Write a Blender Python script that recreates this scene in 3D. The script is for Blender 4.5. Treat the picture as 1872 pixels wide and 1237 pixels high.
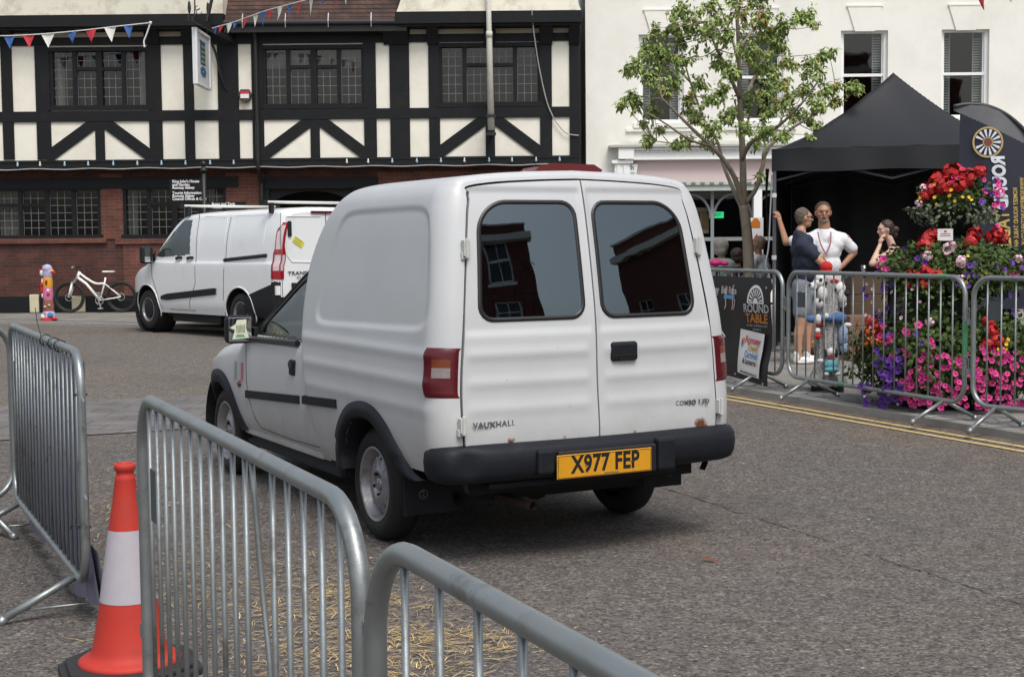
import bpy, math, random
import numpy as np
from mathutils import Vector as V, Matrix as Mx, noise
for o in list(bpy.data.objects): bpy.data.objects.remove(o)
S = bpy.context.scene
COL = S.collection
R = random.Random(7)
rad = math.radians
# ---------------------------------------------------------------- camera
IW, IH, FPX, PITCH, ROLL, CAMH = 1872, 1237, 2652.0, .0669, -.0095, 1.50
_fw = V((0, math.cos(PITCH), -math.sin(PITCH))); _r0 = V((1, 0, 0)); _u0 = _r0.cross(_fw)
_r = math.cos(ROLL)*_r0 + math.sin(ROLL)*_u0; _u = -math.sin(ROLL)*_r0 + math.cos(ROLL)*_u0
cam = bpy.data.cameras.new('camera'); co = bpy.data.objects.new('camera', cam); COL.objects.link(co)
cam.sensor_width = 36; cam.lens = FPX/IW*36; cam.clip_end = 900; cam.clip_start = .05
m = Mx.Identity(4)
for i in range(3):
    m[i][0], m[i][1], m[i][2] = _r[i], _u[i], -_fw[i]
m[2][3] = CAMH
co.matrix_world = m; S.camera = co
cam.dof.use_dof = False
# ---------------------------------------------------------------- sky, sun, exposure
SUN_EL, SUN_AZ = rad(58), rad(158)      # azimuth clockwise from +Y (the view direction)
w = bpy.data.worlds.new('World'); S.world = w; w.use_nodes = True
nt = w.node_tree; bg = nt.nodes['Background']
sky = nt.nodes.new('ShaderNodeTexSky'); sky.sky_type = 'NISHITA'; sky.sun_disc = False
sky.sun_elevation = SUN_EL; sky.sun_rotation = SUN_AZ; sky.dust_density = 4; sky.air_density = 1.2; sky.ozone_density = 1.0
hs = nt.nodes.new('ShaderNodeHueSaturation'); hs.inputs['Saturation'].default_value = .5
nt.links.new(sky.outputs[0], hs.inputs['Color']); nt.links.new(hs.outputs[0], bg.inputs[0])
bg.inputs[1].default_value = .125
sl = bpy.data.lights.new('sun', 'SUN'); sl.energy = 1.5; sl.angle = rad(24); sl.color = (1, .975, .94)
so = bpy.data.objects.new('sun', sl); COL.objects.link(so)
sd = V((math.sin(SUN_AZ)*math.cos(SUN_EL), math.cos(SUN_AZ)*math.cos(SUN_EL), math.sin(SUN_EL)))
so.rotation_euler = sd.to_track_quat('Z', 'Y').to_euler(); so.location = (0, -5, 20)
vs = S.view_settings; vs.view_transform = 'Standard'; vs.look = 'None'; vs.gamma = 1; vs.exposure = .45
S.render.engine = 'CYCLES'
# ---------------------------------------------------------------- helpers
def ray(px, py): return _fw + _r*((px-IW/2)/FPX) + _u*((IH/2-py)/FPX)
O = V((0, 0, CAMH))
def at(px, py, Y):
    d = ray(px, py); return O + d*(Y/d.y)
def gr(px, py, z=0.0):
    d = ray(px, py); return O + d*((z-CAMH)/d.z)
def itp(t, x):
    if x <= t[0][0]: return t[0][1]
    for (a, b), (c, d) in zip(t, t[1:]):
        if x <= c: return b + (d-b)*(x-a)/(c-a)
    return t[-1][1]
def sst(a, b, x):
    t = min(1, max(0, (x-a)/(b-a))); return t*t*(3-2*t)
def catmull(P, n):
    P = [V(p) for p in P]; Q = [P[0]*2-P[1]] + P + [P[-1]*2-P[-2]]; out = []
    for i in range(1, len(Q)-2):
        for k in range(n):
            t = k/n; a, b, c, d = Q[i-1:i+3]
            out.append(.5*((2*b)+(-a+c)*t+(2*a-5*b+4*c-d)*t*t+(-a+3*b-3*c+d)*t**3))
    out.append(P[-1]); return out
class MB:
    def __init__(s): s.v = []; s.f = []; s.mi = []; s.m = 0; s.T = None; s.sm = []; s.smooth = False
    def add(s, vs, fs):
        b = len(s.v)
        s.v += [tuple(s.T @ V(p)) if s.T else tuple(p) for p in vs]
        s.f += [tuple(b+i for i in f) for f in fs]; s.mi += [s.m]*len(fs); s.sm += [s.smooth]*len(fs); return s
    def box(s, x0, x1, y0, y1, z0, z1):
        x0, x1 = min(x0, x1), max(x0, x1); y0, y1 = min(y0, y1), max(y0, y1); z0, z1 = min(z0, z1), max(z0, z1)
        return s.add([(x0,y0,z0),(x1,y0,z0),(x1,y1,z0),(x0,y1,z0),(x0,y0,z1),(x1,y0,z1),(x1,y1,z1),(x0,y1,z1)],
              [(0,3,2,1),(4,5,6,7),(0,1,5,4),(1,2,6,5),(2,3,7,6),(3,0,4,7)])
    def obox(s, M, hx, hy, hz):
        P = [M @ V((a*hx, b*hy, c*hz)) for c in (-1,1) for a, b in ((-1,-1),(1,-1),(1,1),(-1,1))]
        return s.add(P, [(0,3,2,1),(4,5,6,7),(0,1,5,4),(1,2,6,5),(2,3,7,6),(3,0,4,7)])
    def bar(s, a, b, w, h, up=(0,0,1)):
        a, b = V(a), V(b); d = (b-a); L = d.length; d.normalize(); u = V(up)
        sd = d.cross(u)
        if sd.length < 1e-4: sd = d.cross(V((1,0,0)))
        sd.normalize(); u = sd.cross(d)
        M = Mx((sd, d, u)).transposed().to_4x4(); M.translation = (a+b)/2
        return s.obox(M, w/2, L/2, h/2)
    def tube(s, pts, r, n=8, closed=False, caps=True, up=None):
        P = [V(p) for p in pts]; N = len(P); rs = r if isinstance(r, (list, tuple)) else [r]*N
        vs = []; prev = None
        for i in range(N):
            t = (P[(i+1) % N]-P[i-1]) if closed or 0 < i < N-1 else (P[1]-P[0] if i == 0 else P[-1]-P[-2])
            if t.length < 1e-9: t = V((0,0,1))
            t.normalize()
            if prev is None:
                a = V(up) if up else V((0,0,1)) if abs(t.z) < .9 else V((1,0,0))
            else: a = prev
            x = (a - t*a.dot(t))
            if x.length < 1e-6: x = t.orthogonal()
            x.normalize(); prev = x; y = t.cross(x)
            vs += [P[i] + (x*math.cos(2*math.pi*k/n)+y*math.sin(2*math.pi*k/n))*rs[i] for k in range(n)]
        fs = []
        for i in range(N if closed else N-1):
            j = (i+1) % N
            fs += [(i*n+k, i*n+(k+1) % n, j*n+(k+1) % n, j*n+k) for k in range(n)]
        if caps and not closed: fs += [tuple(range(n-1, -1, -1)), tuple((N-1)*n+k for k in range(n))]
        return s.add(vs, fs)
    def cyl(s, a, b, r0, r1=None, n=16): return s.tube([a, b], [r0, r0 if r1 is None else r1], n)
    def lathe(s, prof, M=None, n=32, caps=True):
        vs = []; M = M or Mx.Identity(4)
        for r, z in prof: vs += [M @ V((r*math.cos(2*math.pi*k/n), r*math.sin(2*math.pi*k/n), z)) for k in range(n)]
        fs = [(i*n+k, i*n+(k+1) % n, (i+1)*n+(k+1) % n, (i+1)*n+k) for i in range(len(prof)-1) for k in range(n)]
        if caps and prof[0][0] > 1e-4: fs.append(tuple(range(n-1, -1, -1)))
        if caps and prof[-1][0] > 1e-4: fs.append(tuple((len(prof)-1)*n+k for k in range(n)))
        return s.add(vs, fs)
    def prism(s, poly, M, t):       # poly in the local xy plane, thickness t along z
        n = len(poly); P = [M @ V((x, y, 0)) for x, y in poly] + [M @ V((x, y, t)) for x, y in poly]
        return s.add(P, [tuple(range(n-1, -1, -1)), tuple(range(n, 2*n))] + [(i, (i+1) % n, n+(i+1) % n, n+i) for i in range(n)])
    def ell(s, c, r, n=12, M=None):
        r = (r, r, r) if not isinstance(r, (tuple, list)) else r; c = V(c); vs = []; h = n//2
        for i in range(h+1):
            a = math.pi*i/h
            for k in range(n):
                b = 2*math.pi*k/n; p = V((math.sin(a)*math.cos(b)*r[0], math.sin(a)*math.sin(b)*r[1], math.cos(a)*r[2]))
                vs.append(c + (M @ p if M else p))
        return s.add(vs, [(i*n+k, (i+1)*n+k, (i+1)*n+(k+1) % n, i*n+(k+1) % n) for i in range(h) for k in range(n)])
    def cap(s, a, b, ra, rb, n=12):   # capsule
        a, b = V(a), V(b); d = b-a
        s.ell(a, ra, n); s.ell(b, rb, n)
        if d.length > 1e-5: s.tube([a, b], [ra, rb], n)
        return s
    def grid(s, f, nu, nv, keep=None, mat=None):
        vs = [f(i/nu, j/nv) for i in range(nu+1) for j in range(nv+1)]; b = len(s.v)
        s.v += [tuple(s.T @ V(p)) if s.T else tuple(p) for p in vs]
        for i in range(nu):
            for j in range(nv):
                q = (i*(nv+1)+j, (i+1)*(nv+1)+j, (i+1)*(nv+1)+j+1, i*(nv+1)+j+1)
                if keep:
                    c = (vs[q[0]]+vs[q[2]])/2
                    if not keep(c): continue
                s.f.append(tuple(b+k for k in q)); s.mi.append(mat((i+.5)/nu, (j+.5)/nv) if mat else s.m); s.sm.append(True)
        return s
    def quad(s, *p): return s.add(list(p), [tuple(range(len(p)))])
ROOT = {}
def props(o, label=None, cat=None, group=None, kind=None):
    for k, v in (('label', label), ('category', cat), ('group', group), ('kind', kind)):
        if v: o[k] = v
    return o
def thing(name, label, cat, loc=(0,0,0), rz=0, group=None, scale=1):
    o = bpy.data.objects.new(name, None); COL.objects.link(o); o.empty_display_size = .1
    o.location = loc; o.rotation_euler = (0, 0, rz); o.scale = (scale,)*3
    ROOT[o.name] = Mx.Translation(V(loc)) @ Mx.Rotation(rz, 4, 'Z') @ Mx.Scale(scale, 4)
    return props(o, label, cat, group)
def link(name, me, parent=None):
    o = bpy.data.objects.new(name, me); COL.objects.link(o)
    if parent: o.parent = parent
    return o
def build(mb, name, mat, parent=None, smooth=False, world=False, bevel=0, label=None, origin=None):
    me = bpy.data.meshes.new(name); vs_ = mb.v
    top = parent
    while top and top.parent: top = top.parent
    if world and top and top.name in ROOT:
        Mi = ROOT[top.name].inverted(); vs_ = [tuple(Mi @ V(p)) for p in vs_]
    if origin is not None: vs_ = [tuple(V(p)-V(origin)) for p in vs_]
    me.from_pydata(vs_, [], mb.f)
    for m_ in (mat if isinstance(mat, (list, tuple)) else [mat]): me.materials.append(m_)
    me.polygons.foreach_set('material_index', mb.mi)
    me.polygons.foreach_set('use_smooth', [True]*len(mb.f) if smooth else mb.sm)
    me.update(); o = link(name, me, parent)
    if origin is not None: o.location = origin
    if bevel:
        b = o.modifiers.new('bevel', 'BEVEL'); b.width = bevel; b.segments = 2; b.limit_method = 'ANGLE'; b.angle_limit = rad(40)
    if label: o['label'] = label
    return o
def bsplit(mb, name, mat, parent=None, **kw):     # one object for every loose piece
    p = list(range(len(mb.v)))
    def fd(x):
        while p[x] != x: p[x] = p[p[x]]; x = p[x]
        return x
    for f in mb.f:
        for k in f[1:]: p[fd(k)] = fd(f[0])
    G = {}
    for i, f in enumerate(mb.f): G.setdefault(fd(f[0]), []).append(i)
    for fs in G.values():
        ids = sorted({k for i in fs for k in mb.f[i]}); mp = {k: j for j, k in enumerate(ids)}; q = MB(); q.v = [mb.v[k] for k in ids]
        q.f = [tuple(mp[k] for k in mb.f[i]) for i in fs]; q.mi = [mb.mi[i] for i in fs]; q.sm = [mb.sm[i] for i in fs]; o = build(q, name, mat, parent, **kw)
    return o
def struct(mb, name, mat, smooth=False): return props(build(mb, name, mat, smooth=smooth), kind='structure')
def bake(o, mods, keepmat=True):     # apply modifiers without operators
    for t, kw in mods:
        md = o.modifiers.new(t, t)
        for k, v in kw.items(): setattr(md, k, v)
    dg = bpy.context.evaluated_depsgraph_get(); dg.update()
    me = bpy.data.meshes.new_from_object(o.evaluated_get(dg)); me.name = o.name; old = o.data; mats = list(old.materials)
    o.modifiers.clear(); o.data = me; bpy.data.meshes.remove(old)
    if not me.materials:
        for q in mats: me.materials.append(q)
    me.polygons.foreach_set('use_smooth', [True]*len(me.polygons)); return o
def textmb(mb, s, size, M, ext=.002, off=0, sx=1, align='CENTER', shear=0, spc=1):
    c = bpy.data.curves.new('t', 'FONT'); c.body = s; c.size = size; c.extrude = ext; c.offset = off; c.align_x = align; c.align_y = 'CENTER'
    c.shear = shear; c.space_character = spc; c.resolution_u = 3
    o = bpy.data.objects.new('t', c); COL.objects.link(o)
    dg = bpy.context.evaluated_depsgraph_get(); dg.update(); me = bpy.data.meshes.new_from_object(o.evaluated_get(dg))
    mb.add([M @ V((v.co.x*sx, v.co.y, v.co.z)) for v in me.vertices], [tuple(p.vertices) for p in me.polygons])
    bpy.data.objects.remove(o); bpy.data.curves.remove(c); bpy.data.meshes.remove(me); return mb
def frame(o, x, y):     # 4x4 with given origin, x axis, y axis
    x = V(x).normalized(); y = V(y); y = (y-x*y.dot(x)).normalized(); z = x.cross(y)
    M = Mx((x, y, z)).transposed().to_4x4(); M.translation = V(o); return M
# ---------------------------------------------------------------- materials
def newmat(name):
    m = bpy.data.materials.new(name); m.use_nodes = True; nt = m.node_tree
    return m, nt, nt.nodes['Principled BSDF'], nt.nodes.new('ShaderNodeTexCoord')
def N(nt, t, **k):
    n = nt.nodes.new('ShaderNode'+t)
    for a, b in k.items():
        if a in n.inputs: n.inputs[a].default_value = b
        else: setattr(n, a, b)
    return n
def mixc(nt, fac, a, b, bt='MIX'):
    n = nt.nodes.new('ShaderNodeMix'); n.data_type = 'RGBA'; n.blend_type = bt
    for i, v in ((0, fac), (6, a), (7, b)):
        if isinstance(v, bpy.types.NodeSocket): nt.links.new(v, n.inputs[i])
        elif isinstance(v, (int, float)): n.inputs[i].default_value = v
        else: n.inputs[i].default_value = (*v, 1)
    return n.outputs[2]
def ramp(nt, src, stops):
    n = nt.nodes.new('ShaderNodeValToRGB'); nt.links.new(src, n.inputs[0]); cr = n.color_ramp
    while len(cr.elements) < len(stops): cr.elements.new(.5)
    for e, (p, c) in zip(cr.elements, stops): e.position = p; e.color = (c, c, c, 1) if isinstance(c, (int, float)) else (*c, 1)
    return n.outputs[0]
def noisef(nt, tc, scale, detail=4, sock='Object', rough=.55):
    n = N(nt, 'TexNoise', Scale=scale, Detail=detail, Roughness=rough); nt.links.new(tc.outputs[sock], n.inputs['Vector']); return n.outputs['Fac']
def M(name, col, rough=.6, metal=0, var=.12, vs=6, bump=0, bs=60, coat=0, spec=.5, dirt=None, ds=3, dth=(.55,.75), island=0, vr=None, sss=0):
    m, nt, p, tc = newmat(name); L = nt.links
    col = tuple(col); f = noisef(nt, tc, vs)
    c = mixc(nt, f, tuple(min(1, x*(1-var)) for x in col), tuple(min(1, x*(1+var)) for x in col))
    if island:
        g = N(nt, 'NewGeometry'); hsv = N(nt, 'HueSaturation'); mp = N(nt, 'MapRange'); L.new(g.outputs['Random Per Island'], mp.inputs[0])
        mp.inputs[3].default_value = 1-island; mp.inputs[4].default_value = 1+island; L.new(mp.outputs[0], hsv.inputs['Value']); L.new(c, hsv.inputs['Color']); c = hsv.outputs[0]
    if dirt:
        d = noisef(nt, tc, ds, 7, rough=.7); c = mixc(nt, ramp(nt, d, [(dth[0], 0), (dth[1], 1)]), c, dirt)
    L.new(c, p.inputs['Base Color'])
    p.inputs['Metallic'].default_value = metal; p.inputs['Coat Weight'].default_value = coat; p.inputs['Specular IOR Level'].default_value = spec
    if vr: L.new(ramp(nt, noisef(nt, tc, vr[0], 5), [(.35, rough), (.7, vr[1])]), p.inputs['Roughness'])
    else: p.inputs['Roughness'].default_value = rough
    if bump:
        b = N(nt, 'Bump', Strength=bump, Distance=.01); L.new(noisef(nt, tc, bs, 6), b.inputs['Height']); L.new(b.outputs[0], p.inputs['Normal'])
    return m
def Mglass(name, tint, mirror=.25, rough=.02, refl=(1,1,1)):
    m, nt, p, tc = newmat(name); L = nt.links; nt.nodes.remove(p)
    t = N(nt, 'BsdfTransparent'); t.inputs[0].default_value = (*tint, 1); g = N(nt, 'BsdfGlossy', Roughness=rough); g.inputs[0].default_value = (*refl, 1)
    fr = N(nt, 'LayerWeight', Blend=.5); pw = N(nt, 'Math', operation='POWER'); L.new(fr.outputs['Facing'], pw.inputs[0]); pw.inputs[1].default_value = 4.5; mp = N(nt, 'MapRange'); L.new(pw.outputs[0], mp.inputs[0]); mp.inputs[3].default_value = mirror; mp.inputs[4].default_value = 1
    b = N(nt, 'Bump', Strength=.03, Distance=.02); L.new(noisef(nt, tc, 2.5, 2), b.inputs['Height']); L.new(b.outputs[0], g.inputs['Normal'])
    mx = N(nt, 'MixShader'); L.new(mp.outputs[0], mx.inputs[0]); L.new(t.outputs[0], mx.inputs[1]); L.new(g.outputs[0], mx.inputs[2])
    L.new(mx.outputs[0], nt.nodes['Material Output'].inputs[0]); return m
def Mbrick(name, c1, c2, mortar, sx=.225, sz=.075, axes='XZ', ms=.012, rough=.85, bump=.6, offs=.5, sq=1, stain=.35):
    m, nt, p, tc = newmat(name); L = nt.links
    sp = N(nt, 'SeparateXYZ'); L.new(tc.outputs['Object'], sp.inputs[0]); cb = N(nt, 'CombineXYZ')
    if axes == 'XZ':
        ad = N(nt, 'Math', operation='ADD'); L.new(sp.outputs['X'], ad.inputs[0]); L.new(sp.outputs['Y'], ad.inputs[1]); L.new(ad.outputs[0], cb.inputs[0]); L.new(sp.outputs['Z'], cb.inputs[1])
    else: L.new(sp.outputs['X'], cb.inputs[0]); L.new(sp.outputs['Y'], cb.inputs[1])
    br = N(nt, 'TexBrick', Scale=1.0); L.new(cb.outputs[0], br.inputs['Vector']); br.offset = offs
    br.inputs['Color1'].default_value = (*c1, 1); br.inputs['Color2'].default_value = (*c2, 1); br.inputs['Mortar'].default_value = (*mortar, 1)
    br.inputs['Mortar Size'].default_value = ms/2; br.inputs['Brick Width'].default_value = sx; br.inputs['Row Height'].default_value = sz; br.inputs['Mortar Smooth'].default_value = .3
    f = noisef(nt, tc, 2.3, 6); f2 = noisef(nt, tc, 40, 3)
    c = mixc(nt, 1.0, br.outputs['Color'], ramp(nt, f, [(.3, 1-stain), (.75, 1+stain*.4)]), 'MULTIPLY')
    c = mixc(nt, 1.0, c, ramp(nt, f2, [(.3, .8), (.7, 1.15)]), 'MULTIPLY')
    L.new(c, p.inputs['Base Color']); p.inputs['Roughness'].default_value = rough
    b = N(nt, 'Bump', Strength=bump, Distance=.008); L.new(br.outputs['Fac'], b.inputs['Height']); b.invert = True; L.new(b.outputs[0], p.inputs['Normal'])
    return m
# ---------------------------------------------------------------- shared materials
def mk_asphalt(name, base, warm, sc=1.0):
    m, nt, p, tc = newmat(name); L = nt.links
    v = N(nt, 'TexVoronoi', Scale=85*sc); L.new(tc.outputs['Object'], v.inputs['Vector'])
    sp = N(nt, 'SeparateColor'); L.new(v.outputs['Color'], sp.inputs[0])
    c = mixc(nt, ramp(nt, sp.outputs[0], [(.0, .0), (.5, .36), (.86, .55), (.95, .8), (1, 1)]), tuple(x*.45 for x in base), tuple(x*2.2 for x in base))
    n1 = noisef(nt, tc, .8, 6); n2 = noisef(nt, tc, 7, 6, rough=.7)
    c = mixc(nt, ramp(nt, n1, [(.35, 0), (.7, 1)]), c, mixc(nt, 1.0, c, warm, 'MULTIPLY'))
    c = mixc(nt, 1.0, c, ramp(nt, n2, [(.3, .78), (.7, 1.18)]), 'MULTIPLY')
    c = mixc(nt, ramp(nt, noisef(nt, tc, .35, 3), [(.5, 0), (.72, .4)]), c, tuple(x*.6 for x in base))
    c = mixc(nt, ramp(nt, noisef(nt, tc, 1.7, 7, rough=.65), [(.60, 0), (.68, .35)]), c, tuple(x*.5 for x in base))
    dp = N(nt, 'VectorMath', operation='DOT_PRODUCT'); L.new(tc.outputs['Object'], dp.inputs[0]); dp.inputs[1].default_value = (.913, .4075, 0)     # brown dust swept towards the kerb
    ad = N(nt, 'Math', operation='MULTIPLY_ADD'); L.new(noisef(nt, tc, 3, 6), ad.inputs[0]); ad.inputs[1].default_value = .9; L.new(dp.outputs['Value'], ad.inputs[2])
    mr = N(nt, 'MapRange'); L.new(ad.outputs[0], mr.inputs[0]); mr.inputs[1].default_value = 7.0; mr.inputs[2].default_value = 8.3; mr.inputs[4].default_value = .55
    c = mixc(nt, mr.outputs[0], c, mixc(nt, 1.0, c, (1.35, 1.1, .78), 'MULTIPLY'))
    L.new(c, p.inputs['Base Color']); p.inputs['Roughness'].default_value = .93; p.inputs['Specular IOR Level'].default_value = .25
    b = N(nt, 'Bump', Strength=.8, Distance=.006); L.new(v.outputs['Distance'], b.inputs['Height']); b.invert = True; L.new(b.outputs[0], p.inputs['Normal'])
    return m
asph = mk_asphalt('asphalt', (.106, .097, .091), (1.10, 1.03, .95))
asph2 = mk_asphalt('worn_asphalt', (.124, .112, .101), (1.08, 1.02, .94))
slab = Mbrick('paving_slabs', (.25, .235, .205), (.21, .2, .18), (.10, .095, .085), .6, .6, 'XY', .012, .9, .4, .5)
sett = Mbrick('granite_setts', (.19, .185, .18), (.13, .13, .13), (.05, .048, .045), .24, .16, 'XY', .016, .85, .8)
block = Mbrick('block_paving', (.17, .158, .152), (.14, .13, .128), (.045, .042, .04), .42, .30, 'XY', .012, .9, .7, .5)
kerbm = M('kerb_stone', (.27, .26, .235), .9, var=.2, vs=9, bump=.3)
yell = M('yellow_road_paint', (.50, .38, .17), .8, var=.25, vs=20, dirt=(.2, .17, .12), ds=14, dth=(.52, .68), bump=.3)
brick = Mbrick('red_brick', (.105, .032, .022), (.058, .022, .018), (.085, .058, .048), .225, .075, stain=.45)
brick2 = Mbrick('orange_brick', (.17, .055, .035), (.11, .036, .026), (.15, .105, .085), .225, .075, stain=.3)
brickr = Mbrick('far_brick', (.2, .05, .03), (.14, .035, .025), (.16, .11, .09), .225, .075)
tiles = Mbrick('clay_tiles', (.095, .048, .036), (.06, .036, .03), (.02, .015, .012), .17, .11, 'XZ', .012, .9, 1.0, stain=.5)
plaster = M('cream_plaster', (.78, .755, .66), .9, var=.05, vs=1.5, dirt=(.62, .59, .50), ds=1.1, dth=(.46, .8), bump=.15, bs=25)
render = M('pale_render', (.66, .63, .53), .9, var=.06, vs=2, dirt=(.32, .29, .22), ds=2.2, dth=(.5, .8), bump=.2, bs=20)
timber = M('black_timber', (.0095, .0105, .012), .6, var=.3, vs=5, bump=.4, bs=30, dirt=(.02, .018, .016), ds=4, spec=.22)
white_wall = M('white_stucco', (.79, .78, .725), .85, var=.025, vs=1.2, dirt=(.66, .645, .585), ds=.7, dth=(.45, .8), bump=.12, bs=18)
white_pt = M('white_paint', (.80, .81, .80), .4, var=.03)
grey_trim = M('weathered_trim', (.42, .42, .38), .8, var=.15, vs=10)
pink = M('pink_fascia', (.62, .50, .49), .7, var=.03, vs=1)
lead = M('lead_came', (.14, .15, .16), .5, var=.3, vs=15)
dark = M('dark_interior', (.018, .018, .018), .9)
room = M('room_wall', (.035, .032, .03), .9)
curt = M('curtain_cloth', (.48, .46, .42), .9, var=.15, vs=12)
blind = M('roller_blind', (.40, .33, .27), .9)
winglass = Mglass('window_glass', (.45, .48, .48), .06)
shopglass = Mglass('shop_glass', (.45, .48, .47), .05)
blackpl = M('black_plinth', (.007, .008, .009), .55, var=.4, bump=.3, spec=.25)
stone = M('cream_stone', (.52, .47, .33), .85, var=.1)
galv = M('galvanised_steel', (.31, .335, .335), .36, metal=.75, var=.16, vs=11, bump=.06, bs=60, vr=(18, .5), dirt=(.13, .125, .11), ds=6, dth=(.55, .72))
galvp = M('scuffed_steel', (.09, .10, .105), .6, metal=.3, var=.25, vs=20)
ltgrey = M('light_metal', (.42, .42, .41), .4, metal=.5, var=.15)
blackm = M('black_metal', (.012, .012, .013), .5)
def metal(n, c, r=.35): return M(n, c, r, metal=.9)
# ---------------------------------------------------------------- ground
mb = MB(); mb.box(-90, 90, -90, 120, -.4, 0); struct(mb, 'road', asph)
K = [(9.2, -1.6), (6.5, 4.45), (3.87, 10.35), (2.25, 13.98), (.3, 18.2), (-1.6, 21.3), (-3.8, 24.1), (-6.6, 26.2), (-9.0, 27.6), (-14, 29.4), (-24, 31.0)]
K = [V((p[0], p[1], 0)) for p in K]
def off(poly, d):
    out = []
    for i, p in enumerate(poly):
        a = poly[max(0, i-1)]; b = poly[min(len(poly)-1, i+1)]; t = (b-a).normalized(); out.append(p + V((-t.y, t.x, 0))*(-d))
    return out
Ks = catmull(K, 6)
def strip(mb, poly, d0, d1, z, z0=None):
    A, B = off(poly, d0), off(poly, d1); n = len(A)
    mb.add([(p.x, p.y, z) for p in A]+[(p.x, p.y, z) for p in B], [(i, n+i, n+i+1, i+1) for i in range(n-1)])
    if z0 is not None: mb.add([(p.x, p.y, z0) for p in A]+[(p.x, p.y, z) for p in A], [(i, n+i, n+i+1, i+1) for i in range(n-1)])
PZ = .05
mb = MB(); A = off(Ks, .62)
mb.add([(p.x, p.y, PZ-.006) for p in A] + [(-60, 31.0, PZ-.006), (-60, 80, PZ-.006), (70, 80, PZ-.006), (70, -1.6, PZ-.006)], [tuple(range(len(A)+4))]); struct(mb, 'pavement', slab)
mb = MB(); strip(mb, Ks, .14, .63, PZ-.001); struct(mb, 'sett_border', sett)
mb = MB(); strip(mb, Ks, 0, .15, PZ+.003, -.01); struct(mb, 'kerb', kerbm)
for a in (-.25, -.41):
    mb = MB(); strip(mb, off(Ks[:26], 0), a-.03, a+.03, .006); struct(mb, 'yellow_line', yell)
mb = MB(); P = [(-13, 7.2), (-3.3, 11.26+.15), (1.6, 13.6), (.5, 15.9), (-2.92, 14.37), (-4.05, 13.9), (-13.6, 9.6)]
mb.add([(x, y, .008) for x, y in P], [tuple(range(7))]); struct(mb, 'block_paved_strip', block)
mb = MB(); FP = [(-40, 9.0), (-13.6, 9.6), (-4.05, 13.9), (-2.92, 14.37), (.5, 15.9), (.6, 17.0)] + [(p.x-.1, p.y) for p in Ks if p.y > 18.5] + [(-40, 30.5)]
mb.add([(x, y, .0035) for x, y in FP], [tuple(range(len(FP)))]); struct(mb, 'worn_road', asph2)
mb = MB(); mb.add([(-60, 31.2, .004), (-24, 30.9, .004)]+[(p.x, p.y, .004) for p in reversed(Ks[24:])]+[(p.x, p.y, .004) for p in off(Ks[24:], -2.6)]+[(-40, 26, .004)], [tuple(range(3+2*len(Ks[24:])))])
# crack in the road
rr = random.Random(3); mb = MB(); pts = []
a, b = V((.75, 9.1, 0)), V((2.7, 4.3, 0)); n = 170
for i in range(n+1):
    p = a.lerp(b, i/n); q = noise.noise(V((i*.13, 3, 0)))*.035 + noise.noise(V((i*.9, 9, 0)))*.022; pts.append(p + V((.93, .37, 0))*q)
for i in range(n):
    if rr.random() < .12 or noise.noise(V((i*.06, 5, 2))) > .3: continue
    wd = .002+.005*rr.random(); s = V((.93, .37, 0))*wd
    mb.add([pts[i]-s+V((0,0,.0045)), pts[i]+s+V((0,0,.0045)), pts[i+1]+s*.8+V((0,0,.0045)), pts[i+1]-s*.8+V((0,0,.0045))], [(0,1,2,3)])
struct(mb, 'road_crack', M('crack_dirt', (.055, .047, .04), .95, var=.3))
# ---------------------------------------------------------------- timber framed building
YB, YJ = 31.55, 31.2
def rc(x0, y0, x1, y1, Y):
    xm, ym = (x0+x1)/2, (y0+y1)/2
    return at(x0, ym, Y).x, at(x1, ym, Y).x, at(xm, y1, Y).z, at(xm, y0, Y).z
def holewall(mb, x0, x1, z0, z1, y, holes, depth=.18, proud=0):
    xs = sorted({x0, x1, *[h[0] for h in holes], *[h[1] for h in holes]}); zs = sorted({z0, z1, *[h[2] for h in holes], *[h[3] for h in holes]})
    xs = [x for x in xs if x0 <= x <= x1]; zs = [z for z in zs if z0 <= z <= z1]
    for a, b in zip(xs, xs[1:]):
        for c, d in zip(zs, zs[1:]):
            mx, mz = (a+b)/2, (c+d)/2
            if any(h[0] < mx < h[1] and h[2] < mz < h[3] for h in holes): continue
            mb.quad((a, y, c), (b, y, c), (b, y, d), (a, y, d))
    for a, b, c, d in holes:
        e = y+depth
        mb.quad((a, y, c), (a, e, c), (a, e, d), (a, y, d)); mb.quad((b, y, c), (b, y, d), (b, e, d), (b, e, c))
        mb.quad((a, y, d), (a, e, d), (b, e, d), (b, y, d)); mb.quad((a, y, c), (b, y, c), (b, e, c), (a, e, c))
TB = thing('timber_framed_building', 'black and cream half timbered building with a red brick ground floor behind the smaller van', 'building', (-5, YB, PZ))
XR = at(1058, 200, YJ).x; ZJ = at(530, 303, YJ).z; XL = -16.5
UW = [rc(92, 88, 271, 199, YJ), rc(481, 84, 666, 196, YJ), rc(803, 80, 988, 193, YJ)]
UW.insert(0, (UW[0][0]-5.0, UW[0][1]-5.0, UW[0][2], UW[0][3]))
GW = [rc(-60, 343, 184, 436, YB), rc(226, 340, 413, 434, YB)]
mb = MB(); holewall(mb, XL, XR, ZJ, at(530, 58, YJ).z, YJ, UW, .2); build(mb, 'plaster_wall', plaster, TB, world=True)
ARCH = rc(487, 345, 655, 572, YB)
mb = MB(); holewall(mb, XL, XR, PZ, ZJ, YB, GW+[ARCH], .25); build(mb, 'brick_wall', brick, TB, world=True)
mb = MB()
for x0, x1 in ((184, 226), (413, 484), (690, 1062)):
    a = rc(x0, 330, x1, 437, YB); mb.box(a[0]+.01, a[1]-.01, YB-.02, YB+.05, a[2], ZJ-.12)
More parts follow.
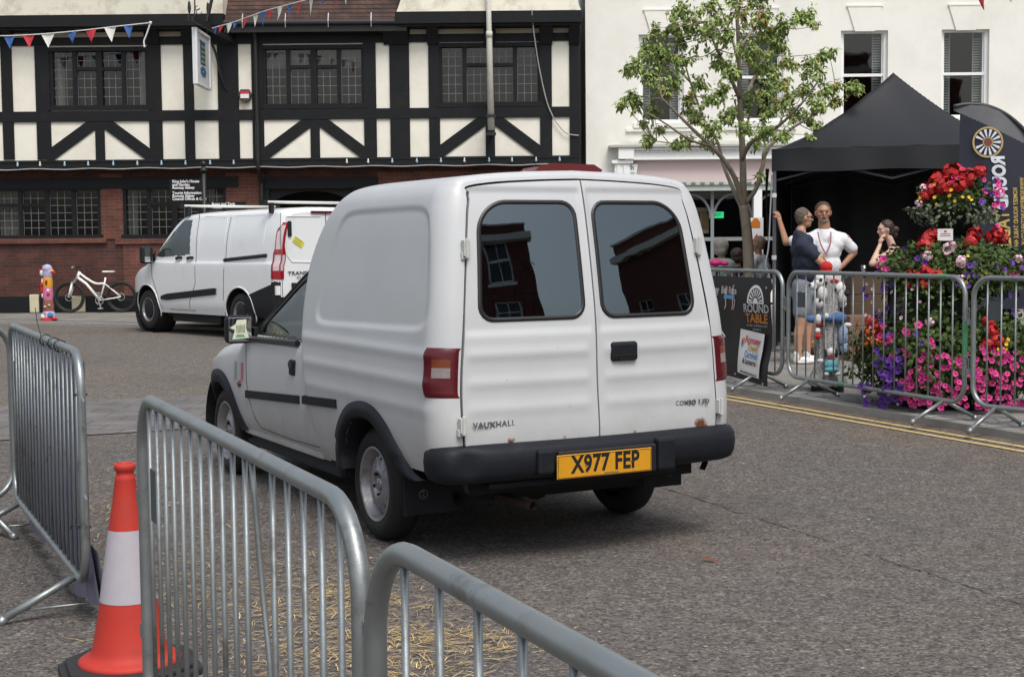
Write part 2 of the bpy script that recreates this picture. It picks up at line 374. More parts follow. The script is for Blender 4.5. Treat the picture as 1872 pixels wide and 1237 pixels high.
a = rc(226, 446, 300, 540, YB); mb.box(a[0], a[0]+3.0, YB-.02, YB+.05, a[2], a[3])
bsplit(mb, 'brick_pier', brick2, TB, world=True)
mb = MB(); mb.box(XL, XR, YJ-.02, YB+.1, ZJ-.02, ZJ+.05)      # jetty soffit board
mb.box(XL, XR+.02, YJ-.05, YJ+.1, ZJ-.02, ZJ+.16)
for p in (YJ,):
    pass
post = [(-2,24-2),(68,90),(272,294),(339,355),(400,436),(462,482),(664,688),(712,749),(784,803),(987,1008),(1042,1060)]
def vb(px0, px1, y0, y1, pr):
    a = rc(px0, y0, px1, y1, YJ); mb.box(a[0], a[1], YJ-pr, YJ+.03, a[2], a[3])
for p in ((4,24),(66,92),(272,296),(337,355),(399,437),(461,482),(665,688),(713,749),(784,804),(987,1009),(1041,1060)): vb(*p, 60, 292, .035)
for off_ in (-.0,):
    pass
LX = UW[0][0]
for k in (0, 5.0):          # the bay repeats beyond the left edge of the photograph
    if k: mb.box(LX-.55, LX-.02, YJ-.035, YJ+.03, ZJ+.1, 6.2)
mid = rc(0, 204, 1058, 222, YJ)
mb.box(XL, XR, YJ-.04, YJ+.03, at(530, 219, YJ).z, at(530, 200, YJ).z)
mb.box(XL, XR, YJ-.041, YJ+.03, at(530, 80, YJ).z, at(530, 62, YJ).z)
mb.box(XL, XR, YJ-.042, YJ+.03, ZJ+.1, at(530, 291, YJ).z)
for cx0, cx1, l, r_, y0, y1 in ((175, 192, 87, 280, 221, 292), (568, 585, 480, 673, 217, 289), (888, 905, 800, 991, 214, 285)):
    vb(cx0, cx1, y0-4, y1+4, .032)
    c = (cx0+cx1)/2
    for sx, ex in ((l-2, c-6), (r_+2, c+6)):
        A, B = at(sx, y1-2, YJ), at(ex, y0+1, YJ)
        A.y = B.y = YJ-.005; mb.bar(A, B, .05, .245, up=(0, 0, 1))
build(mb, 'timber_frame', timber, TB, world=True)
def casement(px0, px1, a, nl, yy, parent, transom=(1, 2), rows=6, curtains=None, blindz=None, cols=3):
    X0, X1, Z0, Z1 = a; t = .07
    mb = MB(); y0, y1 = yy+.02, yy+.12
    mb.box(X0-.02, X1+.02, yy-.03, y1, Z1-.07, Z1+.02); mb.box(X0-.05, X1+.05, yy-.05, y1, Z0-.03, Z0+.07)
    w = (X1-X0)/nl
    for i in range(nl+1):
        x = X0+w*i; h = .06 if i in (0, nl) else .045
        if nl == 4 and i == 2: h = .065
        mb.box(x-h, x+h, yy-.005, y1, Z0+.07, Z1-.07)
    zt = Z0+(Z1-Z0)*.66
    for i in range(nl):
        if i in transom: mb.box(X0+w*i+.045, X0+w*(i+1)-.045, yy, y1, zt-.035, zt+.035)
    wf = build(mb, 'window', timber, parent, world=True)
    mb = MB(); mb.quad((X0, yy+.075, Z0), (X1, yy+.075, Z0), (X1, yy+.07, Z1), (X0, yy+.07, Z1)); build(mb, 'pane', winglass, wf, world=True)
    mb = MB()
    for i in range(nl):
        for k in range(cols+1):
            x = X0+w*i+.05+(w-.1)*k/cols; mb.box(x-.006, x+.006, yy+.058, yy+.069, Z0+.07, Z1-.07)
        for k in range(1, rows):
            z = Z0+.07+(Z1-Z0-.14)*k/rows; mb.box(X0+w*i+.05, X0+w*(i+1)-.05, yy+.057, yy+.068, z-.006, z+.006)
    build(mb, 'lead_lattice', lead, wf, world=True)
    mb = MB()
    for c0, c1 in (curtains or []):
        x0, x1 = X0+(X1-X0)*c0, X0+(X1-X0)*c1; n = 24
        mb.grid(lambda u, v: V((x0+(x1-x0)*u, yy+.22+.03*math.sin(u*(x1-x0)*45), Z0+(Z1-Z0)*v)), n, 2)
    if curtains: build(mb, 'curtain', curt, wf, world=True)
    if blindz:
        mb = MB(); mb.box(X0, X1, yy+.17, yy+.18, Z0+(Z1-Z0)*blindz, Z1); build(mb, 'blind', blind, wf, world=True)
    return wf
casement(0, 0, UW[0], 4, YJ, TB)
casement(0, 0, UW[1], 4, YJ, TB, curtains=((0, .12), (.89, 1)))
casement(0, 0, UW[2], 4, YJ, TB, blindz=.68)
casement(0, 0, UW[3], 4, YJ, TB)
casement(0, 0, GW[0], 5, YB, TB, curtains=((.22, .36),))
casement(0, 0, GW[1], 4, YB, TB, curtains=((0.02, .12), (.84, 1)))
mb = MB(); mb.box(XL, XR, YB+2.6, YB+2.7, 0, 6.6); mb.box(XL, XR, YB+.3, YB+2.7, 6.5, 6.6); mb.box(XL, XR, YB+.35, YB+2.6, ZJ-.1, ZJ+.1); mb.box(XL, XL+.1, YB, YB+2.7, 0, 6.6); mb.box(XR-.1, XR, YB+.3, YB+2.7, 0, 6.6)
build(mb, 'interior', room, TB, world=True)
mb = MB()     # ground floor lintel beams, window sills above the jetty line
a = rc(0, 325, 470, 344, YB); mb.box(XL, at(436, 330, YB).x, YB-.05, YB+.02, a[2], a[3]); a = rc(484, 325, 692, 344, YB); mb.box(a[0]-.02, a[1], YB-.05, YB+.02, a[2], a[3])
a = rc(468, 312, 486, 400, YB); 
build(mb, 'lintel_beam', timber, TB, world=True)
mb = MB()
for x0, x1 in ((-60, 196), (212, 425)):
    a = rc(x0, 436, x1, 445, YB); mb.box(a[0], a[1], YB-.07, YB+.1, a[2], a[3])
bsplit(mb, 'brick_sill', brick2, TB, world=True)
mb = MB(); a = rc(0, 540, 480, 571, YB); mb.box(XL, at(487, 550, YB).x, YB-.05, YB+.02, PZ, a[3]); mb.box(at(655, 550, YB).x, XR, YB-.05, YB+.02, PZ, a[3]); build(mb, 'plinth', blackpl, TB, world=True)
mb = MB(); a = rc(56, 538, 73, 571, YB); mb.box(a[0], a[1], YB-.09, YB, PZ, a[3]); a = rc(133, 541, 149, 571, YB); mb.box(a[0], a[1]+.1, YB-.09, YB, PZ, a[3]); bsplit(mb, 'plinth_stone', stone, TB, world=True, bevel=.02)
mb = MB(); ax0, ax1, az0, az1 = ARCH; cx = (ax0+ax1)/2; n = 20; sp_ = az1-.55     # pointed timber arch inside the opening
for s in (-1, 1):
    P = [V((cx+s*(ax1-ax0)/2*math.cos(i/n*math.pi/2), YB+.06, sp_+.5*math.sin(i/n*math.pi/2))) for i in range(n+1)]
    Q = [V((p.x, YB+.06, az1+.02)) for p in P]
    for i in range(n): mb.add([P[i], P[i+1], Q[i+1], Q[i]] + [x+V((0,.12,0)) for x in (P[i], P[i+1], Q[i+1], Q[i])], [(0,1,2,3),(4,5,6,7),(0,4,5,1)])
    mb.box(cx+s*(ax1-ax0)/2-.09, cx+s*(ax1-ax0)/2+.09, YB-.03, YB+.2, PZ, az1)
build(mb, 'arched_doorway', timber, TB, world=True)
mb = MB(); mb.box(ax0, ax1, YB+1.2, YB+1.3, PZ, az1); build(mb, 'door', blackpl, TB, world=True)
# eaves, parapets, tiles
zf1, zf0 = at(530, 25, YJ-.35).z, at(530, 46, YJ-.35).z
mb = MB()
def fasc(x0, x1):
    A = at(x0, 35, YJ-.4).x; B = at(x1, 35, YJ-.4).x
    mb.box(A, B, YJ-.42, YJ+.1, zf0, zf1); mb.box(A+.05, B-.05, YJ-.36, YJ+.1, zf0-.05, zf0+.01)
    return A, B
A1, B1 = fasc(-320, 408); A2, B2 = fasc(722, 1064)
mb.box(XL, XR, YJ-.034, YJ+.05, zf0-.3, zf0+.2)
for x0, x1 in ((3, 20), (52, 82), (268, 288), (331, 352), (400, 425), (700, 745), (780, 800), (885, 905), (987, 1010), (1040, 1060)):
    a = rc(x0, 46, x1, 80, YJ-.2); P = [(YJ-.36, zf0), (YJ, zf0), (YJ, a[2]), (YJ-.06, a[2]), (YJ-.14, a[2]+.15)]
    mb.add([(a[0], p[0], p[1]) for p in P]+[(a[1], p[0], p[1]) for p in P], [(0,1,2,3,4), (9,8,7,6,5)]+[(i, (i+1)%5, 5+(i+1)%5, 5+i) for i in range(5)])
build(mb, 'eaves_timber', timber, TB, world=True)
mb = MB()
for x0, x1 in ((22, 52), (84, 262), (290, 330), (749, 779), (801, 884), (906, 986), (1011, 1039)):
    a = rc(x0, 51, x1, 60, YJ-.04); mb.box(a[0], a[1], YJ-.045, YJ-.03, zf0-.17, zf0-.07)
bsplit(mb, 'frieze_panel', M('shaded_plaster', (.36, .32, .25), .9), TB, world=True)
mb = MB()
mb.add([(A1, YJ-.42, zf1+.005), (B1, YJ-.42, zf1+.005), (B1, YJ-.36, 9.5), (A1, YJ-.36, 9.5), (B1, YJ+3, zf1+.005), (B1, YJ+3, 9.5)], [(0,1,2,3), (1,4,5,2)])
P = [at(725, 20, YJ-.4).x, at(1062, 20, YJ-.4).x]; n = 10
for i in range(n):                  # splayed foot of the rendered gable
    f = lambda t: .16*(1-t)**2
    z0_, z1_ = zf1+.005+i*.08, zf1+.005+(i+1)*.08; t0, t1 = i/n, (i+1)/n
    mb.add([(P[0]+.16-f(t0), YJ-.42+.2*t0, z0_), (P[1]-.16+f(t0), YJ-.42+.2*t0, z0_), (P[1]-.16+f(t1), YJ-.42+.2*t1, z1_), (P[0]+.16-f(t1), YJ-.42+.2*t1, z1_)], [(0,1,2,3)])
mb.box(P[0]+.16, P[1]-.16, YJ-.21, YJ+2, zf1+.8, 9.5)
build(mb, 'rendered_gable', render, TB, world=True)
mb = MB(); zt = at(560, 40, YJ-.25).z
for i in range(24):
    y = YJ-.28+i*.085; z = zt+i*.1; mb.add([(B1-.1, y-.02, z), (P[0]+.4, y-.02, z), (P[0]+.4, y+.1, z+.125), (B1-.1, y+.1, z+.125), (B1-.1, y+.0, z-.012), (P[0]+.4, y+.0, z-.012)], [(0,1,2,3), (4,5,1,0)])
build(mb, 'tiled_roof', tiles, TB, world=True)
mb = MB(); mb.tube([(B1-.05, YJ-.36, zt-.03), (P[0]+.25, YJ-.36, zt-.04)], .055, 10); mb.box(B1, P[0]+.2, YJ-.33, YJ+.1, zt-.22, zt-.06); build(mb, 'gutter', blackm, TB, world=True)
mb = MB(); x = at(470, 200, YJ-.08).x
mb.tube([(x, YJ-.3, zt-.08), (x, YJ-.12, zt-.35), (x, YJ-.12, ZJ+.1), (x, YJ-.1, ZJ-.05), (x, YB-.08, ZJ-.35), (x, YB-.08, PZ)], .045, 10)
build(mb, 'drainpipe', blackm, TB, world=True)
mb = MB()
for i in range(9):
    x = B1-.1+i*.9+.5
    if x < P[0]+.3: mb.tube([(x, YJ-.34, zt+.16), (x, YJ-.42, zt-.02), (x, YJ-.40, zt-.14)], .012, 6)
bsplit(mb, 'gutter_bracket', ltgrey, TB, world=True)
mb = MB(); Pp = [V((XL+i*.25, YJ-.06-.01*math.sin(i), ZJ-.03+.012*math.sin(i*1.3))) for i in range(int((XR-XL)/.25)+1)]
mb.tube(Pp, .012, 5); build(mb, 'cable', M('grey_cable', (.35, .35, .33), .6), TB, world=True)
# festoon bulbs along the jetty
fs = thing('festoon_lights', 'row of small coloured bulbs hung along the black beam under the timber framing', 'string lights', (-5, YJ-.08, ZJ+.1))
mb = MB(); mb.tube([(XL, YJ-.07, ZJ+.13), (XR, YJ-.07, ZJ+.13)], .006, 5); build(mb, 'wire', blackm, fs, world=True)
bm = [M('bulb_'+n_, c, .3) for n_, c in (('blue', (.35, .5, .62)), ('green', (.4, .55, .42)), ('clear', (.65, .63, .58)))]
for i, px in enumerate((-10, 32, 73, 118, 161, 207, 251, 295, 339, 384, 427, 634, 673, 717, 762, 806, 849, 894, 936, 980, 1023)):
    p = at(px, 297-px*.008, YJ-.08); mb = MB(); mb.lathe([(0, -.075), (.022, -.06), (.028, -.035), (.014, -.005), (.014, .03), (0, .03)], Mx.Translation((p.x, YJ-.08, ZJ+.10)), 8); build(mb, 'bulb', bm[R.choice((0, 0, 1, 2))], fs, world=True, smooth=True)
# ---------------------------------------------------------------- white stucco building
YW = 31.5
WB = thing('white_stucco_building', 'cream white stuccoed building with sash windows and a pink shopfront beside the timbered one', 'building', (12, YW, PZ))
x0 = at(1071, 200, YW).x; WW = [rc(1168, 63, 1250, 226, YW), rc(1349, 60, 1432, 223, YW), rc(1537, 56, 1623, 220, YW), rc(1721, 54, 1808, 217, YW)]
SHOP = (at(1147, 400, YW).x, 12.3, .55, at(1300, 338, YW).z)
mb = MB(); holewall(mb, x0, 26, PZ, 11, YW, WW+[SHOP], .22); mb.quad((x0, YW, PZ), (x0, YW+3, PZ), (x0, YW+3, 11), (x0, YW, 11)); build(mb, 'stucco_wall', white_wall, WB, world=True)
for X0, X1, Z0, Z1 in WW:
    mb = MB()
    c = (X0+X1)/2; mb.add([(c-.21, YW-.03, Z1-.02), (c+.21, YW-.03, Z1-.02), (c+.37, YW-.03, Z1+.5), (c-.37, YW-.03, Z1+.5)]+[(c-.21, YW+.05, Z1-.02), (c+.21, YW+.05, Z1-.02), (c+.37, YW+.05, Z1+.5), (c-.37, YW+.05, Z1+.5)], [(0,1,2,3), (3,2,6,7), (0,4,5,1), (1,5,6,2), (0,3,7,4)])
    mb.box(c-.39, c+.39, YW-.04, YW+.02, Z1+.5, Z1+.535)
    build(mb, 'keystone', white_wall, WB, world=True); mb = MB()
    mb.box(X0-.28, X1+.28, YW-.05, YW+.1, Z0-.17, Z0-.10); mb.box(X0-.12, X1+.12, YW-.07, YW+.12, Z0-.095, Z0+.01)
    build(mb, 'window_sill', white_wall, WB, world=True)
for k, (X0, X1, Z0, Z1) in enumerate(WW):
    mb = MB(); zm = (Z0+Z1)/2+.02; y = YW+.16
    mb.box(X0, X0+.07, y-.06, y+.08, Z0, Z1); mb.box(X1-.07, X1, y-.06, y+.08, Z0, Z1); mb.box(X0, X1, y-.055, y+.075, Z1-.05, Z1); mb.box(X0, X1, y-.055, y+.075, Z0, Z0+.09)
    mb.box(X0+.05, X1-.05, y-.04, y+.05, zm-.03, zm+.03); mb.box(X0+.07, X0+.10, y, y+.04, Z0, Z1); mb.box(X1-.10, X1-.07, y, y+.04, Z0, Z1)
    f = build(mb, 'window', white_pt, WB, world=True)
    mb = MB(); mb.quad((X0+.05, y+.02, Z0+.05), (X1-.05, y+.02, Z0+.05), (X1-.05, y+.012, Z1-.03), (X0+.05, y+.012, Z1-.03)); build(mb, 'pane', winglass, f, world=True)
    mb = MB()
    for sx in ((0, -1) if k != 2 else (-1,)):
        xa = X0+.08 if sx == 0 else X1-.25; 
        for j in range(int((Z1-Z0-.2)/.055)): mb.box(xa, xa+.17, y+.15, y+.17, Z0+.12+j*.055, Z0+.155+j*.055)
        mb.box(xa-.02, xa, y+.14, y+.18, Z0, Z1); mb.box(xa+.17, xa+.19, y+.14, y+.18, Z0, Z1)
    build(mb, 'shutter', white_pt, f, world=True)
mb = MB(); mb.box(x0+.05, 25, YW+3.4, YW+3.5, 0, 10); mb.box(x0+.05, 25, YW+.25, YW+3.4, 3.2, 3.4); mb.box(x0+.05, 25, YW+.3, YW+3.5, 9, 9.1); mb.box(x0+.06, x0+.15, YW+.25, YW+3.5, 0, 9); mb.box(x0, 25, YW+.25, YW+3.5, .02, .3)
build(mb, 'interior', dark, WB, world=True)
zc1, zc0 = at(1260, 266, YW).z, at(1260, 290, YW).z
mb = MB(); xs = at(1112, 270, YW).x; xp = at(1125, 300, YW).x; xe = 12.6
mb.box(xs, xe, YW-.34, YW+.02, zc1-.045, zc1); 
mb.add([(xs, YW-.34, zc1+.001), (xe, YW-.34, zc1+.001), (xe, YW-.002, zc1+.09), (xs+.5, YW-.002, zc1+.09)], [(0,1,2,3)])
build(mb, 'cornice_slab', grey_trim, WB, world=True)
mb = MB(); mb.box(xs+.25, xe-.1, YW-.27, YW, zc1-.11, zc1-.05); mb.box(xs+.3, xe-.15, YW-.2, YW, zc0+.0, zc1-.115); mb.box(xs+.35, xe, YW-.24, YW, zc0-.03, zc0)
for i in range(90): mb.box(xs+.4+i*.1, xs+.45+i*.1, YW-.24, YW-.2, zc1-.15, zc1-.115)
mb.box(xp-.03, xp+.3, YW-.2, YW, PZ, zc0-.1); mb.box(xp-.09, xp+.36, YW-.25, YW, zc0-.1, zc0-.03); mb.box(xp+.02, xp+.10, YW-.225, YW-.19, PZ+.2, zc0-.15); mb.box(xp+.16, xp+.25, YW-.225, YW-.19, PZ+.2, zc0-.15)
mb.box(xs+.2, xp+.38, YW-.3, YW, zc0-.01, zc1-.05)
build(mb, 'shopfront_cornice', white_pt, WB, world=True)
zp0 = at(1300, 334, YW).z
mb = MB(); mb.box(xp+.3, xe, YW-.06, YW-.01, zp0, zc0-.03); build(mb, 'fascia_board', pink, WB, world=True)
mb = MB(); mb.m = 0; z = at(1300, 349, YW).z; mb.box(xp+.3, xe, YW-.2, YW, z, zp0-.05)
for i in range(80):
    mb.m = i % 2; mb.box(xp+.3+i*.1, xp+.4+i*.1, YW-.24, YW-.1, zp0-.055, zp0)
build(mb, 'awning_box', [M('sage_trim', (.42, .46, .42), .7), M('dark_green_trim', (.12, .17, .15), .7)], WB, world=True)
# arched shop window bars
sf = MB(); ztop = z; zb = at(1300, 437, YW).z; sw = at(1303, 400, YW).x; sw2 = at(1374, 400, YW).x; wd = sw2-sw+.05; y = YW+.1
xsb = [sw+wd*k for k in range(-2, 6)]
for x in xsb:
    sf.box(x-.035, x+.035, y-.03, y+.03, .5, ztop)
    n = 14; Pp = [V((x+wd/2-wd/2*math.cos(math.pi*i/n), y, ztop-.85+.78*math.sin(math.pi*i/n)**.8)) for i in range(n+1)]; sf.tube(Pp, .03, 6)
sf.box(xp, xe, y-.028, y+.028, zb-.04, zb+.04); sf.box(xp, xe, y-.05, y+.05, .5, .62)
sfo = build(sf, 'shop_window', M('shop_frame', (.22, .235, .24), .5), WB, world=True)
mb = MB(); mb.quad((xp+.2, y, .5), (xe, y, .5), (xe, y, ztop), (xp+.2, y, ztop)); build(mb, 'pane', shopglass, sfo, world=True)
mb = MB(); mb.box(at(1376, 400, YW-.1).x, at(1391, 400, YW-.1).x, YW-.25, YW-.1, PZ, ztop); build(mb, 'door_post', white_pt, WB, world=True)
# behind the camera: the brick houses mirrored in the van's rear windows
def backhouse(name, label, x, y, rz, Wd, H, mat, cols, rows, par):
    t = thing(name, label, 'building', (x, y, 0), rz)
    hs_ = [(-Wd/2+Wd*(i+.5)/cols-.55, -Wd/2+Wd*(i+.5)/cols+.55, .9+H/rows*j, .9+H/rows*j+1.9) for i in range(cols) for j in range(rows) if .9+H/rows*j+2 < H]
    mb = MB(); holewall(mb, -Wd/2, Wd/2, 0, H, 0, hs_, .15); mb.box(-Wd/2, Wd/2, .5, 9, 0, H-.1); mb.box(-Wd/2, Wd/2, -.02, .5, H-.09, H+par); build(mb, 'brick_wall', mat, t)
    mb = MB(); mb.box(-Wd/2-.2, Wd/2+.2, -.35, .3, H-.35, H-.05); mb.box(-Wd/2-.1, Wd/2+.1, -.1, .6, H+par, H+par+.1)
    build(mb, 'cornice', white_wall, t)
    for a, b, c, d in hs_:
        mb = MB(); mb.box(a, a+.08, .08, .14, c, d); mb.box(b-.08, b, .08, .14, c, d); mb.box(a, b, .08, .14, c, c+.08); mb.box(a, b, .08, .14, d-.08, d); mb.box(a, b, .07, .13, (c+d)/2-.03, (c+d)/2+.03); mb.box((a+b)/2-.02, (a+b)/2+.02, .09, .13, c, d); mb.box(a-.1, b+.1, -.08, .05, c-.12, c-.01)
        f = build(mb, 'window', white_pt, t)
        mb = MB(); mb.box(a, b, .15, .2, c, d); build(mb, 'pane', M_darkgl, f)
M_darkgl = M('dark_glass', (.02, .022, .025), .08)
backhouse('brick_town_house', 'tall red brick town house with white sash windows facing the square', 20.5, 3.0, rad(-76), 13, 8.6, brickr, 5, 3, .6)
backhouse('brick_corner_house', 'dark brick house with a plain parapet across the square', 14.4, -7.0, rad(226), 6, 9.2, brickr, 2, 3, .5)
# ---------------------------------------------------------------- white car-derived van (foreground)
paint = None
def mk_paint():
    m, nt, p, tc = newmat('aged_white_paint'); L = nt.links
    base = (.50, .515, .525)
    c = mixc(nt, ramp(nt, noisef(nt, tc, 2.2, 6), [(.45, 0), (.8, .5)]), base, (.42, .425, .43))
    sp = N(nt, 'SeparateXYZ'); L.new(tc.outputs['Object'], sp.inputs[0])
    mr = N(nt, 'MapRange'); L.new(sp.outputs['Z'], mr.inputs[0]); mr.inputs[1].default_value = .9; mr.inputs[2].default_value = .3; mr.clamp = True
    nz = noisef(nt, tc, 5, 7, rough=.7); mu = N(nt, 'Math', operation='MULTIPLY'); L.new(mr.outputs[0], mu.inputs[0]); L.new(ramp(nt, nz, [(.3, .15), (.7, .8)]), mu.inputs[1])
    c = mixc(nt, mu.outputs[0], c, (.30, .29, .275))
    # scattered small specks
    v = N(nt, 'TexVoronoi', Scale=9); L.new(tc.outputs['Object'], v.inputs['Vector']); c = mixc(nt, ramp(nt, v.outputs['Distance'], [(.0, .55), (.035, .4), (.05, 0)]), c, (.25, .23, .2))
    # rust where the doors meet the bumper
    for (x, y, z, r) in ((-.89, -.60, .583, .046), (-.9, .19, .585, .012), (-.9, .47, .582, .022), (-.9, -.2, .583, .010)):
        vm = N(nt, 'VectorMath', operation='DISTANCE'); L.new(tc.outputs['Object'], vm.inputs[0]); vm.inputs[1].default_value = (x, y, z)
        ad = N(nt, 'Math', operation='MULTIPLY_ADD'); L.new(noisef(nt, tc, 38, 5), ad.inputs[0]); ad.inputs[1].default_value = r*1.6; L.new(vm.outputs['Value'], ad.inputs[2])
        c = mixc(nt, ramp(nt, ad.outputs[0], [(r*1.35, 1), (r*1.75, 0)]), c, (.13, .045, .015))
    L.new(c, p.inputs['Base Color']); p.inputs['Roughness'].default_value = .42; p.inputs['Coat Weight'].default_value = .25; p.inputs['Coat Roughness'].default_value = .2
    b = N(nt, 'Bump', Strength=.06, Distance=.02); L.new(noisef(nt, tc, 3, 3), b.inputs['Height']); L.new(b.outputs[0], p.inputs['Normal'])
    return m
paint = mk_paint()
blackp = M('faded_black_plastic', (.011, .0125, .017), .55, var=.35, vs=7, bump=.15, spec=.2, dirt=(.024, .025, .027), ds=6, dth=(.55, .8))
rubber = M('tyre_rubber', (.012, .012, .012), .75, var=.4, vs=20, bump=.3)
wellm = M('wheel_well', (.008, .008, .008), .9)
seal = M('window_rubber', (.012, .012, .013), .4)
vanglass = Mglass('tinted_glass', (.16, .18, .20), .15, .012, (.78, .92, 1.0))
cabglass = Mglass('green_glass', (.26, .38, .38), .04)
red_l = M('red_lens', (.085, .004, .009), .25, var=.3, vs=30, coat=.3); amb_l = M('amber_lens', (.15, .03, .008), .2, coat=.5); clr_l = M('clear_lens', (.24, .20, .20), .2, var=.25, vs=60, coat=.5)
steel = M('silver_wheel_paint', (.33, .33, .345), .38, metal=.55, var=.15, dirt=(.12, .11, .10), ds=9, dth=(.5, .75))
chrome = M('dull_chrome', (.30, .30, .30), .3, metal=.85, dirt=(.05, .05, .05), ds=40)
VY = 2.0655
VA = thing('small_van', 'old white small van with two black rear windows and steel wheels, nearest in the road', 'van', (-.021, 7.62, 0), VY)
XRZ = [(.34, -.875), (.586, -.903), (.826, -.886), (1.11, -.874), (1.343, -.840), (1.6, -.790), (1.747, -.752), (1.81, -.726), (1.84, -.70)]
XFZ = [(.34, .66), (.42, .717), (.6, .80), (.85, .89), (1.1, .93), (1.32, .91), (1.42, .875), (1.52, .81), (1.62, .72), (1.70, .62), (1.76, .52), (1.80, .38), (1.837, .08)]
XRZs = catmull([(a, b, 0) for a, b in XRZ], 6); XFZs = catmull([(a, b, 0) for a, b in XFZ], 6)
xr = lambda z: itp([(p.x, p.y) for p in XRZs], z)
xf = lambda z: itp([(p.x, p.y) for p in XFZs], z)
BP = [(.775, .335), (.80, .40), (.825, .52), (.836, .64), (.838, .75), (.832, .9), (.818, 1.06), (.797, 1.24), (.773, 1.42), (.754, 1.56), (.735, 1.66), (.705, 1.738), (.64, 1.788), (.48, 1.814), (.24, 1.829), (0, 1.837)]
def resample(P, n):
    Q = catmull([(a, b, 0) for a, b in P], 16); L = [0]
    for a, b in zip(Q, Q[1:]): L.append(L[-1]+(b-a).length)
    out = []; j = 0
    for i in range(n+1):
        t = L[-1]*i/n
        while j < len(L)-2 and L[j+1] < t: j += 1
        out.append(Q[j].lerp(Q[j+1], (t-L[j])/max(1e-9, L[j+1]-L[j])))
    return out
NS = 170; PR = resample(BP, NS)
NR = []
for i in range(NS+1):
    t = PR[min(NS, i+1)]-PR[max(0, i-1)]; t.normalize(); NR.append(V((t.y, -t.x, 0)))   # outward (y,z)
IA = min(range(NS), key=lambda i: abs(PR[i].y-1.35)); IB = min(range(NS), key=lambda i: abs(PR[i].x-.28) if PR[i].y > 1.6 else 9)
def rib(z):
    return .0062*math.exp(-((z-.985)/.026)**2) + .0055*math.exp(-((z-.855)/.028)**2) + .0045*math.exp(-((z-.735)/.028)**2)
PANL = [((-.75, 1.095), (.73, 1.065)), ((.73, 1.065), (.46, 1.665)), ((.46, 1.665), (-.635, 1.67)), ((-.635, 1.67), (-.75, 1.095))]
def pansd(x, z):
    d = []
    for (a, b), (c, e) in PANL:
        nx, nz = -(e-b), c-a; l = math.hypot(nx, nz); d.append(((x-a)*nx+(z-b)*nz)/l)
    k = .05; m_ = min(d)
    return m_ - k*math.log(sum(math.exp(-(v-m_)/k) for v in d))
def vsurf(i, x, out=0.0, side=1, flat=False):
    """point on the cargo body: profile index i (float), position x"""
    i0 = int(min(NS-1, i)); f = i-i0; p = PR[i0].lerp(PR[i0+1], f); n = NR[i0].lerp(NR[i0+1], f)
    z = p.y; a = xr(z)+.03*min(1, p.x/.7)**2; b = xf(z)
    x = a + (b-a)*x if not flat else x
    d = x-a; ra, rb = .128, .04
    e, eb = (r - math.sqrt(max(0, r*r-(r-d)**2)) if d < r else 0 for r in (ra, rb))
    r2 = .06; d2 = b-x
    if d2 < r2: e += r2 - math.sqrt(max(0, r2*r2-(r2-d2)**2)); eb += r2 - math.sqrt(max(0, r2*r2-(r2-d2)**2))
    y = p.x - n.x*e; z2 = p.y - n.y*eb
    dd = 0
    if n.x > .5:
        fade = sst(0, .12, d)*sst(.0, .1, d2)
        dd += rib(z)*fade - .009*sst(-.004, .018, pansd(x, z))*(1 if z > 1.0 else 0)
    y += n.x*(out+dd); z2 += n.y*(out+dd)
    return V((x, y*side, z2))
us = [0, .002, .006, .012, .02, .03, .042, .056]+[.07+.86*k/96 for k in range(97)]+[.945, .958, .969, .978, .986, .993, .997, 1]
WR, WF, WZ = 0.0, 2.47, .285
def in_arch(x, z, cx, g=0): return math.hypot(x-cx, (z-.30)) < .355+g
mb = MB()
for s in (1, -1):
    vs_ = [vsurf(i, u, 0, s) for u in us for i in range(NS+1)]; b = len(mb.v); mb.v += [tuple(p) for p in vs_]
    for a in range(len(us)-1):
        for i in range(NS):
            q = (a*(NS+1)+i, (a+1)*(NS+1)+i, (a+1)*(NS+1)+i+1, a*(NS+1)+i+1); c = (vs_[q[0]]+vs_[q[2]])/2
            if in_arch(c.x+.05, c.z, WR, .0) or (c.z < .44 and c.x < -.40): continue
            mb.f.append(tuple(b+k for k in (q if s == 1 else q[::-1]))); mb.mi.append(0); mb.sm.append(True)
# front cap of the tall cargo box
lp = [vsurf(i, 1.0, 0, 1) for i in range(NS+1)] + [vsurf(i, 1.0, 0, -1) for i in range(NS, -1, -1)]
mb.smooth = True; mb.add(lp+[V((.55, 0, 1.2))], [(i, i+1, len(lp)) for i in range(len(lp)-1)])
build(mb, 'body', paint, VA)
# rear frame behind the doors (dark gap)
mb = MB(); lp = [vsurf(i, 0.0, 0, 1) for i in range(NS+1)] + [vsurf(i, 0.0, 0, -1) for i in range(NS, -1, -1)]
lp2 = [V((p.x+.05, p.y*1.0, p.z)) for p in lp]; n = len(lp)
mb.add(lp+lp2, [(i, i+1, n+i+1, n+i) for i in range(n-1)]); build(mb, 'door_frame', seal, VA)
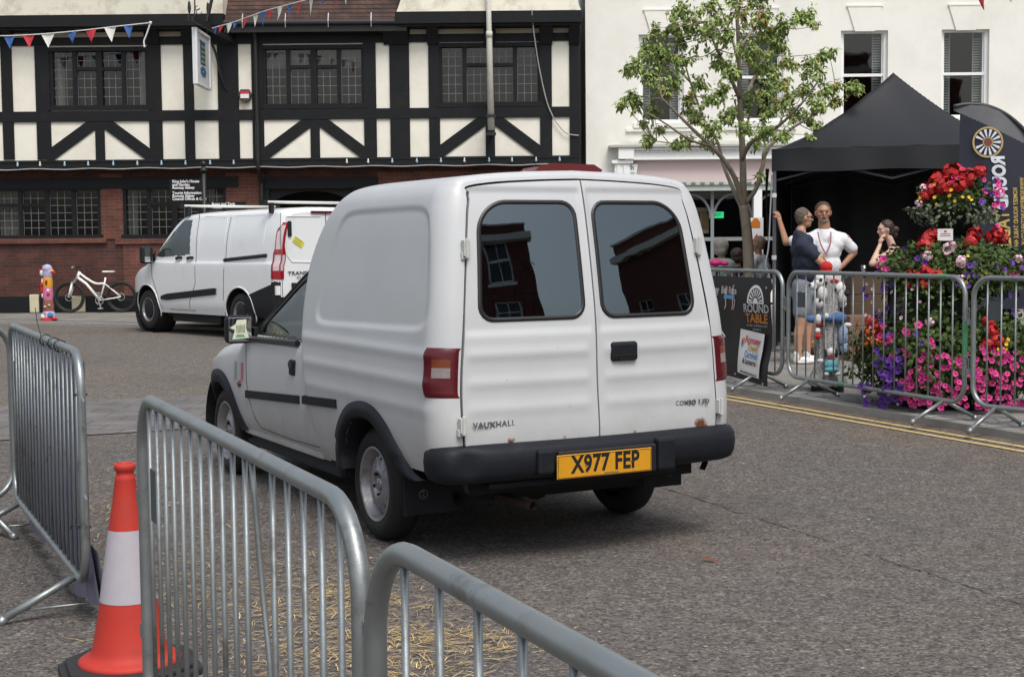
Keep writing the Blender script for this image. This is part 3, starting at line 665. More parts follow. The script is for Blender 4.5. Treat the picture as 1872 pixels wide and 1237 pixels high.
# rear doors
rl = [vsurf(i, 0.0, 0, 1) for i in range(NS+1)]
side_y = [(p.z, p.y) for p in rl if p.z < 1.72]
IS = min(range(NS), key=lambda i: abs(rl[i].z-.577))
def doorsurf(a, b, s, out=0):
    i = IS+(NS-IS)*b; i0 = int(min(NS-1, i)); f = i-i0; p = rl[i0].lerp(rl[i0+1], f); n_ = NR[i0]
    y, z = max(.004, p.y-n_.x*.010), p.z-n_.y*.010
    return dsurf(.004+(y-.004)*a, z, s, out)
def dsurf(y, z, s, out=0):
    x = xr(z)+.03*min(1, y/.7)**2 - .006 - out
    e = sst(0, .012, y-.004)*.0
    x -= rib(z)*sst(.02, .07, y)*sst(.7, .64, y)*1.1
    x -= .006*sst(1.125, 1.10, z)*0
    x += .010*sst(1.06, 1.105, z)*sst(1.76, 1.72, z)*sst(.012, .03, y)*sst(.69, .66, y)
    return V((x, y*s, z))
WIN = {1: ((.048, .605), (1.135, 1.688)), -1: ((.040, .598), (1.132, 1.688))}
def wsd(y, z, s):      # rounded window outline, taller inner edge, big outer top corner
    (y0, y1), (z0, z1) = WIN[s]; y1t = y1 - .045*max(0, (z-z0)/(z1-z0))
    r = .075 if not (y > (y0+y1)/2 and z > 1.4) else .15
    cx = min(max(y, y0+r), y1t-r); cz = min(max(z, z0+r), z1-r); return r-math.hypot(y-cx, z-cz)
def outline(s, d, n=96):
    (y0, y1), (z0, z1) = WIN[s]; cy, cz = (y0+y1)/2, (z0+z1)/2; out = []
    for k in range(n):
        a = 2*math.pi*k/n; lo, hi = 0, .6
        for _ in range(26):
            m_ = (lo+hi)/2
            if wsd(cy+m_*math.cos(a), cz+m_*math.sin(a), s) > d: lo = m_
            else: hi = m_
        out.append((cy+lo*math.cos(a), cz+lo*math.sin(a)))
    return out
for s in (1, -1):
    mb = MB(); mb.grid(lambda u, v: doorsurf(u, v, s), 60, NS-IS, keep=lambda c: wsd(abs(c.y), c.z, s) < .009)
    E_ = [doorsurf(a/30, 1, s) for a in range(31)] + [doorsurf(1, 1-b/60, s) for b in range(61)] + [doorsurf(1-a/30, 0, s) for a in range(31)] + [doorsurf(0, b/60, s) for b in range(61)]
    n = len(E_); mb.add(E_+[p+V((.035, 0, 0)) for p in E_], [(i, (i+1) % n, n+(i+1) % n, n+i) for i in range(n)])
    D = build(mb, 'rear_door', paint, VA)
    mb = MB(); A, B, C_, D_ = outline(s, 0.0), outline(s, .016), outline(s, .019), outline(s, -.004); n = len(A); mb.smooth = True
    f = lambda P, o: [dsurf(y, z, s, o) for y, z in P]
    mb.add(f(D_, .001)+f(A, .006)+f(B, .005)+f(C_, -.006), [(k*n+i, k*n+(i+1) % n, (k+1)*n+(i+1) % n, (k+1)*n+i) for k in range(3) for i in range(n)])
    build(mb, 'window_seal', seal, D)
    mb = MB(); C2 = outline(s, .014); cy, cz = sum(p[0] for p in C2)/n, sum(p[1] for p in C2)/n; mb.smooth = True; vs_ = []
    NRG = 8
    for k in range(NRG+1): vs_ += [dsurf(cy+(y-cy)*k/NRG, cz+(z-cz)*k/NRG, s, .0015) for y, z in C2]
    mb.add(vs_, [(k*n+i, k*n+(i+1) % n, (k+1)*n+(i+1) % n, (k+1)*n+i) for k in range(NRG) for i in range(n)]); build(mb, 'window_pane', vanglass, D)
    mb = MB()      # hinges
    for z, h in ((1.47, .075), (.672, .07)):
        p = dsurf(itp(side_y, z)+.004, z, s, .018); mb.box(p.x-.012, p.x+.02, p.y-.016, p.y+.016, z-h/2, z+h/2); mb.cyl((p.x-.012, p.y, z-h/2-.008), (p.x-.012, p.y, z+h/2+.008), .010, n=8)
        mb.box(p.x, p.x+.03, p.y+s*.01-.012, p.y+s*.01+.012, z-h*.7, z-h*.25)
    build(mb, 'hinge', M('hinge_paint', (.5, .5, .48), .5) if s == 1 else bpy.data.materials['hinge_paint'], D, bevel=.003)
mb = MB(); p = dsurf(.14, .972, -1, .004)
mb.box(p.x-.010, p.x+.02, -.225, -.075, .925, 1.018); hb = build(mb, 'rear_door_handle', blackp, VA, bevel=.018)
mb = MB(); mb.box(p.x-.014, p.x-.006, -.215, -.085, .945, .958); mb.box(p.x-.012, p.x-.008, -.21, -.115, .93, .944); mb.cyl((p.x-.014, -.10, .942), (p.x-.008, -.10, .942), .010, n=12); build(mb, 'grip', M('handle_black', (.006, .006, .007), .35), hb, bevel=.002)  # near-black grip strips and lock on the handle
fx, fy = (0, -1, 0), (0, 0, 1)
mb = MB(); 
for st, y, z, sz, sx in (('VAUXHALL', .553, .668, .036, 1.1), ('COMBO 1.7D', -.548, .702, .033, .95)):
    p = dsurf(abs(y), z, 1, .004); textmb(mb, st, sz, frame((p.x, y, z), fx, fy), .003, .0004, sx, spc=1.12)
    build(mb, 'badge_lettering', chrome, VA); mb = MB()
# tail lights wrap the corner
for s in (1, -1):
    zz = [(.787, 0), (1.018, 1)]
    i0 = min(range(NS), key=lambda i: abs(PR[i].y-.790)); i1 = min(range(NS), key=lambda i: abs(PR[i].y-1.022))
    def f(u, v):
        i = i0+(i1-i0)*v; z = PR[int(i)].y; a = xr(z)+.03; L_ = .115; ext = L_*(1-.10*abs(2*v-1)**6)
        x = a + ext*u**1.5; o = .011*sst(0, .08, 1-u)*sst(0, .06, min(v, 1-v)); return vsurf(i, x, o, s, True)
    def mt(u, v):
        if .12 < u < .62:
            if .40 < v < .60: return 2
            if .60 <= v < .76: return 1
        return 0
    mb = MB(); mb.grid(f, 30, 30, mat=mt); build(mb, 'tail_light', [red_l, amb_l, clr_l], VA)
# bumper
bp = catmull([(-.735, .835, 0), (-.79, .84, 0), (-.86, .825, 0), (-.915, .76, 0), (-.945, .6, 0), (-.958, .3, 0), (-.962, 0, 0)], 6)
bp = bp + [V((p.x, -p.y, 0)) for p in reversed(bp[:-1])]
sec = [(.0, .578), (.03, .580), (.072, .566), (.09, .540), (.095, .50), (.09, .45), (.074, .418), (.04, .403), (0, .40)]
mb = MB(); vs_ = []; mb.smooth = True
for k, p in enumerate(bp):
    t = (bp[min(len(bp)-1, k+1)]-bp[max(0, k-1)]).normalized(); nn = V((t.y, -t.x, 0))
    if nn.dot(V((-1, 0, 0)) + V((0, .6 if p.y > 0 else -.6, 0))) < 0: nn = -nn
    dent = .022*math.exp(-((p.y-.70)/.05)**2) if p.x < -.8 else 0
    for o, z in sec: vs_.append(p + nn*(o-.09 - dent*(1 if .42 < z < .56 else 0)) + V((0, 0, z)))
n = len(sec); mb.add(vs_, [(a*n+b, (a+1)*n+b, (a+1)*n+b+1, a*n+b+1) for a in range(len(bp)-1) for b in range(n-1)]+[tuple(range(n)), tuple(len(vs_)-n+k for k in range(n))])
BU = build(mb, 'rear_bumper', blackp, VA)
mb = MB(); mb.box(-.89, -.80, -.46, .58, .365, .398); mb.box(-.985, -.93, .285, .375, .43, .545); mb.box(-1.0, -.93, -.375, -.275, .40, .555); bsplit(mb, 'bumper_pod', blackp, BU, bevel=.014)
mb = MB(); mb.box(-.99, -.93, -.27, .27, .40, .53); build(mb, 'plate_recess', seal, BU, bevel=.006)
mb = MB(); mb.box(-.998, -.991, -.235, .285, .4045, .5165); PL = build(mb, 'number_plate', M('yellow_plate', (.60, .28, .012), .4, var=.08, vs=8, dirt=(.35, .18, .03), ds=12, dth=(.55, .8)), VA, bevel=.004)
mb = MB(); textmb(mb, 'X977 FEP', .112, frame((-.9985, .022, .4645), fx, fy), .0008, .0034, .80, spc=1.05); 
for y0, y1, z0, z1 in ((-.230, .280, .409, .4105), (-.230, .280, .511, .5125), (-.230, -.2285, .409, .5125), (.2785, .280, .409, .5125)): mb.box(-.9995, -.998, y0, y1, z0, z1)
build(mb, 'plate_lettering', seal, PL)
mb = MB(); mb.box(-.9992, -.998, -.05, .03, .4150, .4185); mb.cyl((-1.0, .13, .459), (-.998, .13, .459), .005, n=8); mb.cyl((-1.0, -.12, .459), (-.998, -.12, .459), .005, n=8)
build(mb, 'plate_screws', chrome, PL)
# roof brake light
mb = MB(); mb.m = 0
P = [(-.16, .0), (-.17, .018), (-.13, .040), (.10, .044), (.17, .030), (.2, 0)]
zr = 1.822; mb.add([(-.66, y, zr+h) for y, h in P]+[(-.50, y, zr+h*.8) for y, h in P], [tuple(range(6)), tuple(range(11, 5, -1))]+[(i, (i+1) % 6, 6+(i+1) % 6, 6+i) for i in range(6)])
build(mb, 'roof_brake_light', M('dark_red_lens', (.11, .006, .012), .2, coat=.5), VA, bevel=.006)
# cab
ZT = catmull([(.55, 1.43, 0), (.9, 1.435, 0), (1.15, 1.425, 0), (1.30, 1.385, 0), (1.57, 1.215, 0), (1.97, .955, 0), (2.15, .915, 0), (2.5, .86, 0), (2.8, .77, 0), (2.95, .66, 0), (3.02, .52, 0)], 8)
zt = lambda x: itp([(p.x, p.y) for p in ZT], x)
WBt = [(.5, .812), (1.5, .812), (2.1, .815), (2.5, .81), (2.75, .765), (2.92, .66), (3.02, .54)]; WBs = catmull([(a, b, 0) for a, b in WBt], 8)
wb = lambda x: itp([(p.x, p.y) for p in WBs], x)
def cabsec(x):
    T, Wd = zt(x), wb(x); zb = min(.925, T-.06)
    P = [(Wd-.05, .32), (Wd-.015, .42), (Wd+.004, .55), (Wd+.006, .68), (Wd, (.68+zb)/2+.02), (Wd-.015, zb-.01)]
    if T > .99: wt = Wd-.03-(T-zb)*.36; P += [(Wd-.05, zb+.02), ((Wd-.05+wt)/2+.008, (zb+T)/2), (wt, T-.05), (wt-.055, T-.012), (wt*.55, T+.006), (0, T+.012)]
    else: P += [(Wd-.045, zb+.022), (Wd-.10, T-.022), (Wd-.2, T-.004), (Wd*.6, T+.012), (Wd*.3, T+.022), (0, T+.025)]
    return P
NC = 150; cx_ = [.62+(3.02-.62)*k/300 for k in range(301)]
CS = [resample(cabsec(x), NC) for x in cx_]
def pill(x): return zt(x)
body, gl, ws_, fr = MB(), MB(), MB(), MB()
for s in (1, -1):
    vs_ = [V((x, p.x*s, p.y)) for x, P in zip(cx_, CS) for p in P]
    groups = {0: [], 1: [], 2: [], 3: []}
    for a in range(300):
        x = (cx_[a]+cx_[a+1])/2
        for i in range(NC):
            q = (a*(NC+1)+i, (a+1)*(NC+1)+i, (a+1)*(NC+1)+i+1, a*(NC+1)+i+1); c = (vs_[q[0]]+vs_[q[2]])/2; g = 0; T = zt(x); ay = abs(c.y)
            if in_arch(c.x+.03, c.z, WF, -.02): continue
            wt = wb(x)-.03-(T-.925)*.36
            if T > .99 and c.z > .945 and c.z < T-.062 and ay > wt-.03:
                g = 3
                if .98 < x < 1.78 and c.z < T-.115 and c.z > .965: g = 1
            elif 1.29 < x < 1.95 and ay < wt-.06: g = 2
            elif 1.95 <= x < 2.03 and ay < .7 and c.z > .9: g = 3
            groups[g].append(q if s == 1 else q[::-1])
    for g, m_ in ((0, body), (1, gl), (2, ws_), (3, fr)):
        b = len(m_.v); m_.v += [tuple(p) for p in vs_]; m_.f += [tuple(b+k for k in q) for q in groups[g]]; m_.mi += [0]*len(groups[g]); m_.sm += [True]*len(groups[g])
lp = [V((cx_[-1], p.x, p.y)) for p in CS[-1]]+[V((cx_[-1], -p.x, p.y)) for p in reversed(CS[-1])]; body.add(lp, [tuple(range(len(lp)))])
build(body, 'cab_shell', paint, VA); build(gl, 'side_window', cabglass, VA); build(ws_, 'windscreen', cabglass, VA); build(fr, 'window_frame', seal, VA)
mb = MB()
for s in (1, -1):
    Pp = [(1.0+.97*k/12, s*(wb(1.2)-.008), .940-.002*k) for k in range(13)]; mb.tube(Pp, .020, 6)
for s in (1, -1):
    for dz_, x0_, x1_ in ((.062, 1.12, 1.93), (.115, 1.0, 1.76)): 
        pts = []
        for k in range(41):
            x = x0_+(x1_-x0_)*k/40; z = zt(x)-dz_; pts.append((x, s*(itp([(p.y, p.x) for p in resample(cabsec(x), 90) if p.y < zt(x)-.03], z)+.001), z))
        mb.tube(pts, .009, 6)
mb.tube([(1.985, y*.1, zt(1.985)-.0+.006-.0*abs(y)) for y in range(-7, 8)], .02, 6)
build(mb, 'window_trim', seal, VA)
# interior: seats, dash, bulkhead
mb = MB()
for y in (.36, -.36):
    mb.box(.95, 1.4, y-.24, y+.24, .3, .55); T_ = Mx.Translation((.98, y, .80)) @ Mx.Rotation(rad(-12), 4, 'Y'); mb.obox(T_, .07, .22, .30)
mb.box(1.55, 1.95, -.7, .7, .5, .88); mb.box(.6, 3.0, -.72, .72, .22, .34)
build(mb, 'seat', M('seat_cloth', (.03, .035, .04), .9), VA, bevel=.03)
mb = MB()
for k in range(22): mb.box(.60, .61, -.7+k*.066, -.692+k*.066, .6, 1.4)
for k in range(13): mb.box(.60, .61, -.7, .7, .6+k*.066, .608+k*.066)
build(mb, 'mesh_bulkhead', blackm, VA)
mb = MB(); mb.box(-.78, .7, -.62, .62, .33, .5); mb.box(-.2, .55, .1, .7, .5, .9); build(mb, 'load_floor', wellm, VA)
# shut lines of the cab door
def line(name, pts, r=.004, mat=None, par=VA): 
    m_ = MB(); m_.tube(pts, r, 5); return build(m_, name, mat or seal, par)
def sy(x, z):        # half width of the cab at a height
    P = resample(cabsec(x), 60); return itp([(p.y, p.x) for p in P if p.y < zt(x)-.06], z)
for s in (1, -1):
    line('door_gap', [(x, s*(sy(x, z)-.001), z) for x, z in ((1.93, .93), (1.90, .86), (1.885, .76), (1.88, .66), (1.84, .55), (1.78, .44), (1.70, .385), (1.2, .375), (.72, .385))])
    line('body_gap', [vsurf(i, .999, .002, s) for i in range(8, 80, 3)], .005)
    # rubbing strips
    for x0, x1, z0, z1 in ((1.885, .945, .578, .628), (.83, .335, .640, .664)):
        mb = MB()
        for k in range(12):
            pass
        A = [x0+(x1-x0)*k/12 for k in range(13)]
        yy = [(sy(x, .6) if x > .9 else .838)+.010 for x in A]
        zc = [(z0+(z1-z0)*k/12) for k in range(13)]
        vs_ = []
        for x, y, z in zip(A, yy, zc): vs_ += [(x, s*(y-.02), z-.026), (x, s*y, z-.022), (x, s*y, z+.022), (x, s*(y-.02), z+.026)]
        mb.add(vs_, [(a*4+b, (a+1)*4+b, (a+1)*4+b+1, a*4+b+1) for a in range(12) for b in range(3)]+[(0,1,2,3), (51,50,49,48)]); build(mb, 'rubbing_strip', blackp, VA)
    mb = MB(); y = sy(1.05, .80); mb.box(1.015, 1.10, s*(y-.01), s*(y+.014), .755, .845); h = build(mb, 'door_handle', blackp, VA, bevel=.012)
    mb = MB(); mb.box(1.03, 1.085, s*(y+.012), s*(y+.02), .80, .832); build(mb, 'grip', seal, h)
    mb = MB(); y = sy(2.02, .61); mb.ell((2.01, s*(y+.004), .632), (.028, .012, .022), 12); build(mb, 'side_repeater', amb_l, VA, smooth=True)
mb = MB(); y = sy(2.0, .72)
for x0, x1, m_ in ((2.075, 2.115, 0), (1.94, 1.985, 1)):
    mb.m = m_; mb.quad((x0, sy(x0, .65)+.0025, .655), (x1, sy(x1, .65)+.0025, .655), (x1, sy(x1, .77)+.0025, .765), (x0, sy(x0, .77)+.0025, .765))
build(mb, 'flag_sticker', [M('faded_green', (.24, .33, .27), .6), M('faded_pink', (.50, .13, .19), .6)], VA)
# arch flares and wheel wells
def flare(cx, lst, yb, name):
    for s in (1, -1):
        mb = MB(); mb.smooth = True; vs_ = []; P = catmull([(a, b, 0) for a, b in lst], 5); n = 5
        for k, p in enumerate(P):
            d = V((p.x-cx, p.y-.30, 0)); d.normalize(); w_ = .078; y = yb(p.x, p.y)
            vs_ += [(p.x, s*(y-.012), p.y), (p.x-d.x*.006, s*(y+.014), p.y-d.y*.006), (p.x-d.x*w_, s*(y+.020), p.y-d.y*w_), (p.x-d.x*(w_+.012), s*(y+.004), p.y-d.y*(w_+.012)), (p.x-d.x*(w_+.012), s*(y-.15), p.y-d.y*(w_+.012))]
        mb.add(vs_, [(a*n+b, (a+1)*n+b, (a+1)*n+b+1, a*n+b+1) for a in range(len(P)-1) for b in range(n-1)])
        build(mb, name, blackp, VA)
        mb = MB(); mb.smooth = True; mb.grid(lambda u, v: V((cx+.372*math.cos(rad(-4+188*u)), s*(.80-.32*v), .30+.372*math.sin(rad(-4+188*u)))), 28, 1)
        mb.smooth = False
        mb.box(cx-.38, cx+.38, s*.47, s*.5, .22, .69)
        build(mb, 'wheel_well', wellm, VA)
flare(-.05, [(.355, .34), (.36, .45), (.30, .58), (.17, .68), (0, .715), (-.16, .70), (-.31, .63), (-.43, .53), (-.53, .45), (-.64, .415), (-.72, .41)], lambda x, z: (.836 if x > -.5 else .836-.02*min(1, (-.5-x)/.2)) if z > .5 else .826, 'arch_flare')
flare(2.47, [(2.83, .30), (2.82, .45), (2.74, .58), (2.62, .665), (2.47, .695), (2.31, .67), (2.18, .59), (2.08, .47), (1.99, .34)], lambda x, z: sy(min(x, 2.9), max(.36, min(z, .7))), 'front_arch_flare')
# wheels
def wheel(parent, cx, cy, cz, s, R_=.285, rr_=.188, W_=.16, holes=14, tm=rubber, rm=steel, dish=.03, sc=1.0, steer=0):
    Mw = Mx.Translation((cx, cy, cz)) @ Mx.Rotation(steer, 4, 'Z') @ Mx.Rotation(rad(-90*s), 4, 'X')   # local +z outwards
    mb = MB(); mb.smooth = True; h = W_/2
    mb.lathe([(rr_, -h+.01), (rr_+.03, -h), (R_-.03, -h+.005), (R_-.006, -h+.03), (R_, -h+.05), (R_, h-.05), (R_-.006, h-.028), (R_-.03, h-.006), (rr_+.035, h), (rr_+.008, h-.006), (rr_, h-.018)], Mw, 56, False)
    w_ = build(mb, 'wheel', tm, parent)
    mb = MB(); mb.smooth = True; q = rr_/.188
    mb.lathe([(rr_+.003, h-.006), (rr_-.006, h-.002), (rr_-.012, h-.012), (rr_-.016, h-.03), (rr_-.028, h-.045), (rr_-.03, h-.07)], Mw, 56, False)
    # disc with round holes, built as polar cells
    ro, ri, rm_ = rr_-.03, .085*q, .132*q; n = holes; zf = lambda r: h-.062+.034*math.sin(min(1, max(0, (ro-r)/(ro-ri)))*math.pi*.5)
    for k in range(n):
        a0 = 2*math.pi*k/n; a1 = 2*math.pi*(k+1)/n; am = (a0+a1)/2; hr = .0165*q; m_ = 24; outer, inner = [], []
        for j in range(m_):
            t = 2*math.pi*j/m_; inner.append((rm_*math.cos(am)+hr*math.cos(t+am), rm_*math.sin(am)+hr*math.sin(t+am)))
            c_, s_ = math.cos(t), math.sin(t); k_ = max(abs(c_), abs(s_)); c_, s_ = c_/k_, s_/k_
            rr2 = rm_+c_*((ro-rm_) if c_ > 0 else (rm_-ri)); aa = am+s_*(a1-a0)/2; outer.append((rr2*math.cos(aa), rr2*math.sin(aa)))
        pts = [Mw @ V((x, y, zf(math.hypot(x, y)))) for x, y in outer+inner] + [Mw @ V((x, y, zf(math.hypot(x, y))-.012)) for x, y in inner]
        mb.add(pts, [(j, (j+1) % m_, m_+(j+1) % m_, m_+j) for j in range(m_)]+[(m_+j, m_+(j+1) % m_, 2*m_+(j+1) % m_, 2*m_+j) for j in range(m_)])
    mb.lathe([(ri+.001, zf(ri)), (.075*q, h-.022), (.066*q, h-.020), (.058*q, h-.03), (.05*q, h-.045), (.034*q, h-.046), (.032*q, h-.03), (.028*q, h-.024), (0, h-.022)], Mw, 32, False)
    build(mb, 'rim', rm, w_)
    mb = MB(); mb.lathe([(rr_-.02, -h+.02), (rr_-.03, h-.10), (0, h-.10)], Mw, 32); build(mb, 'brake_drum', wellm, w_)
    mb = MB()
    for k in range(5):
        a = 2*math.pi*k/5+.3; p = Mw @ V((.055*q*math.cos(a), .055*q*math.sin(a), h-.05)); p2 = Mw @ V((.055*q*math.cos(a), .055*q*math.sin(a), h-.022)); mb.cyl(p, p2, .008*q, n=6)
    build(mb, 'wheel_bolts', seal, w_)
for s in (1, -1):
    wheel(VA, WR, .70*s, WZ, s); wheel(VA, WF, .70*s, WZ, s, steer=0)
    mb = MB()
    if s == 1: mb.box(-.47, -.462, .56, .82, .20, .46)
    else: mb.box(-.53, -.522, -.735, -.50, .225, .46)
    mf = build(mb, 'mud_flap', blackp, VA, bevel=.003)
    mb = MB(); c = (-.473, .72, .30) if s == 1 else (-.532, -.66, .30)     # moulded ring emblem
    Pp = [V((c[0], c[1]+.021*math.cos(a/16*6.283), c[2]+.021*math.sin(a/16*6.283))) for a in range(16)]
    mb.tube(Pp, .0025, 5, closed=True); mb.tube([(c[0], c[1]+.016, c[2]+.012), (c[0], c[1], c[2]+.014), (c[0], c[1]-.006, c[2]), (c[0], c[1]+.008, c[2]-.006), (c[0], c[1]-.010, c[2]-.014)], .003, 5)
    build(mb, 'emblem', M('emblem_grey', (.11, .11, .11), .6) if s == 1 else bpy.data.materials['emblem_grey'], mf)
mb = MB(); mb.box(-.5, .7, -.5, .5, .24, .31); mb.box(.7, 2.9, -.55, .55, .19, .3); mb.cyl((.1, 0, .27), (-.3, 0, .27), .09, n=12); mb.cyl((0, -.62, WZ), (0, .62, WZ), .03, n=8)
build(mb, 'underbody', wellm, VA)
mb = MB(); mb.tube([(-.2, .34, .27), (-.7, .33, .26), (-.84, .325, .262)], .022, 12, caps=False); mb.tube([(-.7, .33, .26), (-.842, .325, .262)], .019, 12, caps=False); build(mb, 'exhaust_pipe', M('rusty_exhaust', (.07, .05, .04), .7, metal=.4), VA, smooth=True)
# sill
mb = MB()
for s in (1, -1): mb.box(.72, 2.05, s*.73, s*.775, .315, .36)
bsplit(mb, 'sill', paint, VA, bevel=.01)
# mirrors
for s in (1, -1):
    mb = MB(); Mm = Mx.Translation((1.86, s*.872, .98)) @ Mx.Rotation(rad(-4*s), 4, 'Z')
    mb.obox(Mm, .045, .082, .086); mh = build(mb, 'door_mirror', blackp, VA, bevel=.028)
    mb = MB(); mb.obox(Mm @ Mx.Translation((-.0465, 0, 0)), .002, .070, .073); build(mb, 'mirror_glass', M('mirror_glass', (.5, .52, .52), .03, metal=1, var=0) if s == 1 else bpy.data.materials['mirror_glass'], mh, bevel=.0015)
    mb = MB(); mb.tube([(1.93, s*.775, .965), (1.93, s*.84, .975)], [.03, .022], 10); mb.box(1.80, 1.97, s*.755, s*.79, .935, .99); build(mb, 'mirror_arm', blackp, mh, bevel=.004)
    if s == 1:
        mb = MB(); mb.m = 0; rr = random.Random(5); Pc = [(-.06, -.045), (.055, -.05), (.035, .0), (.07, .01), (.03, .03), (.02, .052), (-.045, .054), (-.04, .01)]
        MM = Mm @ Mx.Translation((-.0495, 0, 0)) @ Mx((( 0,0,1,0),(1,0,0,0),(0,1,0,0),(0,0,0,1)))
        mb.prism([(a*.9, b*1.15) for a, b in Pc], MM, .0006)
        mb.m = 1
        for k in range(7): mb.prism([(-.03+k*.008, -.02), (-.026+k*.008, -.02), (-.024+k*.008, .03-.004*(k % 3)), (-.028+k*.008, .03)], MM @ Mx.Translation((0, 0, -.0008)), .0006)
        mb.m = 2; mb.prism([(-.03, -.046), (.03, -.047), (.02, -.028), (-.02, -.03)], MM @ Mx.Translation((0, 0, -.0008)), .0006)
        build(mb, 'painted_reflection', [M('lime_white', (.62, .66, .50), .6), M('reflection_dark', (.08, .1, .07), .6), M('leaf_green', (.12, .33, .16), .6)], mh)  # mirror reflection of bright surroundings, painted as flat coloured shapes on the glass
# ---------------------------------------------------------------- larger white van behind
V2A = 2.316
VB = thing('panel_van', 'clean white panel van with black side trim and roof bars by the brick building', 'van', (-3.552, 23.341, .059), V2A)
gloss = M('gloss_white_paint', (.72, .74, .75), .3, var=.02, coat=.4, dirt=(.62, .63, .63), ds=2)
T2 = catmull([(-1.02, 1.90, 0), (-.95, 1.965, 0), (-.6, 1.975, 0), (.5, 1.97, 0), (1.5, 1.95, 0), (1.95, 1.90, 0), (2.3, 1.68, 0), (2.75, 1.28, 0), (2.95, 1.16, 0), (3.25, 1.08, 0), (3.6, .93, 0), (3.78, .76, 0), (3.84, .55, 0)], 8)
zt2 = lambda x: itp([(p.x, p.y) for p in T2], x)
W2 = catmull([(-1.02, .86, 0), (-.97, .92, 0), (-.85, .955, 0), (.5, .965, 0), (2.6, .965, 0), (3.1, .955, 0), (3.5, .86, 0), (3.75, .68, 0), (3.84, .45, 0)], 8); wb2 = lambda x: itp([(p.x, p.y) for p in W2], x)
def sec2(x):
    T, Wd = zt2(x), wb2(x); zb = min(1.14, T-.08)
    P = [(Wd-.04, .30), (Wd, .45), (Wd+.006, .62), (Wd+.006, .85), (Wd-.004, zb-.02)]
    if T > 1.22: wt = Wd-.02-(T-zb)*.15; P += [(Wd-.03, zb+.04), ((Wd-.03+wt)/2+.012, (zb+T)/2), (wt, T-.14), (wt-.04, T-.05), (wt-.16, T-.005), (wt*.4, T+.02), (0, T+.025)]
    else: P += [(Wd-.05, zb+.02), (Wd-.14, T-.02), (Wd-.3, T), (Wd*.5, T+.02), (0, T+.03)]
    return P
N2 = 130; cx2 = [-1.02+.08*(k/8)**1.3 for k in range(9)]+[-.94+4.78*k/320 for k in range(1, 321)]; C2S = [resample(sec2(x), N2) for x in cx2]
winp = [(1.53, 1.27), (1.60, 1.84), (1.86, 1.84), (2.05, 1.72), (2.72, 1.25), (2.45, 1.225)]
def inpoly(P, x, y):
    c = False
    for (a, b), (d, e) in zip(P, P[1:]+P[:1]):
        if (b > y) != (e > y) and x < (d-a)*(y-b)/(e-b)+a: c = not c
    return c
ms = [MB(), MB(), MB(), MB()]
for s in (1, -1):
    vs_ = [V((x, p.x*s, p.y)) for x, P in zip(cx2, C2S) for p in P]; gq = [[], [], [], []]
    for a in range(len(cx2)-1):
        x = (cx2[a]+cx2[a+1])/2
        for i in range(N2):
            q = (a*(N2+1)+i, (a+1)*(N2+1)+i, (a+1)*(N2+1)+i+1, a*(N2+1)+i+1); c = (vs_[q[0]]+vs_[q[2]])/2
            if math.hypot(c.x-.0, c.z-.34) < .42 or math.hypot(c.x-2.93, c.z-.34) < .42: continue
            g = 0
            if abs(c.y) > .7 and inpoly(winp, c.x, c.z): g = 1
            elif 2.1 < x < 2.85 and abs(c.y) < .72 and c.z > zt2(x)-.1: g = 2
            elif x < -.9 and c.z < .86: g = 3
            elif x > 3.1 and c.z < .62: g = 3
            elif c.z < .40: g = 3 if (x < -.3) else 0
            gq[g].append(q if s == 1 else q[::-1])
    for g in range(4):
        m_ = ms[g]; b = len(m_.v); m_.v += [tuple(p) for p in vs_]; m_.f += [tuple(b+k for k in q) for q in gq[g]]; m_.mi += [0]*len(gq[g]); m_.sm += [True]*len(gq[g])
lp = [V((cx2[-1], p.x, p.y)) for p in C2S[-1]]+[V((cx2[-1], -p.x, p.y)) for p in reversed(C2S[-1])]; ms[0].add(lp, [tuple(range(len(lp)))])
rp = [V((-1.02, p.x, p.y)) for p in C2S[0] if p.y > .62]; rp = rp+[V((p.x, -p.y, p.z)) for p in reversed(rp)]; ms[0].add(rp, [tuple(range(len(rp)))[::-1]])
bpm = M('grey_black_plastic', (.012, .013, .016), .6, var=.2, spec=.3)
g2 = M('dark_cab_glass', (.035, .05, .055), .06, coat=.3, var=.4, vs=2)
build(ms[0], 'body', gloss, VB); build(ms[1], 'side_window', g2, VB); build(ms[2], 'windscreen', g2, VB)
mb = ms[3]; mb.box(-1.12, -1.0, -.86, .86, .42, .62); mb.box(-1.10, -.98, -.93, .93, .30, .56); build(mb, 'rear_bumper', bpm, VB)
g2line = M('shut_line', (.10, .105, .11), .7)
y2 = lambda x, z: itp([(p.y, p.x) for p in resample(sec2(x), 50) if p.y < zt2(x)-.06], z)
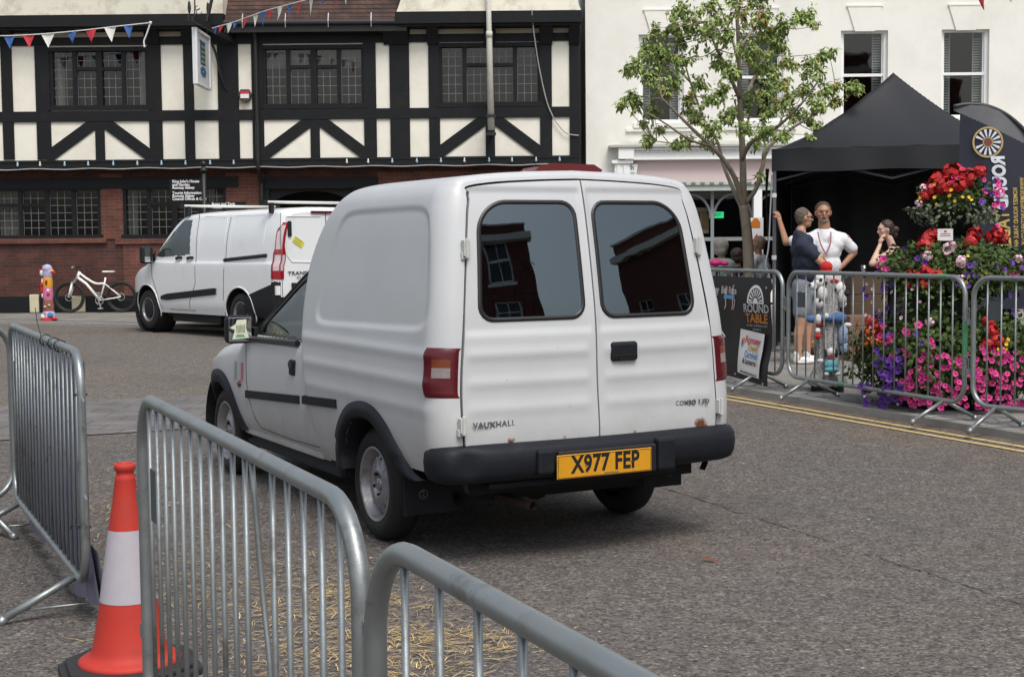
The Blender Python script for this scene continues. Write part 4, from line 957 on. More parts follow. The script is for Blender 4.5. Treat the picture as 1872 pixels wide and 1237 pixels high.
for s in (1, -1):
    for pts in (((1.40, 1.93), (1.36, 1.6), (1.32, 1.25), (1.30, .8), (1.50, .5), (1.52, .36)), ((.42, 1.86), (.42, 1.2), (.46, .38)), ((2.75, 1.18), (2.72, .9), (2.6, .7), (2.46, .42), (2.4, .36)), ((1.34, .36), (2.4, .36)), ((-.8, .36), (-.8, .36+.001)))[:4]:
        Q = []; 
        for (a, b), (c, d) in zip(pts, pts[1:]):
            for k in range(5): t = k/5; Q.append((a+(c-a)*t, s*(y2(a+(c-a)*t, b+(d-b)*t)+.001), b+(d-b)*t))
        line('door_gap', Q, .006, g2line, VB)
    for (xa, xb, za, zb_, zc, zd) in ((1.28, .50, 1.89, 1.28, 1.86, 1.36), (.34, -.62, 1.88, 1.30, 1.88, 1.34)):     # pressed side panels
        pts = [(xa, zb_), (xa-.02, za-.06), (xa-.08, za), (xb+.06, zc), (xb, zc-.06), (xb, zd)]; Q = []
        for (a, b), (c, d) in zip(pts, pts[1:]):
            for k in range(5): t = k/5; Q.append((a+(c-a)*t, s*(y2(a+(c-a)*t, b+(d-b)*t)-.002), b+(d-b)*t))
        line('pressed_edge', Q, .006, gloss, VB)
    mb = MB(); vs_ = []; n = 20
    for k in range(n+1):
        x = 2.42-1.77*k/n; zc = .55+.14*k/n; h = .034+.028*min(1, k/2, (n-k+.6)/1.2); y = y2(x, zc)
        vs_ += [(x, s*(y-.02), zc-h), (x, s*(y+.018), zc-h*.8), (x, s*(y+.018), zc+h*.8), (x, s*(y-.02), zc+h)]
    mb.add(vs_, [(a*4+b, (a+1)*4+b, (a+1)*4+b+1, a*4+b+1) for a in range(n) for b in range(3)]); build(mb, 'side_trim', bpm, VB)
    mb = MB(); P = [(.46-1.2*k/12, s*(y2(.46-1.2*k/12, 1.2)+.004), 1.185+.075*k/12) for k in range(13)]; mb.tube(P, .028, 4); mb.tube([(p[0], p[1]+s*.018, p[2]) for p in P[:11]], .012, 6); build(mb, 'door_rail', bpm, VB)
    mb = MB(); mb.grid(lambda u, v: (lambda x, z: V((x, s*(y2(max(x, -1.0), z)+.008), z)))(-.16-.86*u, .34+(.30+.23*u-.02)*v), 14, 12); build(mb, 'bumper_corner', bpm, VB)
    for hx in (1.86, 1.50):
        mb = MB(); y = y2(hx, 1.2); mb.tube([(hx+.09, s*(y+.002), 1.205), (hx+.05, s*(y+.03), 1.215), (hx-.05, s*(y+.03), 1.225), (hx-.09, s*(y+.002), 1.22)], .022, 8); build(mb, 'door_handle', bpm, VB, smooth=True)
    for cx in (0, 2.93):
        mb = MB(); mb.lathe([(.425, 0), (.425, -.34)], Mx.Translation((cx, s*.96, .34)) @ Mx.Rotation(rad(-90*s), 4, 'X'), 32, False); mb.box(cx-.42, cx+.42, s*.58, s*.62, .2, .8); build(mb, 'wheel_well', wellm, VB)
        mb = MB(); P = [(cx+.422*math.cos(a), s*(y2(max(-.9, min(3.5, cx+.422*math.cos(a))), .34+.422*math.sin(a))+.002), .34+.422*math.sin(a)) for a in [math.pi*k/24 for k in range(-2, 27)]]; mb.tube(P, .012, 6); build(mb, 'arch_lip', gloss, VB, smooth=True)
        wheel(VB, cx, .84*s, .335, s, .335, .20, .22, 16, rubber, steel)
        mb = MB(); Mw = Mx.Translation((cx, .84*s, .335)) @ Mx.Rotation(rad(-90*s), 4, 'X'); mb.lathe([(.148, .075), (.14, .092), (.10, .10), (.05, .105), (0, .108)], Mw, 24, False); build(mb, 'hub_cap', bpm, VB, smooth=True)
    # tall rear lamp cluster on the corner
    i0, i1 = None, None
    def f2(u, v):
        z = .90+.86*v; xa = -1.03 if z < 1.3 else -1.035; x = -1.022+(.115-.035*sst(.45, .55, v))*u**1.3*(1-.6*sst(.8, 1, v)); P = resample(sec2(max(x, -1.02)), 50); y = itp([(p.y, p.x) for p in P if p.y < 1.9], z)
        return V((x-.012*(1-u), s*(y+.014*(1-.3*u)), z))
    m2 = lambda u, v: (2 if (.52 < v < .96 and .2 < u < .8) or (.16 < v < .42 and .15 < u < .7) else 0)
    mb = MB(); mb.grid(f2, 10, 40, mat=m2)
    mb.grid(lambda u, v: V((-1.032, s*(f2(0, v).y*s-.065*(1-.5*sst(.4, .6, v))*u), f2(0, v).z)), 4, 40, mat=lambda u, v: 2 if (.16 < v < .42 and u < .7) else 0)
    build(mb, 'tail_light', [M('bright_red_lens', (.26, .008, .016), .2, coat=.5), amb_l, M('frosted_lens', (.50, .43, .45), .3)] if s == 1 else [bpy.data.materials['bright_red_lens'], amb_l, bpy.data.materials['frosted_lens']], VB)
    mb = MB(); mb.obox(Mx.Translation((2.66, s*1.10, 1.27)) @ Mx.Rotation(rad(-8*s), 4, 'Z'), .07, .105, .15); m_ = build(mb, 'door_mirror', bpm, VB, bevel=.04); mb = MB(); mb.box(2.585, 2.592, s*1.03, s*1.17, 1.15, 1.38); build(mb, 'mirror_glass', bpy.data.materials['mirror_glass'], m_)
    mb = MB(); mb.add([(2.60, s*.975, 1.16), (2.9, s*.965, 1.14), (2.58, s*.965, 1.33)], [(0,1,2)]); mb.tube([(2.68, s*.93, 1.2), (2.68, s*1.03, 1.22)], .035, 8); build(mb, 'mirror_arm', bpm, VB)
mb = MB()
for y in (.02,): mb.tube([(-1.024, y, 1.9), (-1.026, y, 1.2), (-1.026, y, .64)], .007, 5)
mb.tube([(-1.024, .845, 1.9), (-1.026, .86, 1.7), (-1.026, .84, .64)], .005, 5); build(mb, 'rear_door_gap', g2line, VB)
mb = MB()
for a, b in ((.10, .74), (-.70, -.06)):
    P = [(a, .98), (a, 1.86), (b, 1.86), (b, 1.45), (b, 1.2), (b-.2 if a > 0 else b, 1.15), (a, 1.15)]
    mb.tube([(-1.024, y, z) for y, z in ((a, 1.16), (a, 1.85), (b, 1.85), (b, 1.25), (b-.08, 1.16), (a, 1.14))], .008, 5, closed=True)
build(mb, 'pressed_edge', gloss, VB)
mb = MB(); mb.box(-1.05, -1.01, .66, .73, 1.54, 1.78); build(mb, 'rear_door_handle', bpm, VB, bevel=.02)
mb = MB(); mb.box(-1.05, -1.01, .30, -.30, 1.895, 1.935); build(mb, 'roof_brake_light', bpy.data.materials['dark_red_lens'], VB, bevel=.01)
fx2 = (0, -1, 0)
mb = MB(); Ms = frame((-1.027, .54, 1.46), (0, -.82, -.5), (0, -.4, .9)); mb.prism([(-.10, -.05), (.10, -.05), (.10, .05), (-.10, .05)], Ms, .003); ys = build(mb, 'yellow_sticker', M('sticker_yellow', (.65, .60, .06), .5), VB)
mb = MB(); Mt = Ms @ Mx.Translation((0, 0, .004))
for z in (-.03, -.012, .02, .035): mb.prism([(-.085, z), (.07, z), (.07, z+.006), (-.085, z+.006)], Mt, .001)
build(mb, 'sticker_print', M('print_grey', (.2, .2, .08), .6), ys)
mb = MB(); textmb(mb, 'TRANSIT', .075, frame((-1.03, .52, .985), fx2, (0, 0, 1)), .003, .001, 1.5); textmb(mb, 'CUSTOM', .05, frame((-1.03, .42, .92), fx2, (0, 0, 1)), .003, 0, 1.6); build(mb, 'badge_lettering', chrome, VB)
mb = MB(); mb.box(-1.06, -1.02, .68, .3, .74, .84); mb.box(-1.05, -1.02, .62, -.3, .56, .74); build(mb, 'tailgate_trim', bpm, VB, bevel=.01)
mb = MB(); mb.box(-1.07, -1.05, .50, -.02, .60, .71); p2 = build(mb, 'number_plate', bpy.data.materials['yellow_plate'], VB); mb = MB(); textmb(mb, 'X7 757J', .09, frame((-1.072, .24, .655), fx2, (0, 0, 1)), .001, .001, .9); build(mb, 'plate_lettering', seal, p2)
mb = MB(); mb.box(-1.03, -.99, .88, .955, .66, .80); build(mb, 'reflector', M('white_label', (.7, .7, .7), .5), VB)
mb = MB(); mb.box(-.6, 3.6, -.8, .8, .22, .34); mb.box(.7, 2.2, .60, .88, .16, .34); build(mb, 'underbody', wellm, VB)
for x, xl in ((-.72, 0), (1.75, 0)):
    mb = MB(); mb.tube([(x, .92, 2.07), (x, -.92, 2.07)], .022, 8); br_ = build(mb, 'roof_bar', M('pale_bar', (.62, .62, .58), .5) if x < 0 else bpy.data.materials['pale_bar'], VB, smooth=True)
    mb = MB()
    for s in (1, -1): mb.box(x-.03, x+.03, s*.78, s*.84, 1.90, 2.06); mb.box(x-.04, x+.04, s*.90, s*.97, 2.03, 2.10)
    build(mb, 'bar_foot', bpm, br_)
mb = MB(); mb.box(1.72, 1.78, .5, .56, 1.95, 2.2); 
# ---------------------------------------------------------------- crowd barriers
def barrier(label, A, B, z0=0.0, Ln=None, nb=17, lean=0, group='galvanised crowd barriers', plate=True, paintm=None, feet=(.22, .22), H=1.1, rt=.0168, bent=(), hook=True):
    """A, B: ground points of the two ends"""
    A, B = V((A[0], A[1], 0)), V((B[0], B[1], 0)); d = B-A; L_ = d.length; rz = math.atan2(d.y, d.x)
    t = thing('crowd_barrier', label, 'barrier', (A.x, A.y, z0), rz, group)
    r = .15; zb = .17; P = []
    for cx, cz, a0 in ((L_-r, zb+r, -90), (L_-r, H-rt-r, 0), (r, H-rt-r, 90), (r, zb+r, 180)):
        for k in range(9): a = rad(a0+90*k/8); P.append((cx+r*math.cos(a), 0, cz+r*math.sin(a)))
    mb = MB(); mb.smooth = True; mb.tube(P, rt, 14, closed=True, up=(0, 1, 0)); fr_ = build(mb, 'frame', galv, t)
    b = []
    for k in range(1, nb+1):
        x = L_*k/(nb+1); mb = MB(); mb.smooth = True
        dz = r-math.sqrt(max(0, r*r-(r-x)**2)) if x < r else (r-math.sqrt(max(0, r*r-(r-(L_-x))**2)) if x > L_-r else 0)
        if k in bent: mb.tube(catmull([(x-.05, 0, H-rt*2), (x-.02, .01, .8), (x+.02, .012, .6), (x, 0, zb)], 4), .0062, 8)
        else: mb.tube([(x, 0, zb+dz), (x, 0, H-rt-dz)], .0062 if rt < .018 else .007, 8)
        build(mb, 'bar', galv, t)
    if plate:
        x = L_/(nb+1); mb = MB(); mb.box(x, 2*x, -.002, .002, H-.34, H-.20); build(mb, 'name_plate', galvp, t)
    for x in (feet[0], L_-feet[1]):
        mb = MB(); mb.smooth = True
        for s in (1, -1): mb.tube([(x, 0, zb), (x, s*.30, .018)], .016, 10); mb.cyl((x, s*.285, .03), (x, s*.31, .0), .021, n=10)
        mb.tube([(x, -.25, .05), (x, .25, .05)], .005, 6); build(mb, 'foot', galv, t)
    if hook:
        for z in (.42, .80):
            mb = MB(); mb.tube([(L_+.018, 0, z), (L_+.045, 0, z), (L_+.05, 0, z+.10), (L_+.02, 0, z+.11)], .006, 6); build(mb, 'hook', galv, t)
            mb = MB(); mb.box(-.055, -.018, -.012, .012, z-.02, z+.02); build(mb, 'loop', galv, t)
    return t
def lvl(px, py, z): return gr(px, py, z)
# barrier in front of the van (centre), its neighbour at lower right, and the lined one at far left
a, b = lvl(262, 722, 1.09), lvl(622, 905, 1.09)
dd = (b-a).normalized(); A_ = a-dd*.03; B_ = b+dd*.10
barrier('galvanised crowd barrier standing behind the traffic cone, with one bent bar', (A_.x, A_.y), (B_.x, B_.y), nb=17, bent=(12,))
a2, b2 = lvl(715, 988, 1.09), lvl(1165, 1237, 1.09); d2 = (b2-a2).normalized(); a2 = a2-d2*.075
e2 = a2+d2*2.3; barrier('galvanised crowd barrier nearest the viewer, running out of the bottom of the picture', (a2.x, a2.y), (e2.x, e2.y), nb=17)
# lined barrier at the left
a3, b3 = lvl(10, 588, 1.09), lvl(140, 640, 1.09); print('L1', a3, b3)
d3 = (b3-a3).normalized(); b3 = b3+d3*.08; a3 = b3-d3*2.3
lin = barrier('galvanised crowd barrier lined with dark blue-grey cloth, behind the cone', (a3.x, a3.y), (b3.x, b3.y), nb=19, plate=True)
cloth = M('blue_grey_cloth', (.19, .18, .25), .85, var=.25, vs=3)
mb = MB(); LN = (b3-a3).length
def clf(u, v):
    x = .04+(LN-.08)*u; z = 1.04-(.92)*v
    y = .03+.014*math.sin(u*38)*(.4+v)+.01*math.sin(u*91+2)+ (.12*max(0, v-.8)*5*.25)
    if v > .86: z -= (.10*math.sin(u*5+.6)**2)*(v-.86)/.14
    return V((x, y, max(.015, z)))
mb.grid(clf, 140, 20); build(mb, 'cloth_lining', cloth, lin)
mb = MB(); P = [(LN-.30-.35*k/8, .09+.28*k/8, .22-.2*k/8) for k in range(9)]
mb.grid(lambda u, v: V((LN-.85+.86*u+.05*v, .045+.03*v, .30*(1-v)+(.03+.05*math.sin(u*7)**2)*v)), 30, 8); build(mb, 'cloth_skirt', cloth, lin)
ties = M('black_cable_tie', (.01, .01, .012), .5)
mb = MB()
for x, z in ((LN-.52, 1.08), (LN-.95, 1.08), (LN-.70, 1.08), (LN-.008, .92), (LN-.0, .40)):
    if z > 1: P = [(x, .026*math.cos(k/8*6.28), z+.026*math.sin(k/8*6.28)) for k in range(9)]
    else: P = [(LN-.021+.026*math.cos(k/8*6.28), .026*math.sin(k/8*6.28), z) for k in range(9)]
    mb.tube(P, .003, 5)
mb.tube([(LN-.95, -.02, 1.10), (LN-.98, -.03, 1.16), (LN-1.03, -.03, 1.22)], .0022, 5); mb.tube([(LN-.04, -.02, .40), (LN-.12, -.03, .395), (LN-.17, -.03, .37)], .003, 5)
build(mb, 'cable_tie', ties, lin)
a4 = a3-d3*.04; q4 = a4+V((-1.35, -1.85, 0)); barrier('galvanised crowd barrier cut off by the left edge, meeting the cloth lined one', (q4.x, q4.y), (a4.x, a4.y), nb=17)
# right-hand barriers along the kerb
bz = PZ
f = lambda px, py: gr(px, py, bz)
m1 = (f(1442, 732)+f(1525, 724))/2; m2 = (f(1683, 773)+f(1768, 768))/2; dm = (m2-m1).normalized()
A5 = m1-dm*.40; B5 = m2+dm*.24; print('B2 len', (B5-A5).length)
bb = barrier('galvanised crowd barrier with green paint marks, in front of the flower tower', (A5.x, A5.y), (B5.x, B5.y), bz, nb=16, plate=True, feet=(.36, .24), H=1.16, rt=.0195)
gp = M('green_paint_mark', (.07, .26, .13), .6)
LB = (B5-A5).length
mb = MB(); mb.tube([(LB, 0, .55), (LB, 0, .80)], .0205, 12, caps=False); mb.tube([(LB-.33, 0, 1.1405), (LB-.22, 0, 1.1405)], .0205, 12, caps=False); mb.tube([(.82, 0, .17), (.92, 0, .17)], .0205, 12, caps=False); build(mb, 'paint_mark', gp, bb, smooth=True)
A6 = B5+dm*.10; d6 = (f(1792, 793)-f(1683, 773)).normalized(); d6 = (dm*.9+V((.45, -.35, 0))).normalized(); m3 = (f(1792, 793)+f(1872+35, 765))/2
B6 = A6+d6*2.3; barrier('galvanised crowd barrier cut off by the right edge, before the pink petunias', (A6.x, A6.y), (B6.x, B6.y), bz, nb=17, H=1.16, rt=.0195)
B7 = A5-dm*.10; m0 = (f(1357, 712)+f(1440, 712))/2; d7 = dm; A7 = B7-dm*2.3
bn = barrier('galvanised crowd barrier carrying the black event banner, beside the van', (A7.x, A7.y), (B7.x, B7.y), bz, nb=16, plate=False, feet=(.24, .42), H=1.16, rt=.0195)
# banner on it, local coordinates of the barrier
L7 = 2.3
ban = thing('event_banner', 'black printed banner with a half wheel emblem, tied to the barrier beside the van', 'banner', (A7.x, A7.y, bz), math.atan2((B7-A7).y, (B7-A7).x))
bx0, bx1 = .05, L7-.14
def banf(x, z, o=0): return V((x, -.045-.012*math.sin(x*7+z*3)-.010*math.sin(z*9)-o-.02*sst(1.9, 2.16, x)*sst(.4, .2, z), z))
mb = MB(); mb.grid(lambda u, v: banf(bx0+(bx1-bx0)*u, .15+.93*v-.10*u*(1-v)), 60, 30); build(mb, 'cloth', M('black_vinyl', (.010, .0095, .011), .5, var=.2), ban)
wht = M('banner_white', (.72, .72, .72), .6, var=.03); orng = M('banner_orange', (.75, .32, .08), .6, var=.05)
def onb(mb, poly, o=.004): mb.add([banf(x, z, o) for x, z in poly], [tuple(range(len(poly)))])
def onbt(mb, s, size, x, z, sx=1, off_=.0, shear=0, o=.005):
    i = len(mb.v); textmb(mb, s, size, frame((0, 0, 0), (1, 0, 0), (0, 0, 1)), .0005, off_, sx, shear=shear)
    for k in range(i, len(mb.v)): q = mb.v[k]; mb.v[k] = tuple(banf(q[0]+x, q[2]+z, o))
ex = L7-.40; ez = .84; mb = MB()
n = 20; ro, ri, rh = .15, .125, .04
sqx = .92
arc = lambda r_, a: (ex+r_*sqx*math.cos(a)*1.0, ez+r_*math.sin(a)*1.12)
for k in range(n): a0, a1 = math.pi*k/n, math.pi*(k+1)/n; onb(mb, [arc(ro, a0), arc(ro, a1), arc(ri, a1), arc(ri, a0)]); onb(mb, [arc(rh, a0), arc(rh, a1), (ex, ez)])
for k in range(9): a = math.pi*(k+.5)/9; onb(mb, [arc(rh+.012, a-.06), arc(ri-.008, a-.09), arc(ri-.008, a+.09), arc(rh+.012, a+.06)])
onb(mb, [(ex-ro*sqx, ez-.012), (ex+ro*sqx, ez-.012), (ex+ro*sqx, ez), (ex-ro*sqx, ez)])
onbt(mb, 'ROUND', .112, ex+.01, ez-.062, 1.06, .003); 
onbt(mb, 'ROMSEY, AMPFIELD AND', .025, ex+.01, ez-.225, 1.25, 0, .15); onbt(mb, 'DISTRICT', .025, ex+.01, ez-.262, 1.3, 0, .15)
onbt(mb, 'Romsey  Bed Race', .10, ex-.68, ez+.10, .90, .004, .1)
onbt(mb, 'S', .34, ex-.80, ez-.36, .85, .012); onbt(mb, 's', .10, ex-.69, ez-.56, .8, .003)
for p in (((ex-.62-.28, ez-.12), (ex-.62, ez-.36), (ex-.63, ez-.375), (ex-.62-.28, ez-.165)), ((ex-.62-.28, ez-.80), (ex-.62, ez-.585), (ex-.63, ez-.575), (ex-.62-.28, ez-.765))): onb(mb, list(p))
build(mb, 'printed_words', wht, ban)
mb = MB(); onbt(mb, 'TABLE', .118, ex+.012, ez-.158, 1.12, .004); build(mb, 'orange_word', orng, ban)
mb = MB(); c0 = ex-.50
mb.m = 0; onb(mb, [(c0-.12, ez+.02), (c0+.12, ez+.02), (c0+.13, ez+.055), (c0-.10, ez+.06)], .008)
mb.m = 1
for dx, s in ((-.09, 1), (.07, 1), (.12, -1)): onb(mb, [(c0+dx, ez+.02), (c0+dx+.022, ez+.02), (c0+dx+.02*s, ez-.05), (c0+dx-.02, ez-.09), (c0+dx-.035, ez-.085), (c0+dx, ez-.045)], .008)
for dx in (-.07, .09): onb(mb, [(c0+dx-.015, ez+.06), (c0+dx+.02, ez+.06), (c0+dx+.02, ez+.12), (c0+dx, ez+.155), (c0+dx-.018, ez+.12)], .008)
build(mb, 'running_figures', [M('bed_blue', (.12, .35, .6), .6), M('figure_pale', (.62, .45, .42), .6)], ban)
mb = MB()
for x in (.3, .9, 1.5, L7-.22):
    for z in (.985, .12+(.0 if x < 2 else -.05)): p = banf(x, z, .004); mb.cyl(p, p+V((0, -.004, 0)), .013, n=8)
build(mb, 'eyelets', ltgrey, ban)
ps = thing('carnival_poster', 'white poster with red, yellow and blue lettering, fixed low on the black event banner', 'poster', (A7.x, A7.y, bz), math.atan2((B7-A7).y, (B7-A7).x))
px0 = L7-.66; PO = .022
def pf(u, v): return (px0+.44*u-.06*(1-v)+.045*(1-u)*0, .145+.43*v-.03*u)
mb = MB(); mb.grid(lambda u, v: banf(*pf(u, v), PO+.008*math.sin(u*5+v*3)), 14, 16); build(mb, 'sheet', wht, ps)
def pt(mb, s, size, u, v, sx=1, off_=.002, shear=0):
    i = len(mb.v); textmb(mb, s, size, frame((0, 0, 0), (1, 0, 0), (0, 0, 1)), .0004, off_, sx, shear=shear); c = pf(u, v)
    for k in range(i, len(mb.v)): q = mb.v[k]; mb.v[k] = tuple(banf(q[0]+c[0]+q[2]*.15, q[2]+c[1]-q[0]*.07, PO+.012))
for nm, s_, c, u, v, sz in (('red_word', 'Romsey', (.6, .03, .06), .60, .80, .098), ('yellow_word', 'Town', (.62, .42, .03), .62, .63, .095), ('blue_word', 'Carnival', (.05, .33, .62), .60, .47, .09), ('black_words', '& Lanterns', (.02, .02, .02), .56, .31, .075)):
    mb = MB(); pt(mb, s_, sz, u, v, .82)
    if nm == 'black_words': pt(mb, 'www.romseycarnival.co.uk', .037, .55, .06, .85, .001)
    build(mb, nm, M(nm, c, .6), ps)
mb = MB()
for j, (u, v, r_) in enumerate(((.16, .74, .022), (.22, .78, .02), (.14, .67, .02))):
    mb.m = j; c = pf(u, v); mb.add([banf(c[0]+r_*math.cos(k/12*6.283), c[1]+1.2*r_*math.sin(k/12*6.283), PO+.010) for k in range(12)], [tuple(range(12))[::-1]])
build(mb, 'balloons', [bpy.data.materials['red_word'], orng, bpy.data.materials['blue_word']], ps)
# ---------------------------------------------------------------- traffic cone
g0 = gr(238, 1213, 0.03)
cn = thing('traffic_cone', 'orange traffic cone with a white band on a black rubber base', 'traffic cone', (g0.x, g0.y, 0), rad(22))
cone_red = M('cone_orange', (.44, .028, .016), .68, var=.12, vs=3, dirt=(.24, .035, .022), ds=4, dth=(.5, .8))
zz = lambda z: .125-(z-.05)*(.125-.037)/.62
mb = MB(); mb.smooth = True
mb.lathe([(.175, .04), (.178, .052), (.165, .062), (.140, .068), (.132, .085), (zz(.085)+.006, .10), (zz(.20)+.004, .20), (zz(.265)+.002, .265), (zz(.51)+.002, .51), (zz(.6), .60), (zz(.685), .685), (.036, .692), (.030, .70), (.030, .715), (.037, .722), (.037, .735), (.033, .742), (.026, .742), (.022, .70)], n=40, caps=False); build(mb, 'cone_body', cone_red, cn)
mb = MB(); mb.smooth = True; mb.lathe([(zz(.265)+.004, .263), (zz(.51)+.003, .512)], n=40, caps=False); build(mb, 'white_band', M('reflective_white', (.40, .375, .41), .45, var=.08, vs=30, dirt=(.38, .35, .38), ds=8), cn)
mb = MB(); o_ = [(math.cos(a)*.235 if k % 2 else math.cos(a)*.235, math.sin(a)*.235) for k, a in enumerate([math.pi*(2*k+1)/8 for k in range(8)])]
oc = [(.235, .12), (.12, .235), (-.12, .235), (-.235, .12), (-.235, -.12), (-.12, -.235), (.12, -.235), (.235, -.12)]
mb.prism(oc, Mx.Translation((0, 0, 0)), .028); mb.prism([(x*.9, y*.9) for x, y in oc], Mx.Translation((0, 0, .028)), .018); build(mb, 'rubber_base', M('recycled_rubber', (.022, .022, .024), .7, var=.3, bump=.3), cn, bevel=.006)
# ---------------------------------------------------------------- straw
straw = M('dry_straw', (.52, .38, .18), .75, var=.2, vs=30, island=.45)
mb = MB(); rs = random.Random(11)
def addstraw(c, sx, sy, n, a0):
    ca, sa = math.cos(a0), math.sin(a0)
    for _ in range(n):
        u, v = rs.gauss(0, sx), rs.gauss(0, sy); x, y = c[0]+u*ca-v*sa, c[1]+u*sa+v*ca
        L_ = rs.uniform(.02, .10); a = rs.uniform(0, math.pi) if rs.random() < .5 else rs.gauss(.2, .5); w_ = rs.uniform(.0008, .0019); z = rs.uniform(.003, .014); tl = rs.uniform(-.01, .012)
        p = V((x, y, z)); q = p+V((math.cos(a), math.sin(a), 0))*L_+V((0, 0, tl)); q.z = max(.003, q.z); m_ = (p+q)/2+V((-math.sin(a), math.cos(a), 0))*rs.gauss(0, .045)*L_+V((0, 0, .002))
        s = V((-math.sin(a), math.cos(a), 0))*w_
        mb.add([p-s, p+s, m_+s, m_-s, q+s, q-s], [(0,1,2,3), (3,2,4,5)])
for px, py, sx, sy, n in ((600, 1120, .26, .22, 420), (640, 1190, .25, .2, 420), (560, 1070, .22, .3, 150), (620, 1090, .12, .10, 170), (800, 1165, .20, .07, 190), (880, 1190, .12, .05, 70), (440, 1020, .5, .4, 160), (330, 960, .5, .5, 130), (205, 885, .3, .22, 110), (230, 930, .16, .12, 60), (350, 1060, .4, .3, 60), (480, 1190, .4, .3, 80), (740, 1230, .12, .1, 150), (420, 900, .9, 1.0, 110), (150, 1140, .3, .3, 10)):
    c = gr(px, py, 0); addstraw(c, sx, sy, n, 0)
props(build(mb, 'straw', straw), 'loose pale straw scattered over the road behind the near barriers', 'straw', kind='stuff')
mb = MB()
for _ in range(120):
    px, py = rs.uniform(0, 1872), 620+(1237-620)*rs.random()**.8; c = gr(px, py, 0.004 if px < 1300 else .005)
    if c.y > 20: continue
    r_ = rs.uniform(.003, .008); a = rs.random()*6; mb.add([V((c.x+r_*math.cos(a+k*1.57)*(1 if k % 2 else 2), c.y+r_*math.sin(a+k*1.57), .005+rs.random()*.004)) for k in range(4)], [(0,1,2,3)])
props(build(mb, 'litter', M('pale_litter', (.36, .34, .29), .8, island=.5)), 'tiny pale scraps of paper and chaff scattered on the road', 'litter', kind='stuff')
c = gr(1300, 1027, 0); mb = MB(); mb.grid(lambda u, v: V((c.x-.05+.10*u, c.y-.014*(1-abs(2*u-1))+.028*(1-abs(2*u-1))*v, .006+.012*math.sin(u*5)+.006*v)), 8, 3); props(build(mb, 'fallen_leaf', M('brown_leaf', (.16, .05, .03), .8)), 'single brown leaf lying on the open road behind the van', 'leaf')
# ---------------------------------------------------------------- black gazebo
TC, TA = V((5.2, 19.85, PZ)), math.atan2(-.967, -.254)+math.pi/2
TN = thing('gazebo', 'black pop-up gazebo with a pointed roof standing in front of the white building', 'gazebo', TC, TA)
blk = M('black_canopy', (.0085, .0095, .0125), .55, var=.15, vs=2, bump=.15, bs=8)
TE, TP = 2.60, 3.68; h_ = 1.5
def roof(x, y):
    t = max(abs(x), abs(y))/h_; sag = .05*math.sin(math.pi*min(1, t))*math.cos(math.pi*.5*min(abs(x), abs(y))/max(.01, max(abs(x), abs(y))))
    return V((x, y, TE+(TP-TE)*(1-t)**1.38 - sag*.6 + .006*math.sin(x*9+y*5)))
mb = MB(); mb.grid(lambda u, v: roof(-h_+2*h_*u, -h_+2*h_*v), 60, 60); build(mb, 'roof_canopy', blk, TN)
for k in range(4):
    Rm = Mx.Rotation(math.pi/2*k, 4, 'Z'); mb = MB()
    mb.grid(lambda u, v: Rm @ V((-h_+2*h_*u, -h_-.004-.012*math.sin(u*22)*v, TE+.0-.28*v-.02*v*math.sin(u*math.pi*2)**2)), 60, 6); build(mb, 'valance', blk, TN)
    if k != 0:
        mb = MB(); mb.grid(lambda u, v: Rm @ V((-h_+2*h_*u, -h_+.03+.02*math.sin(u*30+v), TE-.05-(TE-.1)*v)), 60, 10); build(mb, 'side_wall', blk, TN)
alum = M('grey_leg', (.16, .165, .175), .4, metal=.5)
for sx, sy in ((-1, -1), (1, -1), (1, 1), (-1, 1)):
    mb = MB(); x, y = sx*(h_-.03), sy*(h_-.03); mb.box(x-.022, x+.022, y-.022, y+.022, 0, TE-.25); mb.box(x-.016, x+.016, y-.016, y+.016, TE-.25, TE-.02); mb.box(x-.06, x+.06, y-.05, y+.05, 0, .012); lg = build(mb, 'leg', alum, TN)
    if (sx, sy) == (-1, -1):
        mb = MB()
        for z in (1.98, 1.18): mb.box(x-.03, x+.026, y-.027, y+.026, z, z+.055)
        build(mb, 'clip', wht, lg); mb = MB(); mb.tube(catmull([(x-.03, y-.03, 2.27), (x-.05, y-.04, 1.8), (x-.07, y-.05, 1.35), (x-.11, y-.06, 1.1), (x-.06, y-.05, .95), (x-.05, y-.04, .1)], 5), .010, 6); build(mb, 'strap', M('grey_strap', (.32, .33, .36), .7), lg)
        mb = MB(); mb.grid(lambda u, v: V((x-.05-.05*math.sin(v*3+u)*(1-v)-.02, y+.05-.10*u, 2.35-1.5*v)), 4, 12); build(mb, 'rolled_wall', blk, TN)
mb = MB()
for k in range(4):
    Rm = Mx.Rotation(math.pi/2*k, 4, 'Z')
    for i in range(2):
        a = -h_+.05+i*1.45; b = a+1.45
        for z0, z1 in ((TE-.40, TE-.06), (TE-.06, TE-.40)): mb.bar(Rm @ V((a, -h_+.06, z0)), Rm @ V((b, -h_+.06, z1)), .012, .025)
for k in range(4):
    Rm = Mx.Rotation(math.pi/2*k, 4, 'Z'); mb.bar(Rm @ V((0, -h_+.06, TE-.40)), Rm @ V((0, -.05, TE+.1)), .012, .025); mb.bar(Rm @ V((0, -h_+.06, TE-.06)), Rm @ V((0, -.05, TE-.3)), .012, .025)
mb.bar((0, 0, TE-.35), (0, 0, TP-.06), .04, .04, up=(1, 0, 0)); build(mb, 'scissor_frame', M('dark_frame', (.05, .05, .055), .4, metal=.5), TN)
